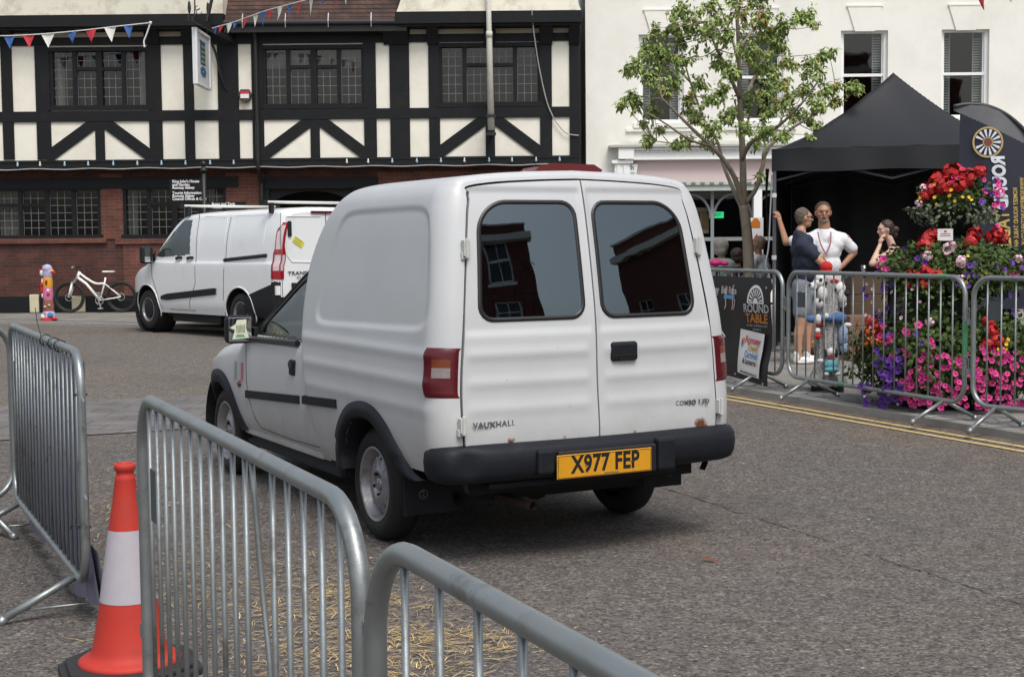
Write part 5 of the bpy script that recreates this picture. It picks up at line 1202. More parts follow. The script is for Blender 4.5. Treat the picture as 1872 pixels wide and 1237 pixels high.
# ---------------------------------------------------------------- feather flag seen from behind
YF = 15.6; pb = gr(1918, 652, PZ)
FL = thing('feather_flag', 'tall curved navy flag with a wheel emblem and reversed lettering behind the flower tower', 'flag', (at(1918, 640, YF).x, YF, PZ))
arc = [(1744, 195), (1768, 191), (1800, 193), (1830, 204), (1856, 222), (1880, 248), (1900, 290), (1912, 360), (1917, 460), (1918, 560)]
AP = catmull([at(a, b, YF) for a, b in arc], 5)
mb = MB(); mb.smooth = True; mb.tube(AP+[at(1918, 652, YF)], .022, 8); build(mb, 'pole', M('flag_pole', (.03, .035, .035), .5), FL, world=True)
def flp(px, py, dy=0): 
    p = at(px, py, YF+dy); p.y += .03*math.sin(p.x*6+p.z*2); return p
le = [(1744, 197), (1757, 207), (1756, 260), (1757, 340), (1760, 430), (1764, 560)]
navy = M('navy_cloth', (.013, .015, .030), .6, var=.2, vs=2, bump=.2, bs=6); greyc = M('sheer_grey_cloth', (.13, .13, .14), .5, var=.2)
# upper sheer panel and navy body as strips between arc and left edge
def arcx(y):
    for (a, b), (c, d) in zip(arc[2:], arc[3:]):
        if b <= y <= d: return a+(c-a)*(y-b)/(d-b)
    return 1918
mb = MB(); mb.grid(lambda u, v: flp(1744+(1905-1744)*u, (itp(arc[:7], 1744+(1905-1744)*u)+1)*(1-v)+(205+(1744+161*u-1750)*.47)*v), 24, 6); build(mb, 'sheer_panel', greyc, FL, world=True)
mb = MB(); mb.grid(lambda u, v: (lambda x: flp(x, max(205+(x-1752)*.47, itp(arc, x) if x < 1905 else 300)*(1-v)+565*v))(1755+(1916-1755)*u), 24, 24); build(mb, 'navy_cloth', navy, FL, world=True)
fwht = M('flag_white', (.62, .64, .70), .6, var=.05); fgold = M('flag_gold', (.50, .36, .10), .6, var=.1)
pxm = YF/FPX
def vtext(s, px, y0, y1, hh, slant, mat, nm, off_=.002):
    mb = MB(); L_ = (y1-y0)*pxm; T_ = MB(); textmb(T_, s, 1, Mx.Identity(4), .001, 0); xs = [v[0] for v in T_.v]; w_ = max(xs)-min(xs); c = at(px, (y0+y1)/2, YF); 
    T_ = MB(); textmb(T_, s, 1, Mx.Identity(4), .0, off_*8); x_, y_, z_ = V((slant, 0, -1)).normalized(), V((-1, 0, 0)), V((0, 1, 0)); sy = hh*pxm/.72
    M_ = Mx((x_*(L_/w_), y_*sy, z_)).transposed().to_4x4()
    vs_ = []
    for v in T_.v: q = c+(M_ @ V(v)); q.y = YF+.03*math.sin(q.x*6+q.z*2)-.012; vs_.append(q)
    mb.add(vs_, T_.f); build(mb, nm, mat, FL, world=True)
vtext('ROUND', 1827, 287, 381, 23, .10, fwht, 'white_word', .006); vtext('TABLE', 1835, 386, 458, 23, .10, fgold, 'gold_word', .003)
vtext('ROMSEY ROUND TABLE 464', 1855, 344, 450, 8, .04, fgold, 'small_gold_words'); vtext('WWW.ROMSEYROUNDTABLE.CO.UK', 1868, 325, 448, 8, .04, fgold, 'web_address')
mb = MB(); c = at(1806, 260, YF-.03); r_ = 28*pxm; q = lambda rr_, a: V((c.x+rr_*math.cos(a), c.y, c.z+rr_*math.sin(a)))
n = 40
mb.m = 0
for k in range(n): a0, a1 = 6.2832*k/n, 6.2832*(k+1)/n; mb.quad(q(r_, a0), q(r_, a1), q(r_*.88, a1), q(r_*.88, a0)); mb.quad(q(r_*.33, a0), q(r_*.33, a1), q(r_*.27, a1), q(r_*.27, a0))
mb.m = 1; mb.add([q(r_*.27, 6.2832*k/n) for k in range(n)], [tuple(range(n))])
mb.m = 2
for k in range(14):
    if k == 7: continue
    a = 6.2832*k/14; mb.quad(q(r_*.36, a-.10), q(r_*.84, a-.105), q(r_*.84, a+.105), q(r_*.36, a+.10))
build(mb, 'wheel_emblem', [M('emblem_gold', (.42, .30, .12), .5), M('emblem_brown', (.16, .045, .03), .6), fwht], FL, world=True)
# ---------------------------------------------------------------- flower tower
PC = V((at(1742, 600, 12.55).x, 12.55, PZ))
FT = thing('flower_tower', 'three tiered tower of dark pots overflowing with red, purple and pink flowers', 'planter', PC)
potm = M('dark_green_pot', (.012, .02, .018), .45, var=.2)
for z0, z1, r0, r1 in ((.0, .42, .46, .58), (.95, 1.16, .30, .40), (1.48, 1.73, .16, .215)):
    mb = MB(); mb.smooth = True; mb.lathe([(r0, z0), (r1, z1-.05), (r1+.012, z1-.04), (r1+.012, z1), (r1-.02, z1), (0, z1-.03)], n=36); build(mb, 'pot', potm, FT)
mb = MB(); mb.lathe([(.14, .35), (.13, 1.5)], n=20); mb.lathe([(.02, 1.5), (.02, 1.75)], n=8); build(mb, 'column', potm, FT, smooth=True)
mb = MB(); c = at(1728, 429, 12.55-.235); mb.box(c.x-.065, c.x+.065, c.y-.004, c.y, c.z-.05, c.z+.05); card = build(mb, 'sponsor_card', wht, FT, world=True)
mb = MB(); mb.m = 0; mb.box(c.x-.045, c.x+.045, c.y-.006, c.y-.004, c.z-.012, c.z-.006); mb.box(c.x-.04, c.x+.04, c.y-.006, c.y-.004, c.z+.004, c.z+.010); mb.box(c.x-.012, c.x+.012, c.y-.006, c.y-.004, c.z+.02, c.z+.036); build(mb, 'card_print', M('card_ink', (.35, .08, .1), .6), card, world=True)
rf = random.Random(21)
def leaf(mb, p, d, n_, L_, w_, fold=.25, droop=.2):
    d = d.normalized(); s = d.cross(n_)
    if s.length < 1e-3: s = d.orthogonal()
    s.normalize(); u = s.cross(d)
    a, b, c_ = p, p+d*L_*.45+u*(.06*L_), p+d*L_-u*droop*L_
    mb.add([a, b+s*w_/2-u*fold*w_*.5, c_, b-s*w_/2-u*fold*w_*.5, b], [(0, 1, 4), (1, 2, 4), (4, 2, 3), (0, 4, 3)])
def rv(r_): 
    while True:
        v = V((r_.uniform(-1, 1), r_.uniform(-1, 1), r_.uniform(-1, 1)))
        if .05 < v.length < 1: return v.normalized()
lm = M('bedding_leaves', (.052, .085, .020), .6, var=.35, vs=4, island=.6, spec=.25)
lm2 = M('grey_green_leaves', (.13, .17, .10), .6, var=.2, island=.4)
def mound(nm, cz, R0, H0, n, mat, L_=.055, phase=0, lo=-1):
    mb = MB()
    for _ in range(n):
        a = rf.uniform(0, 6.2832); b = rf.uniform(lo, 1); k = (.72+.32*rf.random())*(1+.10*math.sin(a*5+phase)+.07*math.sin(a*11)); rr_ = math.sqrt(max(0, 1-abs(b)**2.2))
        p = V((R0*rr_*k*math.cos(a), R0*rr_*k*math.sin(a), cz+H0*b*k)); out = V((math.cos(a)*rr_, math.sin(a)*rr_, b*.8)).normalized()
        d = (rv(rf)*.8+out*.6+V((0, 0, -.2))).normalized(); leaf(mb, p, d, (out+rv(rf)*.5).normalized(), L_*rf.uniform(.6, 1.3), L_*rf.uniform(.5, .8))
    return build(mb, nm, mat, FT)
mound('bottom_foliage', .42, .80, .40, 8000, lm, .06); mound('middle_foliage', 1.17, .60, .24, 6000, lm, .055, 2); mound('top_foliage', 1.80, .29, .16, 2000, lm, .05, 4)
mound('trailing_foliage', 1.66, .36, .13, 500, lm2, .05, 1)
mb = MB()
for _ in range(260):
    a = rf.uniform(3.6, 4.9); z = rf.uniform(.3, 1.1); k = .62+.1*rf.random(); leaf(mb, V((k*math.cos(a), k*math.sin(a), z)), rv(rf), rv(rf), .05, .035)
build(mb, 'hanging_foliage', lm, FT)
def petunia(mb, p, out, r_, m0=0, m1=None):
    out = out.normalized(); s = out.orthogonal().normalized(); t = out.cross(s); n = 10; a0 = rf.random()*6; vs_ = [p-out*r_*.45]
    rim = [p+(s*math.cos(a0+k*6.2832/n)+t*math.sin(a0+k*6.2832/n))*r_*(1.0 if k % 2 == 0 else .86)+out*r_*(.12 if k % 2 else -.02) for k in range(n)]
    inn = [p+(s*math.cos(a0+k*6.2832/n)+t*math.sin(a0+k*6.2832/n))*r_*.28-out*r_*.12 for k in range(n)]
    mb.m = m0; mb.add(rim+inn, [(k, (k+1) % n, n+(k+1) % n, n+k) for k in range(n)]); mb.m = m1 if m1 is not None else m0; mb.add(inn+[p-out*r_*.4], [(k, (k+1) % n, n) for k in range(n)]); mb.m = 0
def ball(mb, p, r_, n=46):
    for _ in range(n):
        o = rv(rf); q = p+o*r_*rf.uniform(.8, 1.05)
        s = o.orthogonal().normalized(); t = o.cross(s); a0 = rf.random()*6; pr = r_*.42
        mb.add([q+(s*math.cos(a0+k*1.2566)+t*math.sin(a0+k*1.2566))*pr*(1 if k % 2 else .8)+o*pr*rf.uniform(-.15, .15) for k in range(5)], [(0, 1, 2, 3, 4)])
def onmound(px, py, R0=None, cz=None):     # point on the front of the planting seen at this pixel
    z = at(px, py, 12.0).z; Rr = itp([(0, .74), (.35, .84), (.75, .78), (.95, .55), (1.15, .62), (1.35, .6), (1.5, .25), (1.68, .36), (1.85, .36), (2.1, .2)], z)
    dx = at(px, py, 12.1).x-PC.x; Rr = max(Rr, abs(dx)+.02); dy = math.sqrt(max(0.0, Rr*Rr-dx*dx)); Y = 12.55-dy*.98; p = at(px, py, Y); o = V((dx, -dy-.15, .25)).normalized(); return p, o
fl = {k: MB() for k in ('red', 'purple', 'magenta', 'yellow', 'blush', 'orange')}
for px, py, r_ in ((1742, 316, .085), (1716, 332, .085), (1766, 324, .08), (1700, 347, .075), (1728, 340, .08), (1754, 338, .07), (1791, 314, .06), (1690, 358, .05), (1698, 440, .088), (1690, 452, .07), (1706, 432, .07), (1781, 428, .066), (1775, 443, .062), (1822, 426, .066), (1812, 434, .06), (1832, 434, .055), (1666, 500, .04), (1680, 503, .04), (1700, 498, .045), (1716, 503, .045), (1690, 492, .04), (1660, 520, .035), (1690, 520, .045), (1600, 600, .055), (1592, 588, .05), (1604, 612, .045), (1808, 588, .055), (1822, 622, .06), (1806, 628, .05), (1815, 605, .05)):
    p, o = onmound(px, py); ball(fl['red'], p, r_)
for px, py, r_ in ((1733, 455, .05), (1696, 468, .045), (1757, 478, .05), (1828, 355, .045), (1735, 428, .03), (1600, 620, .0), (1688, 345, .04), (1740, 448, .04), (1680, 372, .035), (1860, 472, .04), (1756, 510, .04), (1700, 588, .04)):
    if r_: p, o = onmound(px, py); ball(fl['blush'], p, r_, 22)
for px, py, r_ in ((1592, 605, .05), (1600, 625, .045), (1588, 625, .04)): p, o = onmound(px, py); ball(fl['orange'], p, r_, 20)
def scat(key, x0, x1, y0, y1, n, r_, dens=None):
    for _ in range(n):
        px, py = rf.uniform(x0, x1), rf.uniform(y0, y1)
        if dens and not dens(px, py): continue
        p, o = onmound(px, py); petunia(fl[key], p+rv(rf)*.03+o*.02, o+rv(rf)*.5+V((0, -.3, 0)), r_*rf.uniform(.8, 1.15), 0, 1)
scat('purple', 1572, 1655, 650, 745, 66, .033, lambda x, y: noise.noise(V((x*.03, y*.03, 1))) > -.25)
scat('purple', 1580, 1640, 500, 600, 16, .032); scat('purple', 1640, 1700, 455, 480, 5, .03); scat('purple', 1745, 1872, 480, 520, 14, .03); scat('purple', 1780, 1830, 335, 385, 9, .028); scat('purple', 1600, 1720, 590, 650, 8, .03)
scat('purple', 1835, 1890, 520, 600, 8, .03)
scat('magenta', 1655, 1800, 650, 745, 110, .028, lambda x, y: y > 650+max(0, 1700-x)*.9); scat('magenta', 1790, 1900, 640, 745, 140, .028); scat('magenta', 1610, 1720, 590, 660, 16, .034); scat('magenta', 1600, 1650, 475, 495, 5, .034); scat('magenta', 1812, 1826, 335, 415, 12, .028); scat('magenta', 1735, 1800, 310, 350, 8, .022)
scat('magenta', 1840, 1890, 480, 510, 5, .034)
scat('yellow', 1682, 1770, 338, 372, 20, .016); scat('yellow', 1760, 1800, 450, 520, 5, .015); scat('yellow', 1810, 1850, 600, 640, 8, .015); scat('blush', 1580, 1720, 520, 600, 14, .018); scat('blush', 1560, 1660, 690, 740, 9, .014)
# a few flowers round the back, so the tower is not one-sided
for key, z0, z1, R0, n in (('magenta', .25, .7, .82, 60), ('purple', .9, 1.3, .6, 30), ('red', .5, .8, .8, 0)):
    for _ in range(n):
        a = rf.uniform(.1, 3.0); o = V((math.cos(a), math.sin(a), .3)); petunia(fl[key], PC+V((R0*math.cos(a), R0*math.sin(a), rf.uniform(z0, z1))), o, .033, 0, 1)
fm = {'red': ((.42, .010, .012), (.4, .01, .01)), 'purple': ((.085, .018, .24), (.03, .008, .07)), 'magenta': ((.50, .03, .19), (.28, .01, .08)), 'yellow': ((.70, .42, .01), (.5, .25, .01)), 'blush': ((.68, .45, .52), (.5, .2, .3)), 'orange': ((.75, .16, .02), (.6, .1, .01))}
for k, b in fl.items(): build(b, k+'_flowers', [M(k+'_petals', fm[k][0], .6, island=.22, var=.15), M(k+'_throat', fm[k][1], .7)], FT, world=True)
# ---------------------------------------------------------------- young street tree
YT = 19.3; g = gr(1372, 640, PZ); TR = thing('street_tree', 'young slender tree with sparse green leaves standing left of the gazebo', 'tree', (at(1370, 600, YT).x, YT, PZ))
bark = M('pale_bark', (.20, .165, .125), .85, var=.3, vs=9, bump=.6, bs=25, dirt=(.09, .08, .06), ds=5)
limbs = [([(1372, 640, 0), (1370, 520, 0), (1366, 430, 0), (1359, 375, 0)], .085, .062),
 ([(1359, 375, 0), (1358, 300, .05), (1355, 225, .1), (1352, 160, .1), (1350, 80, .0), (1346, 0, -.1), (1345, -90, -.1)], .05, .016),
 ([(1360, 378, 0), (1345, 330, -.1), (1325, 295, -.2), (1300, 268, -.3), (1265, 235, -.4), (1235, 205, -.5), (1210, 180, -.6)], .040, .012),
 ([(1358, 385, 0), (1340, 345, .1), (1322, 300, .3), (1312, 260, .4), (1290, 225, .5), (1262, 150, .7), (1245, 90, .8)], .032, .010),
 ([(1362, 372, 0), (1382, 345, .1), (1395, 300, .2), (1400, 275, .2), (1440, 240, .3), (1480, 215, .4), (1520, 190, .5)], .035, .012),
 ([(1357, 290, 0), (1372, 262, -.2), (1400, 245, -.4), (1430, 225, -.6), (1465, 190, -.8), (1495, 150, -.9)], .03, .01),
 ([(1354, 200, .1), (1375, 150, .3), (1400, 100, .4), (1430, 50, .5)], .03, .01), ([(1352, 180, .1), (1330, 130, -.2), (1310, 90, -.4), (1290, 40, -.5)], .03, .01), ([(1351, 120, .1), (1335, 60, .3), (1310, 0, .5)], .022, .01), ([(1397, 290, .2), (1415, 250, .6), (1440, 190, .9)], .02, .008), ([(1300, 268, -.3), (1260, 255, -.6), (1215, 225, -.8), (1180, 205, -.9)], .02, .008), ([(1350, 90, 0), (1380, 50, .4), (1400, 10, .6)], .02, .008), ([(1262, 150, .7), (1230, 120, .8), (1200, 110, .9)], .015, .008), ([(1312, 262, .4), (1280, 268, .2), (1245, 265, 0), (1200, 258, -.1)], .014, .006), ([(1398, 285, .2), (1385, 325, .15), (1398, 322, .1)], .01, .006)]
tw = MB(); tw.smooth = True; nodes = []
for k, (P, r0, r1) in enumerate(limbs):
    Q = catmull([at(a, b, YT+c*.9) for a, b, c in P], 6); n = len(Q); rs_ = [r0+(r1-r0)*i/(n-1) for i in range(n)]
    if k == 0: rs_[0] *= 1.35; mb = MB(); mb.smooth = True; mb.tube(Q, rs_, 12); build(mb, 'trunk', bark, TR, world=True); continue
    tw.tube(Q, rs_, 8); nodes += Q[2:]
rt = random.Random(4); lv = MB()
CL = [(1350, 20, 40), (1395, 25, 35), (1300, 15, 40), (1255, 40, 38), (1230, 50, 22), (1200, 55, 18), (1180, 100, 22), (1210, 105, 38), (1165, 120, 22), (1150, 125, 14), (1250, 110, 30), (1185, 140, 26), (1140, 190, 16), (1165, 190, 22), (1190, 200, 26), (1155, 175, 14), (1215, 165, 24), (1200, 85, 30), (1240, 20, 28), (1290, 60, 35), (1330, 60, 28), (1320, 110, 30), (1280, 150, 24), (1300, 180, 24), (1340, 130, 22), (1370, 90, 30), (1400, 60, 30), (1430, 45, 28), (1460, 35, 20), (1475, 25, 16), (1485, 45, 10), (1420, 85, 28), (1440, 110, 20), (1390, 120, 26), (1400, 160, 24), (1430, 150, 20), (1365, 185, 24), (1345, 200, 20), (1330, 215, 22), (1300, 235, 24), (1270, 215, 22), (1260, 200, 18), (1295, 262, 16), (1255, 255, 16), (1235, 262, 14), (1205, 232, 12), (1188, 255, 12), (1180, 262, 8), (1410, 200, 26), (1440, 185, 26), (1470, 165, 20), (1455, 210, 22), (1400, 235, 24), (1380, 260, 16), (1430, 245, 20), (1490, 190, 24), (1475, 215, 20), (1510, 165, 22), (1530, 185, 20), (1555, 160, 14), (1570, 160, 12), (1500, 100, 14), (1520, 95, 14), (1480, 115, 14), (1500, 135, 16), (1475, 135, 10), (1500, 235, 16), (1480, 250, 10), (1530, 155, 14), (1393, 316, 8), (1388, 325, 5), (1245, 75, 20), (1400, -20, 40), (1340, -30, 50), (1280, -30, 45), (1360, 235, 18), (1320, 165, 22), (1415, 130, 22), (1175, 222, 10), (1225, 140, 24), (1260, 180, 16)]
for cx_p, cy_p, rp in CL:
    dY = rt.uniform(-1.0, .9)*(.55 if rp < 16 else 1); c = at(cx_p, cy_p, YT+dY); rm_ = rp*YT/FPX*1.0
    nb = min(nodes, key=lambda q: (q-c).length + (0 if q.z < c.z+.1 else .5)); mid = (nb+c)/2+V((0, 0, -.04))+rv(rt)*.05
    Q = catmull([nb, mid, c+rv(rt)*.04], 4); tw.tube(Q, [.008-.005*i/(len(Q)-1) for i in range(len(Q))], 5)
    nl = int(7.2*rp*rt.uniform(.7, 1.1)) if rp > 9 else rp*3
    sprigs = [c+rv(rt)*rm_*rt.uniform(.2, 1.0) for _ in range(max(3, nl//9))]
    for s_ in sprigs: tw.tube([c, (c+s_)/2+V((0, 0, .02)), s_], [.004, .003, .002], 4)
    for _ in range(nl):
        s_ = rt.choice(sprigs); p = c.lerp(s_, rt.uniform(.45, 1.1))+rv(rt)*.035; d = rv(rt)*.8+(s_-c).normalized()*.35+V((0, 0, -.62)); leaf(lv, p, d, V((0, -.25, 1))+rv(rt)*.7, rt.uniform(.055, .092), rt.uniform(.028, .044), .3, .25); 
        if cx_p % 9 == 0 and rt.random() < .22: lv.mi[-4:] = [1]*4
        elif rt.random() < .02: lv.mi[-4:] = [1]*4
build(tw, 'branch', bark, TR, world=True)
build(lv, 'crown', [M('tree_leaves', (.23, .31, .085), .55, var=.25, vs=1.2, island=.38, spec=.3), M('turning_leaves', (.32, .21, .05), .6, var=.3, island=.3)], TR, world=True)
# ---------------------------------------------------------------- people
skinm = M('skin', (.44, .245, .165), .5, var=.10, vs=14); skint = M('tanned_skin', (.34, .17, .105), .5, var=.10, vs=14)
def blob(mbs, name, mat, parent, vox=.011, sm=3):
    o = build(mbs, name, mat, parent, world=True); bake(o, [('REMESH', dict(mode='VOXEL', voxel_size=vox)), ('SMOOTH', dict(factor=.5, iterations=sm))])
    if name in ('shirt', 'top', 'black_dress'): crease(o, .014, 11, .6)
    if name in ('shorts', 'trousers'): crease(o, .014, 9, .5)
    if name in ('hair', 'beard'): crease(o, .005, 38)
    return o
def crease(o, amp, sc, sz=1.0):      # cloth folds / hair tufts
    me = o.data; nn = [v.normal.copy() for v in me.vertices]
    for v, n_ in zip(me.vertices, nn): q = V((v.co.x*sc, v.co.y*sc, v.co.z*sc*sz)); v.co += n_*amp*(noise.noise(q)*1.0+.5*abs(noise.noise(q*2.3+V((5, 1, 2)))))
    me.update(); return o
def head(sk, hr, eye, c, f, tilt=0, sc=1.0, style='short', beard=None, wd=1.06):
    """c: centre of the head, f: facing direction"""
    f = V((f[0], f[1], f[2] if len(f) > 2 else 0)).normalized(); s = V((-f.y, f.x, 0)).normalized(); u = s.cross(f)*-1
    if u.z < 0: u = -u
    s = s*wd; Rm = Mx((f, s, u)).transposed(); k = sc; P = lambda a, b, d: c+(f*a+s*b+u*d)*k
    sk.ell(P(-.008, 0, .018), (.094*k, .074*k, .098*k), 16, Rm); sk.ell(P(.022, 0, -.055), (.062*k, .054*k, .058*k), 14, Rm); sk.ell(P(.062, 0, -.088), (.024*k, .026*k, .020*k), 10, Rm)
    sk.cap(P(.086, 0, .01), P(.106, 0, -.025), .010*k, .014*k, 8); sk.ell(P(.080, 0, .036), (.016*k, .05*k, .012*k), 10, Rm); sk.ell(P(.080, 0, -.055), (.014*k, .026*k, .012*k), 8, Rm)
    for q in (1, -1): sk.ell(P(-.006, .076*q, .0), (.020*k, .010*k, .032*k), 8, Rm); sk.ell(P(.055, .042*q, -.015), (.028*k, .022*k, .024*k), 8, Rm)
    for q in (1, -1): eye.ell(P(.083, .031*q, .016), (.006*k, .010*k, .0045*k), 8, Rm); 
    eye.ell(P(.091, 0, -.056), (.006*k, .022*k, .0035*k), 8, Rm)
    if style == 'short': hr.ell(P(-.028, 0, .040), (.094*k, .081*k, .096*k), 16, Rm); hr.ell(P(-.05, 0, -.01), (.055*k, .070*k, .07*k), 12, Rm)
    if style == 'crop': hr.ell(P(-.024, 0, .037), (.092*k, .0785*k, .093*k), 16, Rm); hr.ell(P(-.052, 0, -.01), (.052*k, .068*k, .065*k), 12, Rm)
    if style == 'bun': hr.ell(P(-.030, 0, .038), (.098*k, .084*k, .097*k), 16, Rm); hr.ell(P(-.06, 0, -.02), (.058*k, .07*k, .075*k), 12, Rm); hr.ell(P(-.145, 0, -.015), (.050*k, .046*k, .05*k), 12, Rm); hr.ell(P(-.135, 0, -.075), (.034*k, .03*k, .05*k), 12, Rm)
    if style == 'bob': hr.ell(P(-.02, 0, .03), (.112*k, .098*k, .105*k), 16, Rm); hr.ell(P(-.045, 0, -.045), (.08*k, .095*k, .075*k), 12, Rm)
    return P, Rm
def hand(sk, w, d, n, k=1.0, curl=.6, side=1):
    """w wrist, d direction of the palm, n palm normal (the fingers curl towards n)"""
    d = V(d).normalized(); n = V(n); n = (n-d*n.dot(d)).normalized(); s = d.cross(n)*side
    sk.cap(w, w+d*.045*k, .026*k, .030*k, 10); sk.ell(w+d*.055*k, (.036*k, .036*k, .036*k), 10)
    for i, L_ in enumerate((.070, .080, .075, .058)):
        b = w+d*.085*k+s*((i-1.5)*.021*k); a = .5*curl; p = b; dd = d.copy()
        for j, fL in enumerate((.42, .32, .26)):
            dd = (d*math.cos(a)+n*math.sin(a)); q = p+dd*L_*fL*k; sk.cap(p, q, (.0105-.001*j)*k, (.0098-.001*j)*k, 6); p = q; a += curl*.9
    b = w+d*.03*k-s*.030*k; m1 = b+(d*.7-s*.6+n*.4).normalized()*.035*k; m2 = m1+(d*.8+n*.6).normalized()*.03*k; sk.cap(b, m1, .013*k, .0115*k, 6); sk.cap(m1, m2, .0115*k, .009*k, 6)
def shoe(mb, heel, d, k=1.0):
    d = V(d).normalized(); s = V((-d.y, d.x, 0)); Rm = Mx((d, s, V((0, 0, 1)))).transposed(); h = V(heel)
    mb.ell(h+V((0, 0, .045))*k, (.05*k, .04*k, .05*k), 10, Rm); mb.ell(h+d*.09*k+V((0, 0, .04))*k, (.085*k, .042*k, .042*k), 12, Rm); mb.ell(h+d*.17*k+V((0, 0, .03))*k, (.065*k, .045*k, .03*k), 10, Rm); mb.ell(h+d*.08*k+V((0, 0, .014)), (.13*k, .046*k, .016), 12, Rm)
# man in navy shirt, side on
Y0 = 16.9; P_ = lambda a, b, dy=0: at(a, b, Y0+dy); gz = PZ
t = thing('person', 'man in a navy shirt, grey shorts and white trainers with folded arms', 'person', (at(1470, 600, Y0).x, Y0, PZ))
sk, hr, ey = MB(), MB(), MB(); f = V((1, .12, 0))
hc = P_(1470, 399); PP, Rm = head(sk, hr, ey, hc, f, sc=.98, style='crop')
sk.cap(P_(1464, 420), P_(1466, 440), .058, .062); sk.cap(P_(1468, 452), P_(1472, 500), .08, .10); sk.cap(P_(1472, 500), P_(1471, 530), .12, .12)
rs1, re1 = P_(1468, 449, -.17), P_(1503, 481, -.20); sk.cap(rs1, re1, .052, .043); sk.cap(re1, P_(1484, 468, -.04), .042, .032); sk.cap(P_(1474, 449, .17), P_(1505, 478, .18), .05, .042); sk.cap(P_(1505, 478, .18), P_(1500, 472, -.05), .04, .03); hand(sk, P_(1500, 471, -.03), V((.1, -1, .1)), V((-1, 0, 0)), 1, .7)
for hx, kx, ax, dy in ((1466, 1463, 1459, -.10), (1474, 1477, 1476, .09)):
    hp, kn, an = P_(hx, 535, dy), P_(kx, 592, dy), P_(ax, 652, dy); an.z = gz+.09; sk.cap(hp, kn, .09, .060); sk.cap(kn, kn.lerp(an, .35)+V((-.015, 0, 0)), .056, .058); sk.cap(kn.lerp(an, .35)+V((-.015, 0, 0)), an, .056, .037); sk.cap(an, V((an.x, an.y, gz+.05)), .037, .04)
blob(sk, 'body', skinm, t); blob(hr, 'hair', M('grey_brown_hair', (.10, .075, .06), .8, var=.3, vs=30), t, .008, 1); build(ey, 'eyes', M('dark_eye', (.04, .02, .018), .4), t, world=True, smooth=True)
sh = MB(); sh.cap(P_(1461, 429), P_(1466, 446), .074, .12); sh.cap(P_(1461, 441), P_(1474, 441), .085, .085); sh.cap(P_(1467, 449, -.14), P_(1473, 449, .14), .088, .088); sh.ell(P_(1469, 457), (.155, .215, .10), 16); sh.ell(P_(1472, 478), (.155, .20, .14), 16); sh.ell(P_(1472, 503), (.158, .18, .13), 16); sh.cap(P_(1470, 515), P_(1470, 519), .14, .142, 16); sh.ell(P_(1482, 485), (.13, .15, .13), 12)
sh.cap(rs1, P_(1488, 467, -.19), .068, .065); sh.cap(P_(1474, 449, .17), P_(1490, 466, .18), .065, .062); blob(sh, 'shirt', M('navy_shirt', (.016, .02, .04), .85, var=.2, vs=8, bump=.2, bs=20), t, .012, 9)
st_ = MB()
for hx, kx, dy in ((1467, 1465, -.085), (1474, 1476, .085)): st_.cap(P_(hx, 522, dy*.8), P_(kx, 569, dy), .125, .098, 14)
st_.ell(P_(1468, 535), (.158, .18, .11), 14); blob(st_, 'shorts', M('grey_shorts', (.17, .185, .21), .85, var=.12, vs=10, bump=.2, bs=20), t, .012, 3)
so_ = MB(); 
for ax, dy in ((1457, -.10), (1475, .09)): a = P_(ax, 650, dy); a.z = gz; shoe(so_, a, (1, -.1, 0), 1.0); so_.cap((a.x, a.y, gz+.06), (a.x, a.y, gz+.12), .043, .042, 8)
blob(so_, 'trainers', wht, t, .010, 1)
gl_ = MB(); gl_.bar(PP(.085, .0, .018)-f.orthogonal()*0, PP(.095, -.05, .014), .006, .030); gl_.bar(PP(.085, -.06, .02), PP(.0, -.080, .018), .004, .008); gl_.ell(PP(.090, -.036, .010), (.012, .024, .017), 8, Rm); gl_.ell(PP(.090, .036, .010), (.012, .024, .017), 8, Rm); build(gl_, 'glasses', blackm, t, world=True)
# man in white shirt, facing us, one hand on the gazebo leg
Y0 = 18.2; P_ = lambda a, b, dy=0: at(a, b, Y0+dy)
t = thing('person', 'bearded man in a white shirt with a red lanyard, holding the gazebo leg', 'person', (at(1508, 600, Y0).x, Y0, PZ))
sk, hr, ey = MB(), MB(), MB(); hc = P_(1505, 390); PP, Rm = head(sk, hr, ey, hc, (-.08, -1, 0), sc=1.12, style='short', wd=1.14)
sk.cap(P_(1506, 406), P_(1508, 425), .074, .078); sk.cap(P_(1510, 452), P_(1512, 510), .10, .10)
sR, eR, hR = P_(1546, 436, 0), P_(1561, 462, .02), P_(1540, 486, -.05); sk.cap(sR, eR, .058, .048); sk.cap(eR, hR, .046, .034); hand(sk, hR, V((-.75, -.2, -.6)), V((0, 1, 0)), 1, .5)
legp = ROOT[TN.name] @ V((-(h_-.03), -(h_-.03), 0)); hz = at(1413, 398, legp.y).z
sL, eL, hL = P_(1470, 436, .02), P_(1437, 443, .12), V((legp.x+.045, legp.y-.10, hz-.03)); sk.cap(sL, eL, .056, .047); sk.cap(eL, hL, .045, .031); hand(sk, hL+V((.01, -.0, .0)), V((-.35, .25, .9)), V((-.5, .85, 0)), 1.05, .75, -1)
for dx, dy in ((-.11, 0), (.12, 0)):
    b = V((t.location.x+dx, Y0, 0)); sk.cap(b+V((0, 0, .95)), b+V((dx*.2, 0, .52)), .09, .062); sk.cap(b+V((dx*.2, 0, .52)), b+V((dx*.3, 0, .14)), .06, .04)
blob(sk, 'body', skint, t); hr2 = MB(); blob(hr, 'hair', M('brown_hair', (.055, .035, .025), .8, var=.3, vs=30), t, .008, 1); build(ey, 'eyes', bpy.data.materials['dark_eye'], t, world=True, smooth=True)
be = MB(); be.ell(PP(.034, 0, -.084), (.060, .054, .034), 12, Rm); be.ell(PP(.088, 0, -.043), (.012, .034, .007), 8, Rm); blob(be, 'beard', M('grey_beard', (.20, .17, .155), .9, var=.2, vs=40), t, .008, 1)
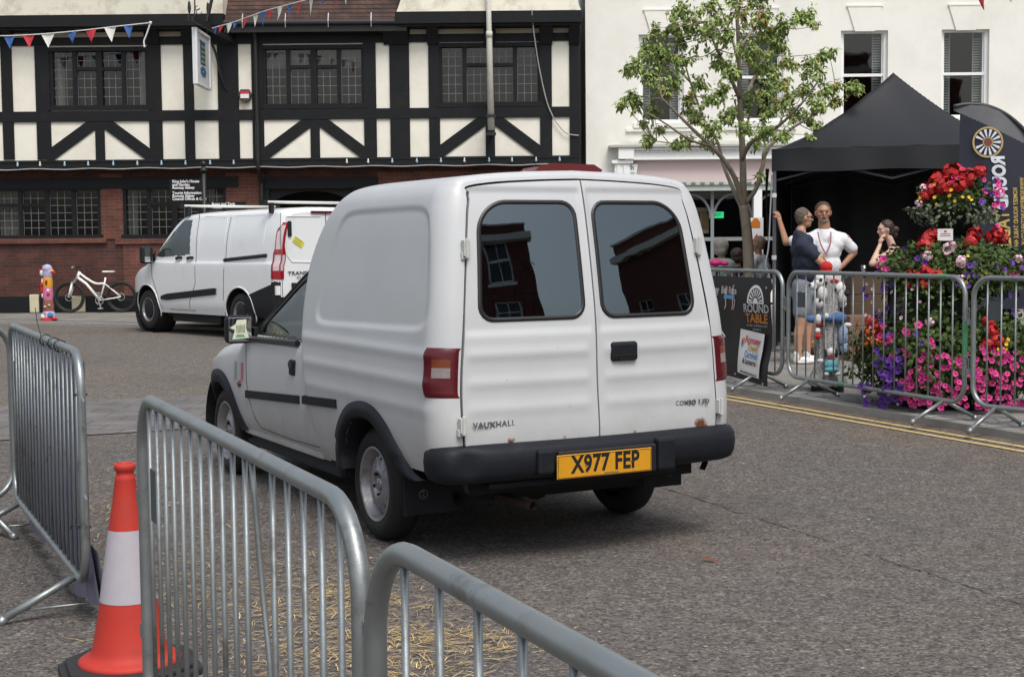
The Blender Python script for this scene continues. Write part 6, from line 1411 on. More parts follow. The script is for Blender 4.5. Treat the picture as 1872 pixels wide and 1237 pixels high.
sh = MB(); sh.cap(P_(1508, 424), P_(1508, 428), .088, .10); sh.cap(P_(1508, 428), P_(1509, 438), .10, .12); sh.cap(P_(1492, 447), P_(1527, 447), .115, .115); sh.cap(P_(1495, 425), P_(1482, 435), .05, .07); sh.cap(P_(1521, 425), P_(1537, 435), .05, .07); sh.cap(P_(1486, 439), P_(1534, 439), .088, .088); sh.ell(P_(1510, 458), (.195, .145, .17), 16); sh.ell(P_(1511, 485), (.19, .15, .17), 16); sh.cap(P_(1497, 508), P_(1525, 508), .12, .12); sh.cap(sR-V((.04, 0, 0)), P_(1557, 453, .02), .080, .074); sh.cap(sL+V((.04, 0, 0)), P_(1450, 440, .08), .078, .068); blob(sh, 'shirt', M('white_shirt', (.66, .67, .70), .85, var=.04, vs=8, bump=.35, bs=12), t, .012, 13)
sh = MB()
for dx in (-.11, .12): b = V((t.location.x+dx, Y0, 0)); sh.cap(b+V((-dx*.3, 0, .93)), b+V((dx*.2, 0, .50)), .12, .085)
blob(sh, 'shorts', M('dark_shorts', (.03, .028, .03), .9), t, .014, 3); sh = MB()
for dx in (-.14, .15): shoe(sh, V((t.location.x+dx, Y0+.05, gz)), (dx*.3, -1, 0)); 
blob(sh, 'shoes', M('dark_shoes', (.03, .03, .03), .6), t, .012, 1)
mb = MB(); red_lan = M('red_lanyard', (.40, .14, .17), .6, var=.3, vs=60)
for a, b, c_ in (((1495, 424), (1500, 445), (1510, 465)), ((1519, 424), (1518, 445), (1510, 465))): mb.tube(catmull([P_(*a, -.135), P_(*b, -.178), P_(*c_, -.19)], 5), .0085, 4)
build(mb, 'lanyard', red_lan, t, world=True)
# woman with her hand at her chin
Y0 = 17.8; P_ = lambda a, b, dy=0: at(a, b, Y0+dy)
t = thing('person', 'woman with dark hair in a bun, hand held to her chin', 'person', (at(1630, 600, Y0).x, Y0, PZ))
sk, hr, ey = MB(), MB(), MB(); PP, Rm = head(sk, hr, ey, P_(1618, 420), (-1, -.15, -.12), sc=.93, style='bun')
sk.cap(P_(1625, 434), P_(1631, 450), .044, .05); sk.cap(P_(1636, 466), P_(1638, 510), .085, .08); sk.cap(P_(1630, 457, -.12), P_(1640, 457, .13), .047, .047)
sA, eA, hA = P_(1634, 458, -.15), P_(1594, 482, -.20), P_(1609, 447, -.08); sk.cap(sA, eA, .046, .040); sk.cap(eA, hA, .038, .025); hand(sk, hA, V((.12, .15, 1)), V((1, .2, 0)), .85, .9)
sk.cap(P_(1640, 458, .15), P_(1606, 486, .10), .044, .038); sk.cap(P_(1606, 486, .10), P_(1598, 484, -.12), .036, .025)
for dy in (-.09, .09):
    b = P_(1640, 540, dy); b.z = .95; k_ = V((b.x-.02, b.y, .52)); a = V((b.x+.01, b.y, .13)); sk.cap(b, k_, .085, .058); sk.cap(k_, a, .055, .036)
blob(sk, 'body', M('fair_skin', (.58, .36, .28), .5, var=.06), t); blob(hr, 'hair', M('dark_brown_hair', (.035, .018, .014), .6, var=.4, vs=30), t, .008, 1); build(ey, 'eyes', bpy.data.materials['dark_eye'], t, world=True, smooth=True)
sh = MB(); sh.ell(P_(1638, 468), (.125, .155, .11), 14); sh.cap(P_(1634, 450, -.09), P_(1636, 464, -.10), .036, .05); sh.ell(P_(1638, 480), (.125, .155, .12), 14); sh.ell(P_(1640, 505), (.125, .15, .16), 14); sh.cap(P_(1634, 466, -.09), P_(1634, 466, .09), .07, .07)
sh.cap(P_(1634, 455, -.09), P_(1634, 470, -.10), .035, .04)
for dy in (-.08, .08): b = P_(1640, 540, dy); sh.cap(V((b.x, b.y, .98)), V((b.x-.02, b.y, .40)), .11, .08)
blob(sh, 'black_dress', M('black_dress_cloth', (.012, .011, .013), .9), t, .012, 3); sh = MB()
for dy in (-.09, .09): b = P_(1641, 540, dy); shoe(sh, V((b.x, b.y, gz)), (-1, 0, 0), .88)
blob(sh, 'shoes', bpy.data.materials['dark_shoes'], t, .012, 1)
mb = MB(); q = PP(-.115, -.035, .0); mb.tube([q+V((.02*math.cos(a), -.004, .03*math.sin(a))) for a in (0, 1, 2, 3)], .007, 6); build(mb, 'hair_clip', wht, t, world=True)
# seated people further back
def seated(label, px, py, Y, f, style, hairm, topm, sk_m, sc=.95, arm=None):
    P_ = lambda a, b, dy=0: at(a, b, Y+dy); c = P_(px, py); f = V(f).normalized(); s = V((-f.y, f.x, 0))
    t = thing('person', label, 'person', (c.x, c.y, PZ)); sk, hr, ey = MB(), MB(), MB(); head(sk, hr, ey, c, f, sc=sc, style=style)
    ch = c-f*.02+V((0, 0, -.28)); hp = V((c.x-f.x*.05, c.y-f.y*.05, PZ+.68)); sk.cap(c+V((0, 0, -.07)), ch+V((0, 0, .08)), .048, .055); sk.cap(ch, hp, .09, .10)
    top = MB(); top.cap(ch-s*.11+V((0, 0, .05)), ch+s*.11+V((0, 0, .05)), .085, .085); top.ell(ch-V((0, 0, .1)), (.17, .17, .2), 14); top.ell(hp+V((0, 0, .08)), (.17, .17, .16), 14)
    for q in (1, -1):
        a = ch+s*q*.19+V((0, 0, .05)); e = a+V((0, 0, -.27))+f*.06; h = e+f*.22+V((0, 0, .06 if q == 1 else .1)); sk.cap(a, e, .047, .04); sk.cap(e, h, .038, .026); hand(sk, h, f+V((0, 0, .2)), -s*q, .9, .5); top.cap(a, a.lerp(e, .4), .062, .058)
        k_ = hp+s*q*.11+f*.42; sk.cap(hp+s*q*.1, k_, .085, .062); an = V((k_.x, k_.y, PZ+.10)); sk.cap(k_, an, .055, .038); sk.cap(an, an+f*.14-V((0, 0, .06)), .035, .03)
    blob(sk, 'body', sk_m, t, .014); blob(hr, 'hair', hairm, t, .010, 1); build(ey, 'eyes', bpy.data.materials['dark_eye'], t, world=True, smooth=True); blob(top, 'top', topm, t, .014, 3)
    lg = MB()
    for q in (1, -1): k_ = hp+s*q*.11+f*.42; lg.cap(hp+s*q*.09, k_, .105, .08); lg.cap(k_, k_-V((0, 0, .35)), .075, .06)
    blob(lg, 'trousers', bpy.data.materials['dark_shorts'], t, .014, 2)
    st2 = thing('stool', 'tall black metal stool under the '+label.split(' sitting')[0], 'stool', (hp.x, hp.y, PZ)); mb = MB(); mb.lathe([(.17, .50), (.18, .53), (0, .54)], n=20); build(mb, 'seat', blackm, st2)
    for k in range(4): a = math.pi/4+k*math.pi/2; mb = MB(); mb.tube([(.11*math.cos(a), .11*math.sin(a), .51), (.19*math.cos(a), .19*math.sin(a), 0)], .012, 6); build(mb, 'leg', blackm, st2)
    return t
seated('grey haired woman in a pale green top sitting behind the event banner', 1320, 452, 20.2, (.8, .6, 0), 'bob', M('grey_hair', (.30, .28, .25), .8, var=.25, vs=30), M('pale_green_top', (.30, .37, .33), .8), skint, 1.0)
seated('man in a white shirt sitting half behind the tree trunk', 1386, 447, 21.0, (-.8, .5, 0), 'crop', M('sandy_hair', (.22, .16, .12), .8, var=.2), bpy.data.materials['white_shirt'], skint, 1.0)
seated('dark haired person in black sitting between the grey haired woman and the tree', 1348, 468, 20.9, (.5, .9, 0), 'bob', bpy.data.materials['dark_brown_hair'], bpy.data.materials['black_dress_cloth'], skinm, .9)
mb = MB(); c = at(1308, 480, 19.6); mb.ell(c, (.09, .07, .05), 12); mb.ell(c+V((.12, 0, -.01)), (.07, .05, .035), 12); o = build(mb, 'pink_bag', M('hot_pink', (.70, .03, .22), .6), None, smooth=True); props(o, 'bright pink bag beside the grey haired woman, just above the banner', 'bag')
bake(o, [('REMESH', dict(mode='VOXEL', voxel_size=.015)), ('SMOOTH', dict(factor=.5, iterations=3))])
tb = thing('cafe_table', 'small round dark table beside the grey haired woman', 'table', (at(1308, 480, 19.6).x+.03, 19.6, PZ)); zt_ = c.z-.055-PZ; mb = MB(); mb.lathe([(.3, zt_-.03), (.3, zt_), (0, zt_)], n=24); build(mb, 'tabletop', blackm, tb); mb = MB(); mb.cyl((0, 0, 0), (0, 0, zt_-.03), .03); mb.lathe([(.2, 0), (.19, .02), (0, .03)], n=20); build(mb, 'pedestal', blackm, tb)
# ---------------------------------------------------------------- boxes, cup and crate under the gazebo
card_m = M('brown_cardboard', (.21, .125, .075), .85, var=.12, vs=4); card_d = M('aged_cardboard', (.085, .055, .035), .85, var=.15)
def cbox(label, px, py, Y, w_, d_, h_, z, mat, rz=0, tape=True, lab=False):
    p = at(px, py, Y); t = thing('cardboard_box', label, 'box', (p.x, Y, z), rz, 'cardboard boxes under the gazebo'); mb = MB(); mb.box(-w_/2, w_/2, -d_/2, d_/2, 0, h_); build(mb, 'carton', mat, t, bevel=.006)
    mb = MB(); mb.box(-w_/2-.001, w_/2+.001, -.03, .03, h_-.06, h_+.002); mb.box(-w_/2-.003, w_/2+.003, -d_/2-.002, d_/2+.002, h_*.55, h_*.55+.006); build(mb, 'tape', M('box_tape', (.16, .10, .06), .4) if 'box_tape' not in bpy.data.materials else bpy.data.materials['box_tape'], t)
    if lab: mb = MB(); mb.box(.02, .13, -d_/2-.003, -d_/2-.001, h_*.62, h_*.9); build(mb, 'white_label', wht, t)
    return t
cbox('large brown cardboard box on the ground with a white label, beside the knitted bollard', 1577, 640, 17.3, .42, .40, .40, PZ, card_m, 0, lab=True)
cbox('open low brown box resting on the labelled box', 1572, 600, 17.35, .36, .32, .12, PZ+.405, card_m, .1)
for k, (lb_, z) in enumerate((('lowest dark cardboard box of the stack behind the labelled box', PZ), ('second dark cardboard box up in the stack behind the labelled box', PZ+.255), ('third dark cardboard box up in the stack behind the labelled box', PZ+.51), ('topmost dark cardboard box of the stack, under the plastic cup', PZ+.765))): cbox(lb_, 1580, 560, 17.85, .46, .40, .25, z, card_d, .03*k)
cp = MB(); c = at(1579, 508, 17.8); cp.lathe([(.028, 0), (.038, .10), (.036, .10), (.026, .004), (0, .004)], Mx.Translation((c.x, 17.8, PZ+1.016)), 18, False); props(build(cp, 'plastic_cup', Mglass('cup_plastic', (.55, .55, .55), .2), None, smooth=True), 'clear plastic cup standing on top of the box stack', 'cup')
c = at(1862, 600, 14.2); mb = MB(); t = thing('green_crate', 'green plastic crate behind the flowers at the right edge', 'crate', (c.x, 14.2, PZ)); mb.box(-.3, .3, -.2, .2, 0, .55); build(mb, 'crate_body', M('green_plastic', (.012, .12, .055), .45), t, bevel=.01); mb = MB(); mb.box(-.32, .32, -.22, .22, .55, .59); build(mb, 'lid', M('pale_green_plastic', (.10, .30, .18), .45), t, bevel=.008)
# ---------------------------------------------------------------- knitted bollards
def knit(n_, c, **k): return M(n_, c, .95, var=.25, vs=45, bump=.9, bs=70, **k)
Yb = 13.75; c = at(1513, 600, Yb); t = thing('knitted_bollard', 'bollard dressed in white and grey knitting with small knitted animals, behind the barrier', 'bollard', (c.x, Yb, PZ))
mb = MB(); mb.lathe([(.155, 0), (.155, .05), (.14, .06)], n=28); build(mb, 'base', blackpl, t)
mb = MB(); mb.smooth = True; prof = [(.150, .05), (.175, .07), (.165, .12), (.13, .2), (.105, .3), (.10, .5), (.105, .8), (.115, .95), (.125, 1.02), (.11, 1.08), (.0, 1.12)]
kn = 60; vs_ = []
for r_, z in prof: vs_ += [V(((r_+.008*math.sin(k/kn*6.2832*14)*(1.8 if z < .15 else 1))*math.cos(k/kn*6.2832), (r_+.008*math.sin(k/kn*6.2832*14)*(1.8 if z < .15 else 1))*math.sin(k/kn*6.2832), z)) for k in range(kn)]
mb.add(vs_, [(i*kn+k, i*kn+(k+1) % kn, (i+1)*kn+(k+1) % kn, (i+1)*kn+k) for i in range(len(prof)-1) for k in range(kn)]); build(mb, 'knitted_sleeve', knit('grey_white_knit', (.42, .41, .40), dirt=(.12, .12, .12), ds=38, dth=(.5, .62)), t)
kw, kr, kb, kt, kbk, kp = knit('white_knit', (.66, .65, .63)), knit('red_knit', (.5, .02, .02)), knit('blue_knit', (.08, .16, .33)), knit('teal_knit', (.12, .36, .42)), knit('black_knit', (.02, .02, .02)), knit('pale_blue_knit', (.32, .42, .58))
def toy(nm, parts):
    mb = MB(); mb.smooth = True; ms_ = []
    for m_, cc, r_ in parts:
        if m_ not in ms_: ms_.append(m_)
        mb.m = ms_.index(m_); mb.ell(cc, r_, 12)
    build(mb, nm, ms_, t)
toy('knitted_dog', [(kw, (-.085, -.06, 1.03), (.075, .06, .05)), (kw, (-.15, -.07, 1.0), (.045, .04, .04)), (kbk, (-.185, -.08, 1.01), .016), (kbk, (-.09, -.115, 1.06), .016), (kbk, (-.05, -.12, 1.03), .02), (kw, (-.07, -.09, .93), (.05, .05, .08)), (kw, (-.10, -.08, .84), (.045, .045, .055)), (kbk, (-.10, -.125, .87), .013), (kw, (-.09, -.06, 1.07), .05)])
toy('knitted_dog', [(kw, (.08, -.05, .98), (.08, .07, .065)), (kw, (.12, -.08, .90), (.045, .05, .08)), (kbk, (.15, -.10, .93), .035), (kbk, (.04, -.115, .97), .020), (kr, (.03, -.09, 1.05), (.055, .05, .02)), (kw, (.0, -.08, 1.08), (.05, .05, .055)), (kr, (-.02, -.02, 1.18), (.062, .055, .055)), (kr, (-.02, -.02, 1.13), (.07, .06, .03)), (kw, (.13, -.05, .83), .04)])
toy('blue_knitted_toy', [(kb, (-.02, -.12, .70), (.10, .03, .035)), (kb, (.09, -.10, .70), (.07, .05, .06)), (kp, (.13, -.08, .54), (.05, .05, .12)), (kp, (.14, -.08, .42), (.04, .04, .07)), (kw, (-.045, -.14, .72), .028), (kw, (.165, -.09, .63), (.045, .03, .025)), (kb, (-.16, -.05, .69), (.06, .04, .04))])
toy('red_knitted_toy', [(kr, (-.10, -.10, .66), (.035, .03, .05)), (kw, (-.115, -.12, .69), (.03, .03, .05)), (kw, (-.12, -.11, .58), .03), (kr, (-.12, -.11, .53), (.04, .03, .03)), (knit('yellow_knit', (.6, .4, .05)), (-.155, -.09, .47), .018)])
toy('small_knitted_dog', [(kw, (.0, -.15, .38), (.042, .04, .045)), (kbk, (-.052, -.14, .37), (.016, .02, .045)), (kbk, (.052, -.14, .37), (.016, .02, .045)), (kr, (0, -.185, .36), .010), (kr, (0, -.16, .325), (.035, .03, .010)), (kt, (0, -.16, .26), (.07, .055, .06)), (kt, (0, -.18, .22), (.075, .06, .03)), (kw, (-.05, -.19, .18), (.03, .04, .02)), (kw, (.05, -.19, .18), (.03, .04, .02)), (kw, (-.09, -.14, .30), (.04, .025, .02))])
Yb = 28.2; c = at(88, 540, Yb); t = thing('knitted_bollard', 'bollard dressed in bright orange, pink and lilac knitting, left of the white bicycle', 'bollard', (c.x, Yb, PZ))
kor, kpk, kli, kbr = knit('orange_knit', (.65, .30, .03)), knit('pink_knit', (.52, .16, .30)), knit('lilac_knit', (.42, .38, .55)), knit('brown_knit', (.25, .10, .06))
segs = [(0, .06, .16, .13, kr), (.05, .18, .13, .10, kli), (.18, .40, .10, .09, kbr), (.40, .64, .09, .088, kpk), (.64, .84, .088, .085, kor), (.84, .96, .085, .10, kli)]
for z0, z1, r0, r1, m_ in segs: mb = MB(); mb.smooth = True; mb.lathe([(r0, z0), ((r0+r1)/2+.01, (z0+z1)/2), (r1, z1)], n=20, caps=False); build(mb, 'knitted_band', m_, t)
toy('knitted_top', [(kli, (0, 0, 1.0), (.10, .10, .09)), (kli, (.03, 0, .95), (.11, .09, .05)), (kw, (-.10, -.04, .92), (.04, .03, .06)), (kr, (-.13, -.03, .97), .03), (kr, (.12, -.02, .93), (.04, .03, .05)), (kor, (.10, -.04, .96), .035), (kb, (-.07, 0, 1.04), (.04, .03, .03))])
toy('knitted_trim', [(kr, (0, -.085, .76), .028), (kbk, (0, -.09, .72), (.02, .02, .035)), (kw, (.03, -.09, .58), (.03, .02, .035)), (kr, (.03, -.09, .51), .03), (kr, (-.11, -.02, .60), (.03, .03, .10)), (kw, (-.10, -.02, .48), (.025, .03, .05)), (kw, (.05, -.11, .30), .02), (kw, (-.03, -.12, .27), .02), (kb, (.06, -.10, .10), (.06, .05, .06)), (kw, (-.08, -.10, .08), (.05, .04, .05)), (kpk, (-.04, -.10, .13), (.04, .03, .04)), (kr, (.14, -.10, .03), (.07, .05, .02)), (kw, (-.10, -.02, .76), (.02, .02, .06)), (kr, (-.11, -.03, .70), (.03, .03, .05))])
# ---------------------------------------------------------------- bicycle against the brick wall
YK = 31.22; s_ = YK/FPX
def bp_(px, py): return at(px, py, YK)
t = thing('bicycle', 'white mountain bike with black wheels leaning on the brick wall', 'bicycle', (bp_(174, 570).x, YK, PZ)); wr_ = .335
F_, R_2 = V((bp_(127, 547).x, YK, PZ+wr_)), V((bp_(222, 546).x, YK, PZ+wr_))
for c in (F_, R_2):
    mb = MB(); mb.smooth = True; P = [c+V((math.cos(a)*(wr_-.028), 0, math.sin(a)*(wr_-.028))) for a in [6.2832*k/40 for k in range(40)]]; mb.tube(P, .028, 8, closed=True, up=(0, 1, 0)); w_ = build(mb, 'wheel', rubber, t, world=True)
    mb = MB(); P = [c+V((math.cos(a)*(wr_-.065), 0, math.sin(a)*(wr_-.065))) for a in [6.2832*k/40 for k in range(40)]]; mb.tube(P, .012, 6, closed=True, up=(0, 1, 0)); mb.cyl(c-V((0, .05, 0)), c+V((0, .05, 0)), .02, n=10); build(mb, 'rim', blackm, w_, world=True)
    mb = MB()
    for k in range(20): a = 6.2832*k/20; mb.tube([c+V((0, .02*(-1)**k, 0)), c+V((math.cos(a)*.265, 0, math.sin(a)*.265))], .0016, 3)
    build(mb, 'spokes', blackm, w_, world=True)
    mb = MB(); mb.tube([c+V((math.cos(6.2832*k/20)*.075, -.035, math.sin(6.2832*k/20)*.075)) for k in range(20)], .006, 4, closed=True, up=(0, 1, 0)); build(mb, 'brake_disc', ltgrey, w_, world=True)
wf_ = M('white_frame', (.78, .78, .76), .35)
ht, hb_, bb_, stt, so2 = bp_(145, 499), bp_(142, 507), bp_(183, 549), bp_(191, 518), bp_(193, 507)
mb = MB(); mb.smooth = True; mb.tube(catmull([ht, bp_(160, 510), bp_(175, 518), stt], 5), .024, 8); mb.tube([hb_, bp_(158, 519), bb_], .030, 8); mb.tube([so2, stt, bb_], .020, 8); mb.tube([ht+V((.01, 0, .03)), hb_+V((-.02, 0, -.03))], .032, 8)
for dy in (-.05, .05): mb.tube([stt, R_2+V((0, dy, 0))], .011, 6); mb.tube([bb_+V((0, dy*.5, 0)), R_2+V((0, dy, 0))], .013, 6)
build(mb, 'frame', wf_, t, world=True)
mb = MB(); mb.smooth = True
for dy in (-.06, .06): mb.tube([bp_(133, 519)+V((0, dy, 0)), F_+V((0, dy, 0))], .024, 8)
mb.tube([bp_(133, 519)+V((0, -.06, .02)), bp_(133, 519)+V((0, .06, .02))], .02, 6); fk = build(mb, 'fork', wf_, t, world=True)
mb = MB()
for dy in (-.06, .06): mb.tube([bp_(138, 511)+V((0, dy, 0)), bp_(133, 521)+V((0, dy, 0))], .016, 8)
mb.tube([bp_(143, 505), bp_(138, 512)], .02, 6); build(mb, 'stanchion', ltgrey, fk, world=True)
mb = MB(); mb.tube([ht, bp_(146, 493), bp_(142, 490)], .018, 8); mb.tube([bp_(141, 488)+V((0, -.33, .0)), bp_(142, 489), bp_(141, 488)+V((0, .28, 0))], .014, 8); hb2 = build(mb, 'handlebar', blackm, t, world=True); mb = MB(); mb.cyl(bp_(141, 488)+V((0, -.36, 0)), bp_(141, 488)+V((0, -.24, 0)), .02, n=10); build(mb, 'grip', M('grip_grey', (.35, .28, .24), .7), hb2, world=True)
mb = MB(); mb.tube([so2, bp_(194, 500)], .013, 8); build(mb, 'seat_post', blackm, t, world=True)
mb = MB(); c = bp_(197, 498); mb.prism([(-.13, .0), (-.10, .022), (.0, .012), (.10, .045), (.14, .075), (.15, .0), (.14, -.075), (.10, -.045), (0, -.012), (-.10, -.022)], Mx.Translation(c), .035); build(mb, 'saddle', wf_, t, world=True, bevel=.01)
mb = MB(); mb.tube([bb_+V((math.cos(6.2832*k/20)*.085, -.05, math.sin(6.2832*k/20)*.085)) for k in range(20)], .008, 4, closed=True, up=(0, 1, 0)); mb.bar(bb_+V((-.02, -.07, 0)), bb_+V((.04, -.07, -.17)), .02, .02, up=(0, 1, 0)); mb.bar(bb_+V((.02, .07, 0)), bb_+V((-.06, .07, .16)), .02, .02, up=(0, 1, 0)); build(mb, 'crank', ltgrey, t, world=True)
mb = MB(); p = bb_+V((.04, -.12, -.17)); mb.box(p.x-.05, p.x+.05, p.y-.04, p.y+.04, p.z-.012, p.z+.012); p = bb_+V((-.06, .12, .16)); mb.box(p.x-.05, p.x+.05, p.y-.04, p.y+.04, p.z-.012, p.z+.012); build(mb, 'pedal', ltgrey, t, world=True)
# ---------------------------------------------------------------- bunting
fcol = [M('flag_blue', (.035, .11, .33), .7), M('flag_red', (.50, .03, .045), .7), M('flag_cream', (.66, .67, .62), .7)]
cord = M('white_cord', (.62, .62, .60), .7)
def bunt(label, pts, flags, Y, tail=None):
    p0 = at(*pts[0], Y[0]); t = thing('bunting', label, 'bunting', p0); Q = [at(a, b, y) for (a, b), y in zip(pts, Y)]; Q = catmull(Q, 8); mb = MB(); mb.tube(Q, .011, 5)
    if tail: mb.tube(catmull([at(a, b, Y[-1]) for a, b in tail], 4), .016, 5); mb.ell(at(*tail[0], Y[-1]), .035, 8); mb.ell(at(*tail[-1], Y[-1]), .025, 8)
    build(mb, 'cord', cord, t, world=True)
    for px, col, w_, h, lean in flags:
        y = itp([(p.x, 0) for p in Q], 0); 
        best = min(range(len(Q)-1), key=lambda i: abs(_px(Q[i])-px)); a = Q[best]; d = (Q[best+1]-Q[best]).normalized(); k = a.y/FPX
        mb = MB(); mb.grid(lambda u, v: a+d*(u-.5)*1.25*w_*k*(1-v)/max(.12, math.hypot(d.x, d.z))+V((lean*k*v*v, .02*math.sin(u*3+px), -h*k*v)), 4, 8); build(mb, 'pennant', fcol[col], t, world=True)
def _px(P):
    d = P-O; return IW/2+FPX*d.dot(_r)/d.dot(_fw)
bunt('string of red, white and blue bunting ending in a knotted tail over the left window', [(-60, 63), (0, 66), (70, 63), (140, 57), (210, 49), (275, 42)], [(-30, 2, 18, 22, 0), (13, 0, 17, 24, 1), (50, 1, 17, 23, 1), (88, 2, 20, 25, 0), (127, 0, 15, 22, 1), (165, 1, 17, 24, 0), (200, 2, 17, 26, 2), (238, 0, 14, 23, 1)], [29.5]*6, [(275, 42), (270, 57), (266, 68), (263, 76), (264, 85)])
bunt('string of narrow red, white and blue bunting rising in front of the tiled roof', [(388, 52), (430, 40), (480, 22), (530, 8), (575, -4), (640, -24)], [(391, 0, 9, 14, 0), (405, 1, 10, 14, -4), (418, 2, 11, 18, -3), (432, 0, 9, 13, -4), (449, 1, 10, 18, -4), (465, 2, 10, 22, -2), (481, 0, 9, 26, 0), (492, 1, 11, 20, -2), (512, 2, 10, 24, -5), (528, 0, 8, 22, -3), (548, 1, 8, 26, -2), (566, 2, 8, 30, -2), (586, 0, 8, 26, 1), (610, 1, 9, 28, 0), (628, 2, 9, 30, 1)], [29.3, 28.8, 28, 27, 26, 24])
bunt('short piece of bunting with one red pennant at the top right over the white wall', [(1760, -14), (1800, -12), (1880, -8)], [(1793, 1, 12, 30, 6), (1850, 2, 10, 14, 0)], [24, 24, 24])
# ---------------------------------------------------------------- wall fittings
def wsol(name, label, cat, loc): return thing(name, label, cat, loc)
c = at(448, 175, YJ-.07); t = thing('alarm_box', 'dark hexagonal alarm box with a red and white face on the timbered wall', 'alarm box', c); P = [(-.09, .13), (.09, .13), (.145, .02), (.10, -.10), (0, -.16), (-.10, -.10), (-.145, .02)]
mb = MB(); mb.prism(P, frame((0, .05, 0), (1, 0, 0), (0, 0, 1)), .09); build(mb, 'housing', M('brown_plastic', (.06, .035, .03), .5), t, bevel=.01); mb = MB(); mb.m = 0; mb.box(-.09, .09, -.052, -.041, .03, .09); mb.m = 1; mb.box(-.09, .09, -.052, -.041, -.06, .029); build(mb, 'face', [fcol[1], wht], t)
c = at(1154, 312, YW-.12); t = thing('alarm_box', 'white tapered alarm box with a green mark on the pink fascia', 'alarm box', c); mb = MB(); mb.prism([(-.145, .14), (.145, .14), (.10, -.14), (-.10, -.14)], frame((0, .06, 0), (1, 0, 0), (0, 0, 1)), .10); build(mb, 'housing', wht, t, bevel=.01)
mb = MB(); mb.tube([(.05*math.cos(a), -.045, .04+.05*math.sin(a)) for a in [k*.5-.5 for k in range(9)]], .009, 5); mb.box(-.015, .015, -.05, -.04, .02, .06); mb.box(-.07, .07, -.046, -.041, -.06, -.045); mb.box(-.05, .05, -.046, -.041, -.085, -.075); build(mb, 'green_mark', M('mark_green', (.10, .30, .20), .6), t)
# flag staff bracketed on the timber frame
YP = YJ-.52; a, b = at(898, 238, YP), at(891, -90, YP); t = thing('flagpole', 'white wall mounted flagpole in front of the right timbered window', 'flagpole', a)
mb = MB(); mb.smooth = True; mb.tube([a, a.lerp(b, .5), a.lerp(b, .55), b], [.072, .062, .055, .05], 14); k = a.lerp(b, .53); mb.cyl(k-V((0, 0, .05)), k+V((0, 0, .08)), .068, n=14); build(mb, 'pole', M('pale_pole', (.52, .51, .45), .6, var=.12, vs=5, dirt=(.28, .26, .2), ds=3), t, world=True)
mb = MB()
for z in (-.02, .35): mb.box(a.x-.10, a.x+.10, YP-.09, YP+.09, a.z-.09+z, a.z-.03+z); mb.box(a.x-.03, a.x+.03, YP+.05, YJ, a.z-.085+z, a.z-.035+z)
build(mb, 'bracket', blackm, t, world=True)
t = thing('wall_cable', 'thin grey cable hanging in a curve across the right end of the timbered wall', 'cable', at(973, 20, YJ-.4)); mb = MB(); mb.tube(catmull([at(a, b, y) for a, b, y in ((972, 18, YJ-.45), (976, 60, YJ-.3), (985, 120, YJ-.15), (998, 180, YJ-.09), (1010, 212, YJ-.07), (1020, 228, YJ-.07), (1036, 244, YJ-.07), (1058, 248, YJ-.07))], 6), .013, 5); build(mb, 'cable', bpy.data.materials['grey_cable'], t, world=True)
# hanging sign
t = thing('hanging_sign', 'white pictorial sign hanging from a black bracket on the timbered wall', 'sign', at(400, 60, YJ)); sa, sb = at(355, 101, 29.6), at(381, 119, 31.0)
ax_ = V((sb.x-sa.x, sb.y-sa.y, 0)).normalized(); W_ = 1.0; cz = .5*(at(355, 50, 29.6).z+at(355, 153, 29.6).z); Cc = V((sa.x, sa.y, cz)); W_ = V((sb.x-sa.x, sb.y-sa.y, 0)).length; Hh = (at(355, 50, 29.6).z-at(355, 153, 29.6).z)/2
Ms = frame(Cc+ax_*W_/2, ax_, (0, 0, 1)); mb = MB(); mb.obox(Ms, W_/2, Hh, .035); 
bd = build(mb, 'board', M('sign_white', (.60, .62, .63), .6), t, world=True)
nrm = 1 if (Ms.to_3x3() @ V((0, 0, 1))).dot(O-Cc) > 0 else -1
mb = MB(); 
for x0, x1, y0, y1 in ((-W_/2, W_/2, Hh-.05, Hh), (-W_/2, W_/2, -Hh, -Hh+.05), (-W_/2, -W_/2+.09, -Hh+.05, Hh-.05), (W_/2-.09, W_/2, -Hh+.05, Hh-.05)): mb.T = Ms; mb.box(x0, x1, y0, y1, nrm*.035, nrm*.06)
build(mb, 'rim', wht, bd, world=True)
mb = MB(); mb.T = Ms @ Mx.Translation((0, 0, nrm*.037)); s0 = W_/1.0
mb.m = 0; mb.box(-.2*s0, .15*s0, -.12, .34, 0, nrm*.004); mb.box(-.23*s0, .18*s0, .34, .37, 0, nrm*.004); 
for q in range(7): a = q*.9; mb.box((-.02+.14*math.cos(a))*s0-.06*s0, (-.02+.14*math.cos(a))*s0+.06*s0, -.25+.06*math.sin(a)-.04, -.25+.06*math.sin(a)+.04, 0, nrm*(.004+.001*q))
mb.m = 1
for q in range(4): mb.box(-.12*s0, .10*s0, -.08+q*.10, -.03+q*.10, nrm*.004, nrm*.014)
mb.T = None; build(mb, 'picture', [M('sign_blue', (.05, .12, .22), .6), M('sign_olive', (.26, .30, .12), .6)], bd, world=True)
mb = MB(); mb.bar(at(352, 34, 29.4), at(430, 78, YJ), .06, .10); mb.tube(catmull([at(383, 70, 31), at(395, 100, 31.05), at(402, 130, 31.1), at(412, 160, 31.15), at(419, 172, YJ)], 4), .028, 6)
mb.tube([at(357, 50, 29.6), at(357, 40, 29.6)], .012, 5); mb.tube([at(379, 68, 30.9), at(379, 55, 30.9)], .012, 5); mb.tube([at(356, 40, 29.5), at(356, -8, 29.5)], .014, 6)
for px, py, y in ((346, 6, 29.5), (380, 8, 30.6)): mb.ell(at(px, py+8, y), (.035, .035, .14), 8)
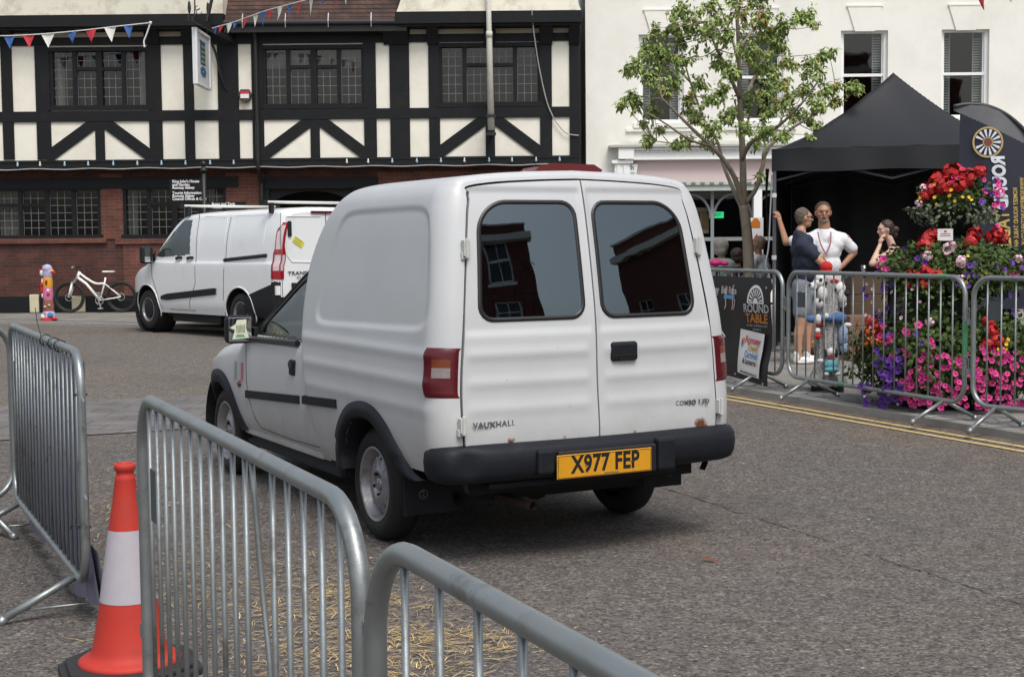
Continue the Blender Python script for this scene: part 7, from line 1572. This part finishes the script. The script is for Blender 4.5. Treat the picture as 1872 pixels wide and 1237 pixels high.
mb.tube([at(346, 26, 29.5), at(346, 38, 29.5)], .03, 6); mb.tube([at(380, 26, 30.6), at(380, 50, 30.6)], .03, 6)
for cx, cy, r_ in ((361, 15, 4), (364, 22, 5)): mb.tube([at(cx+r_*math.cos(a), cy+r_*math.sin(a), 29.5) for a in [k*.6 for k in range(9)]], .008, 5)
mb.tube(catmull([at(378, 40, 30.5), at(384, 14, 30.5), at(388, -6, 30.5)], 4), .035, 6); build(mb, 'bracket', blackm, t, world=True)
# finger post with white lettering
YS = 29.4; c = at(378, 560, YS); t = thing('finger_post', 'black signpost with white lettered arms in front of the ground floor window', 'signpost', (c.x, YS, PZ)); mb = MB(); mb.smooth = True; zt_ = at(377, 305, YS).z-PZ; mb.tube([(0, 0, 0), (0, 0, zt_)], .045, 12); mb.ell((0, 0, zt_+.06), .06, 10); mb.cyl((0, 0, zt_-.1), (0, 0, zt_-.04), .07); build(mb, 'post', blackm, t)
def arm(x0, x1, y0, y1, lines, nm='sign_arm'):
    a, b = at(x0, y1, YS), at(x1, y0, YS); mb = MB(); mb.box(a.x, b.x, YS-.02, YS+.02, a.z, b.z); s_ = build(mb, nm, blackpl, t, world=True); mb = MB()
    for (tx, px, py, sz) in lines: q = at(px, py, YS-.022); textmb(mb, tx, sz*.88, frame(q, (1, 0, 0), (0, 0, 1)), .002, .002, .98, 'LEFT')
    build(mb, 'lettering', wht, s_, world=True)
arm(311, 376, 327, 349, [("King John's House", 315, 332, .085), ('and Garden', 315, 338, .085), ('Romsey Abbey', 315, 343.5, .085)])
arm(311, 376, 350, 369, [('Tourist Information i', 315, 353, .085), ('Romsey Abbey', 315, 358.5, .085), ('Council Offices & CAB', 315, 364, .085)])
arm(384, 450, 369, 384, [('Buses and Taxis', 387, 373, .085), ('Toilets', 387, 379, .085)])
# inside the shop window: picture, exit light, bottle board
c = at(1284, 403, YW+.16); mb = MB(); t = thing('window_picture', 'brown framed picture poster inside the arched shop window', 'poster', c); mb.m = 0; mb.box(-.17, .14, 0, .012, -.28, .28); mb.m = 1; mb.box(-.02, .13, -.004, -.001, -.2, .2); mb.m = 2; mb.box(-.15, -.04, -.004, -.001, -.1, .2); build(mb, 'print', [M('poster_cream', (.5, .42, .33), .6), M('poster_ochre', (.33, .20, .10), .6, var=.5, vs=9), M('poster_brown', (.2, .1, .07), .6, var=.5, vs=9)], t)
c = at(1310, 393, YW+1.2); t = thing('exit_sign', 'small lit green exit sign deep inside the shop', 'sign', c); mb = MB(); mb.box(-.16, .16, 0, .04, -.07, .07); m_, nt, p, tc = newmat('exit_green'); p.inputs['Base Color'].default_value = (.02, .3, .1, 1); p.inputs['Emission Color'].default_value = (.05, .9, .35, 1); p.inputs['Emission Strength'].default_value = 1.2; build(mb, 'panel', m_, t); mb = MB(); textmb(mb, 'EXIT', .10, frame((0, -.004, 0), (1, 0, 0), (0, 0, 1)), .001, .002); build(mb, 'lettering', wht, t)
c = at(1381, 600, 22.4); t = thing('advertising_board', 'white pavement board with an orange drink picture behind the tree', 'sign', (c.x, 22.4, PZ)); zt2_ = at(1381, 398, 22.4).z-PZ; mb = MB(); mb.box(-.12, .12, 0, .03, .1, zt2_); mb.box(-.18, .18, -.15, .18, 0, .05); mb.box(-.02, .02, 0, .03, .05, .2); build(mb, 'board', wht, t); z1 = at(1381, 410, 22.4).z-PZ; mb = MB(); mb.m = 0; mb.prism([(-.07, -.05), (.07, -.05), (.07, .03), (.02, .10), (-.02, .10), (-.07, .03)], frame((0, -.004, z1), (1, 0, 0), (0, 0, 1)), .002); mb.m = 1; mb.prism([(-.06, -.26), (.06, -.26), (.02, -.14)], frame((0, -.004, z1), (1, 0, 0), (0, 0, 1)), .002); build(mb, 'picture', [M('drink_orange', (.55, .17, .02), .5), fcol[1]], t)
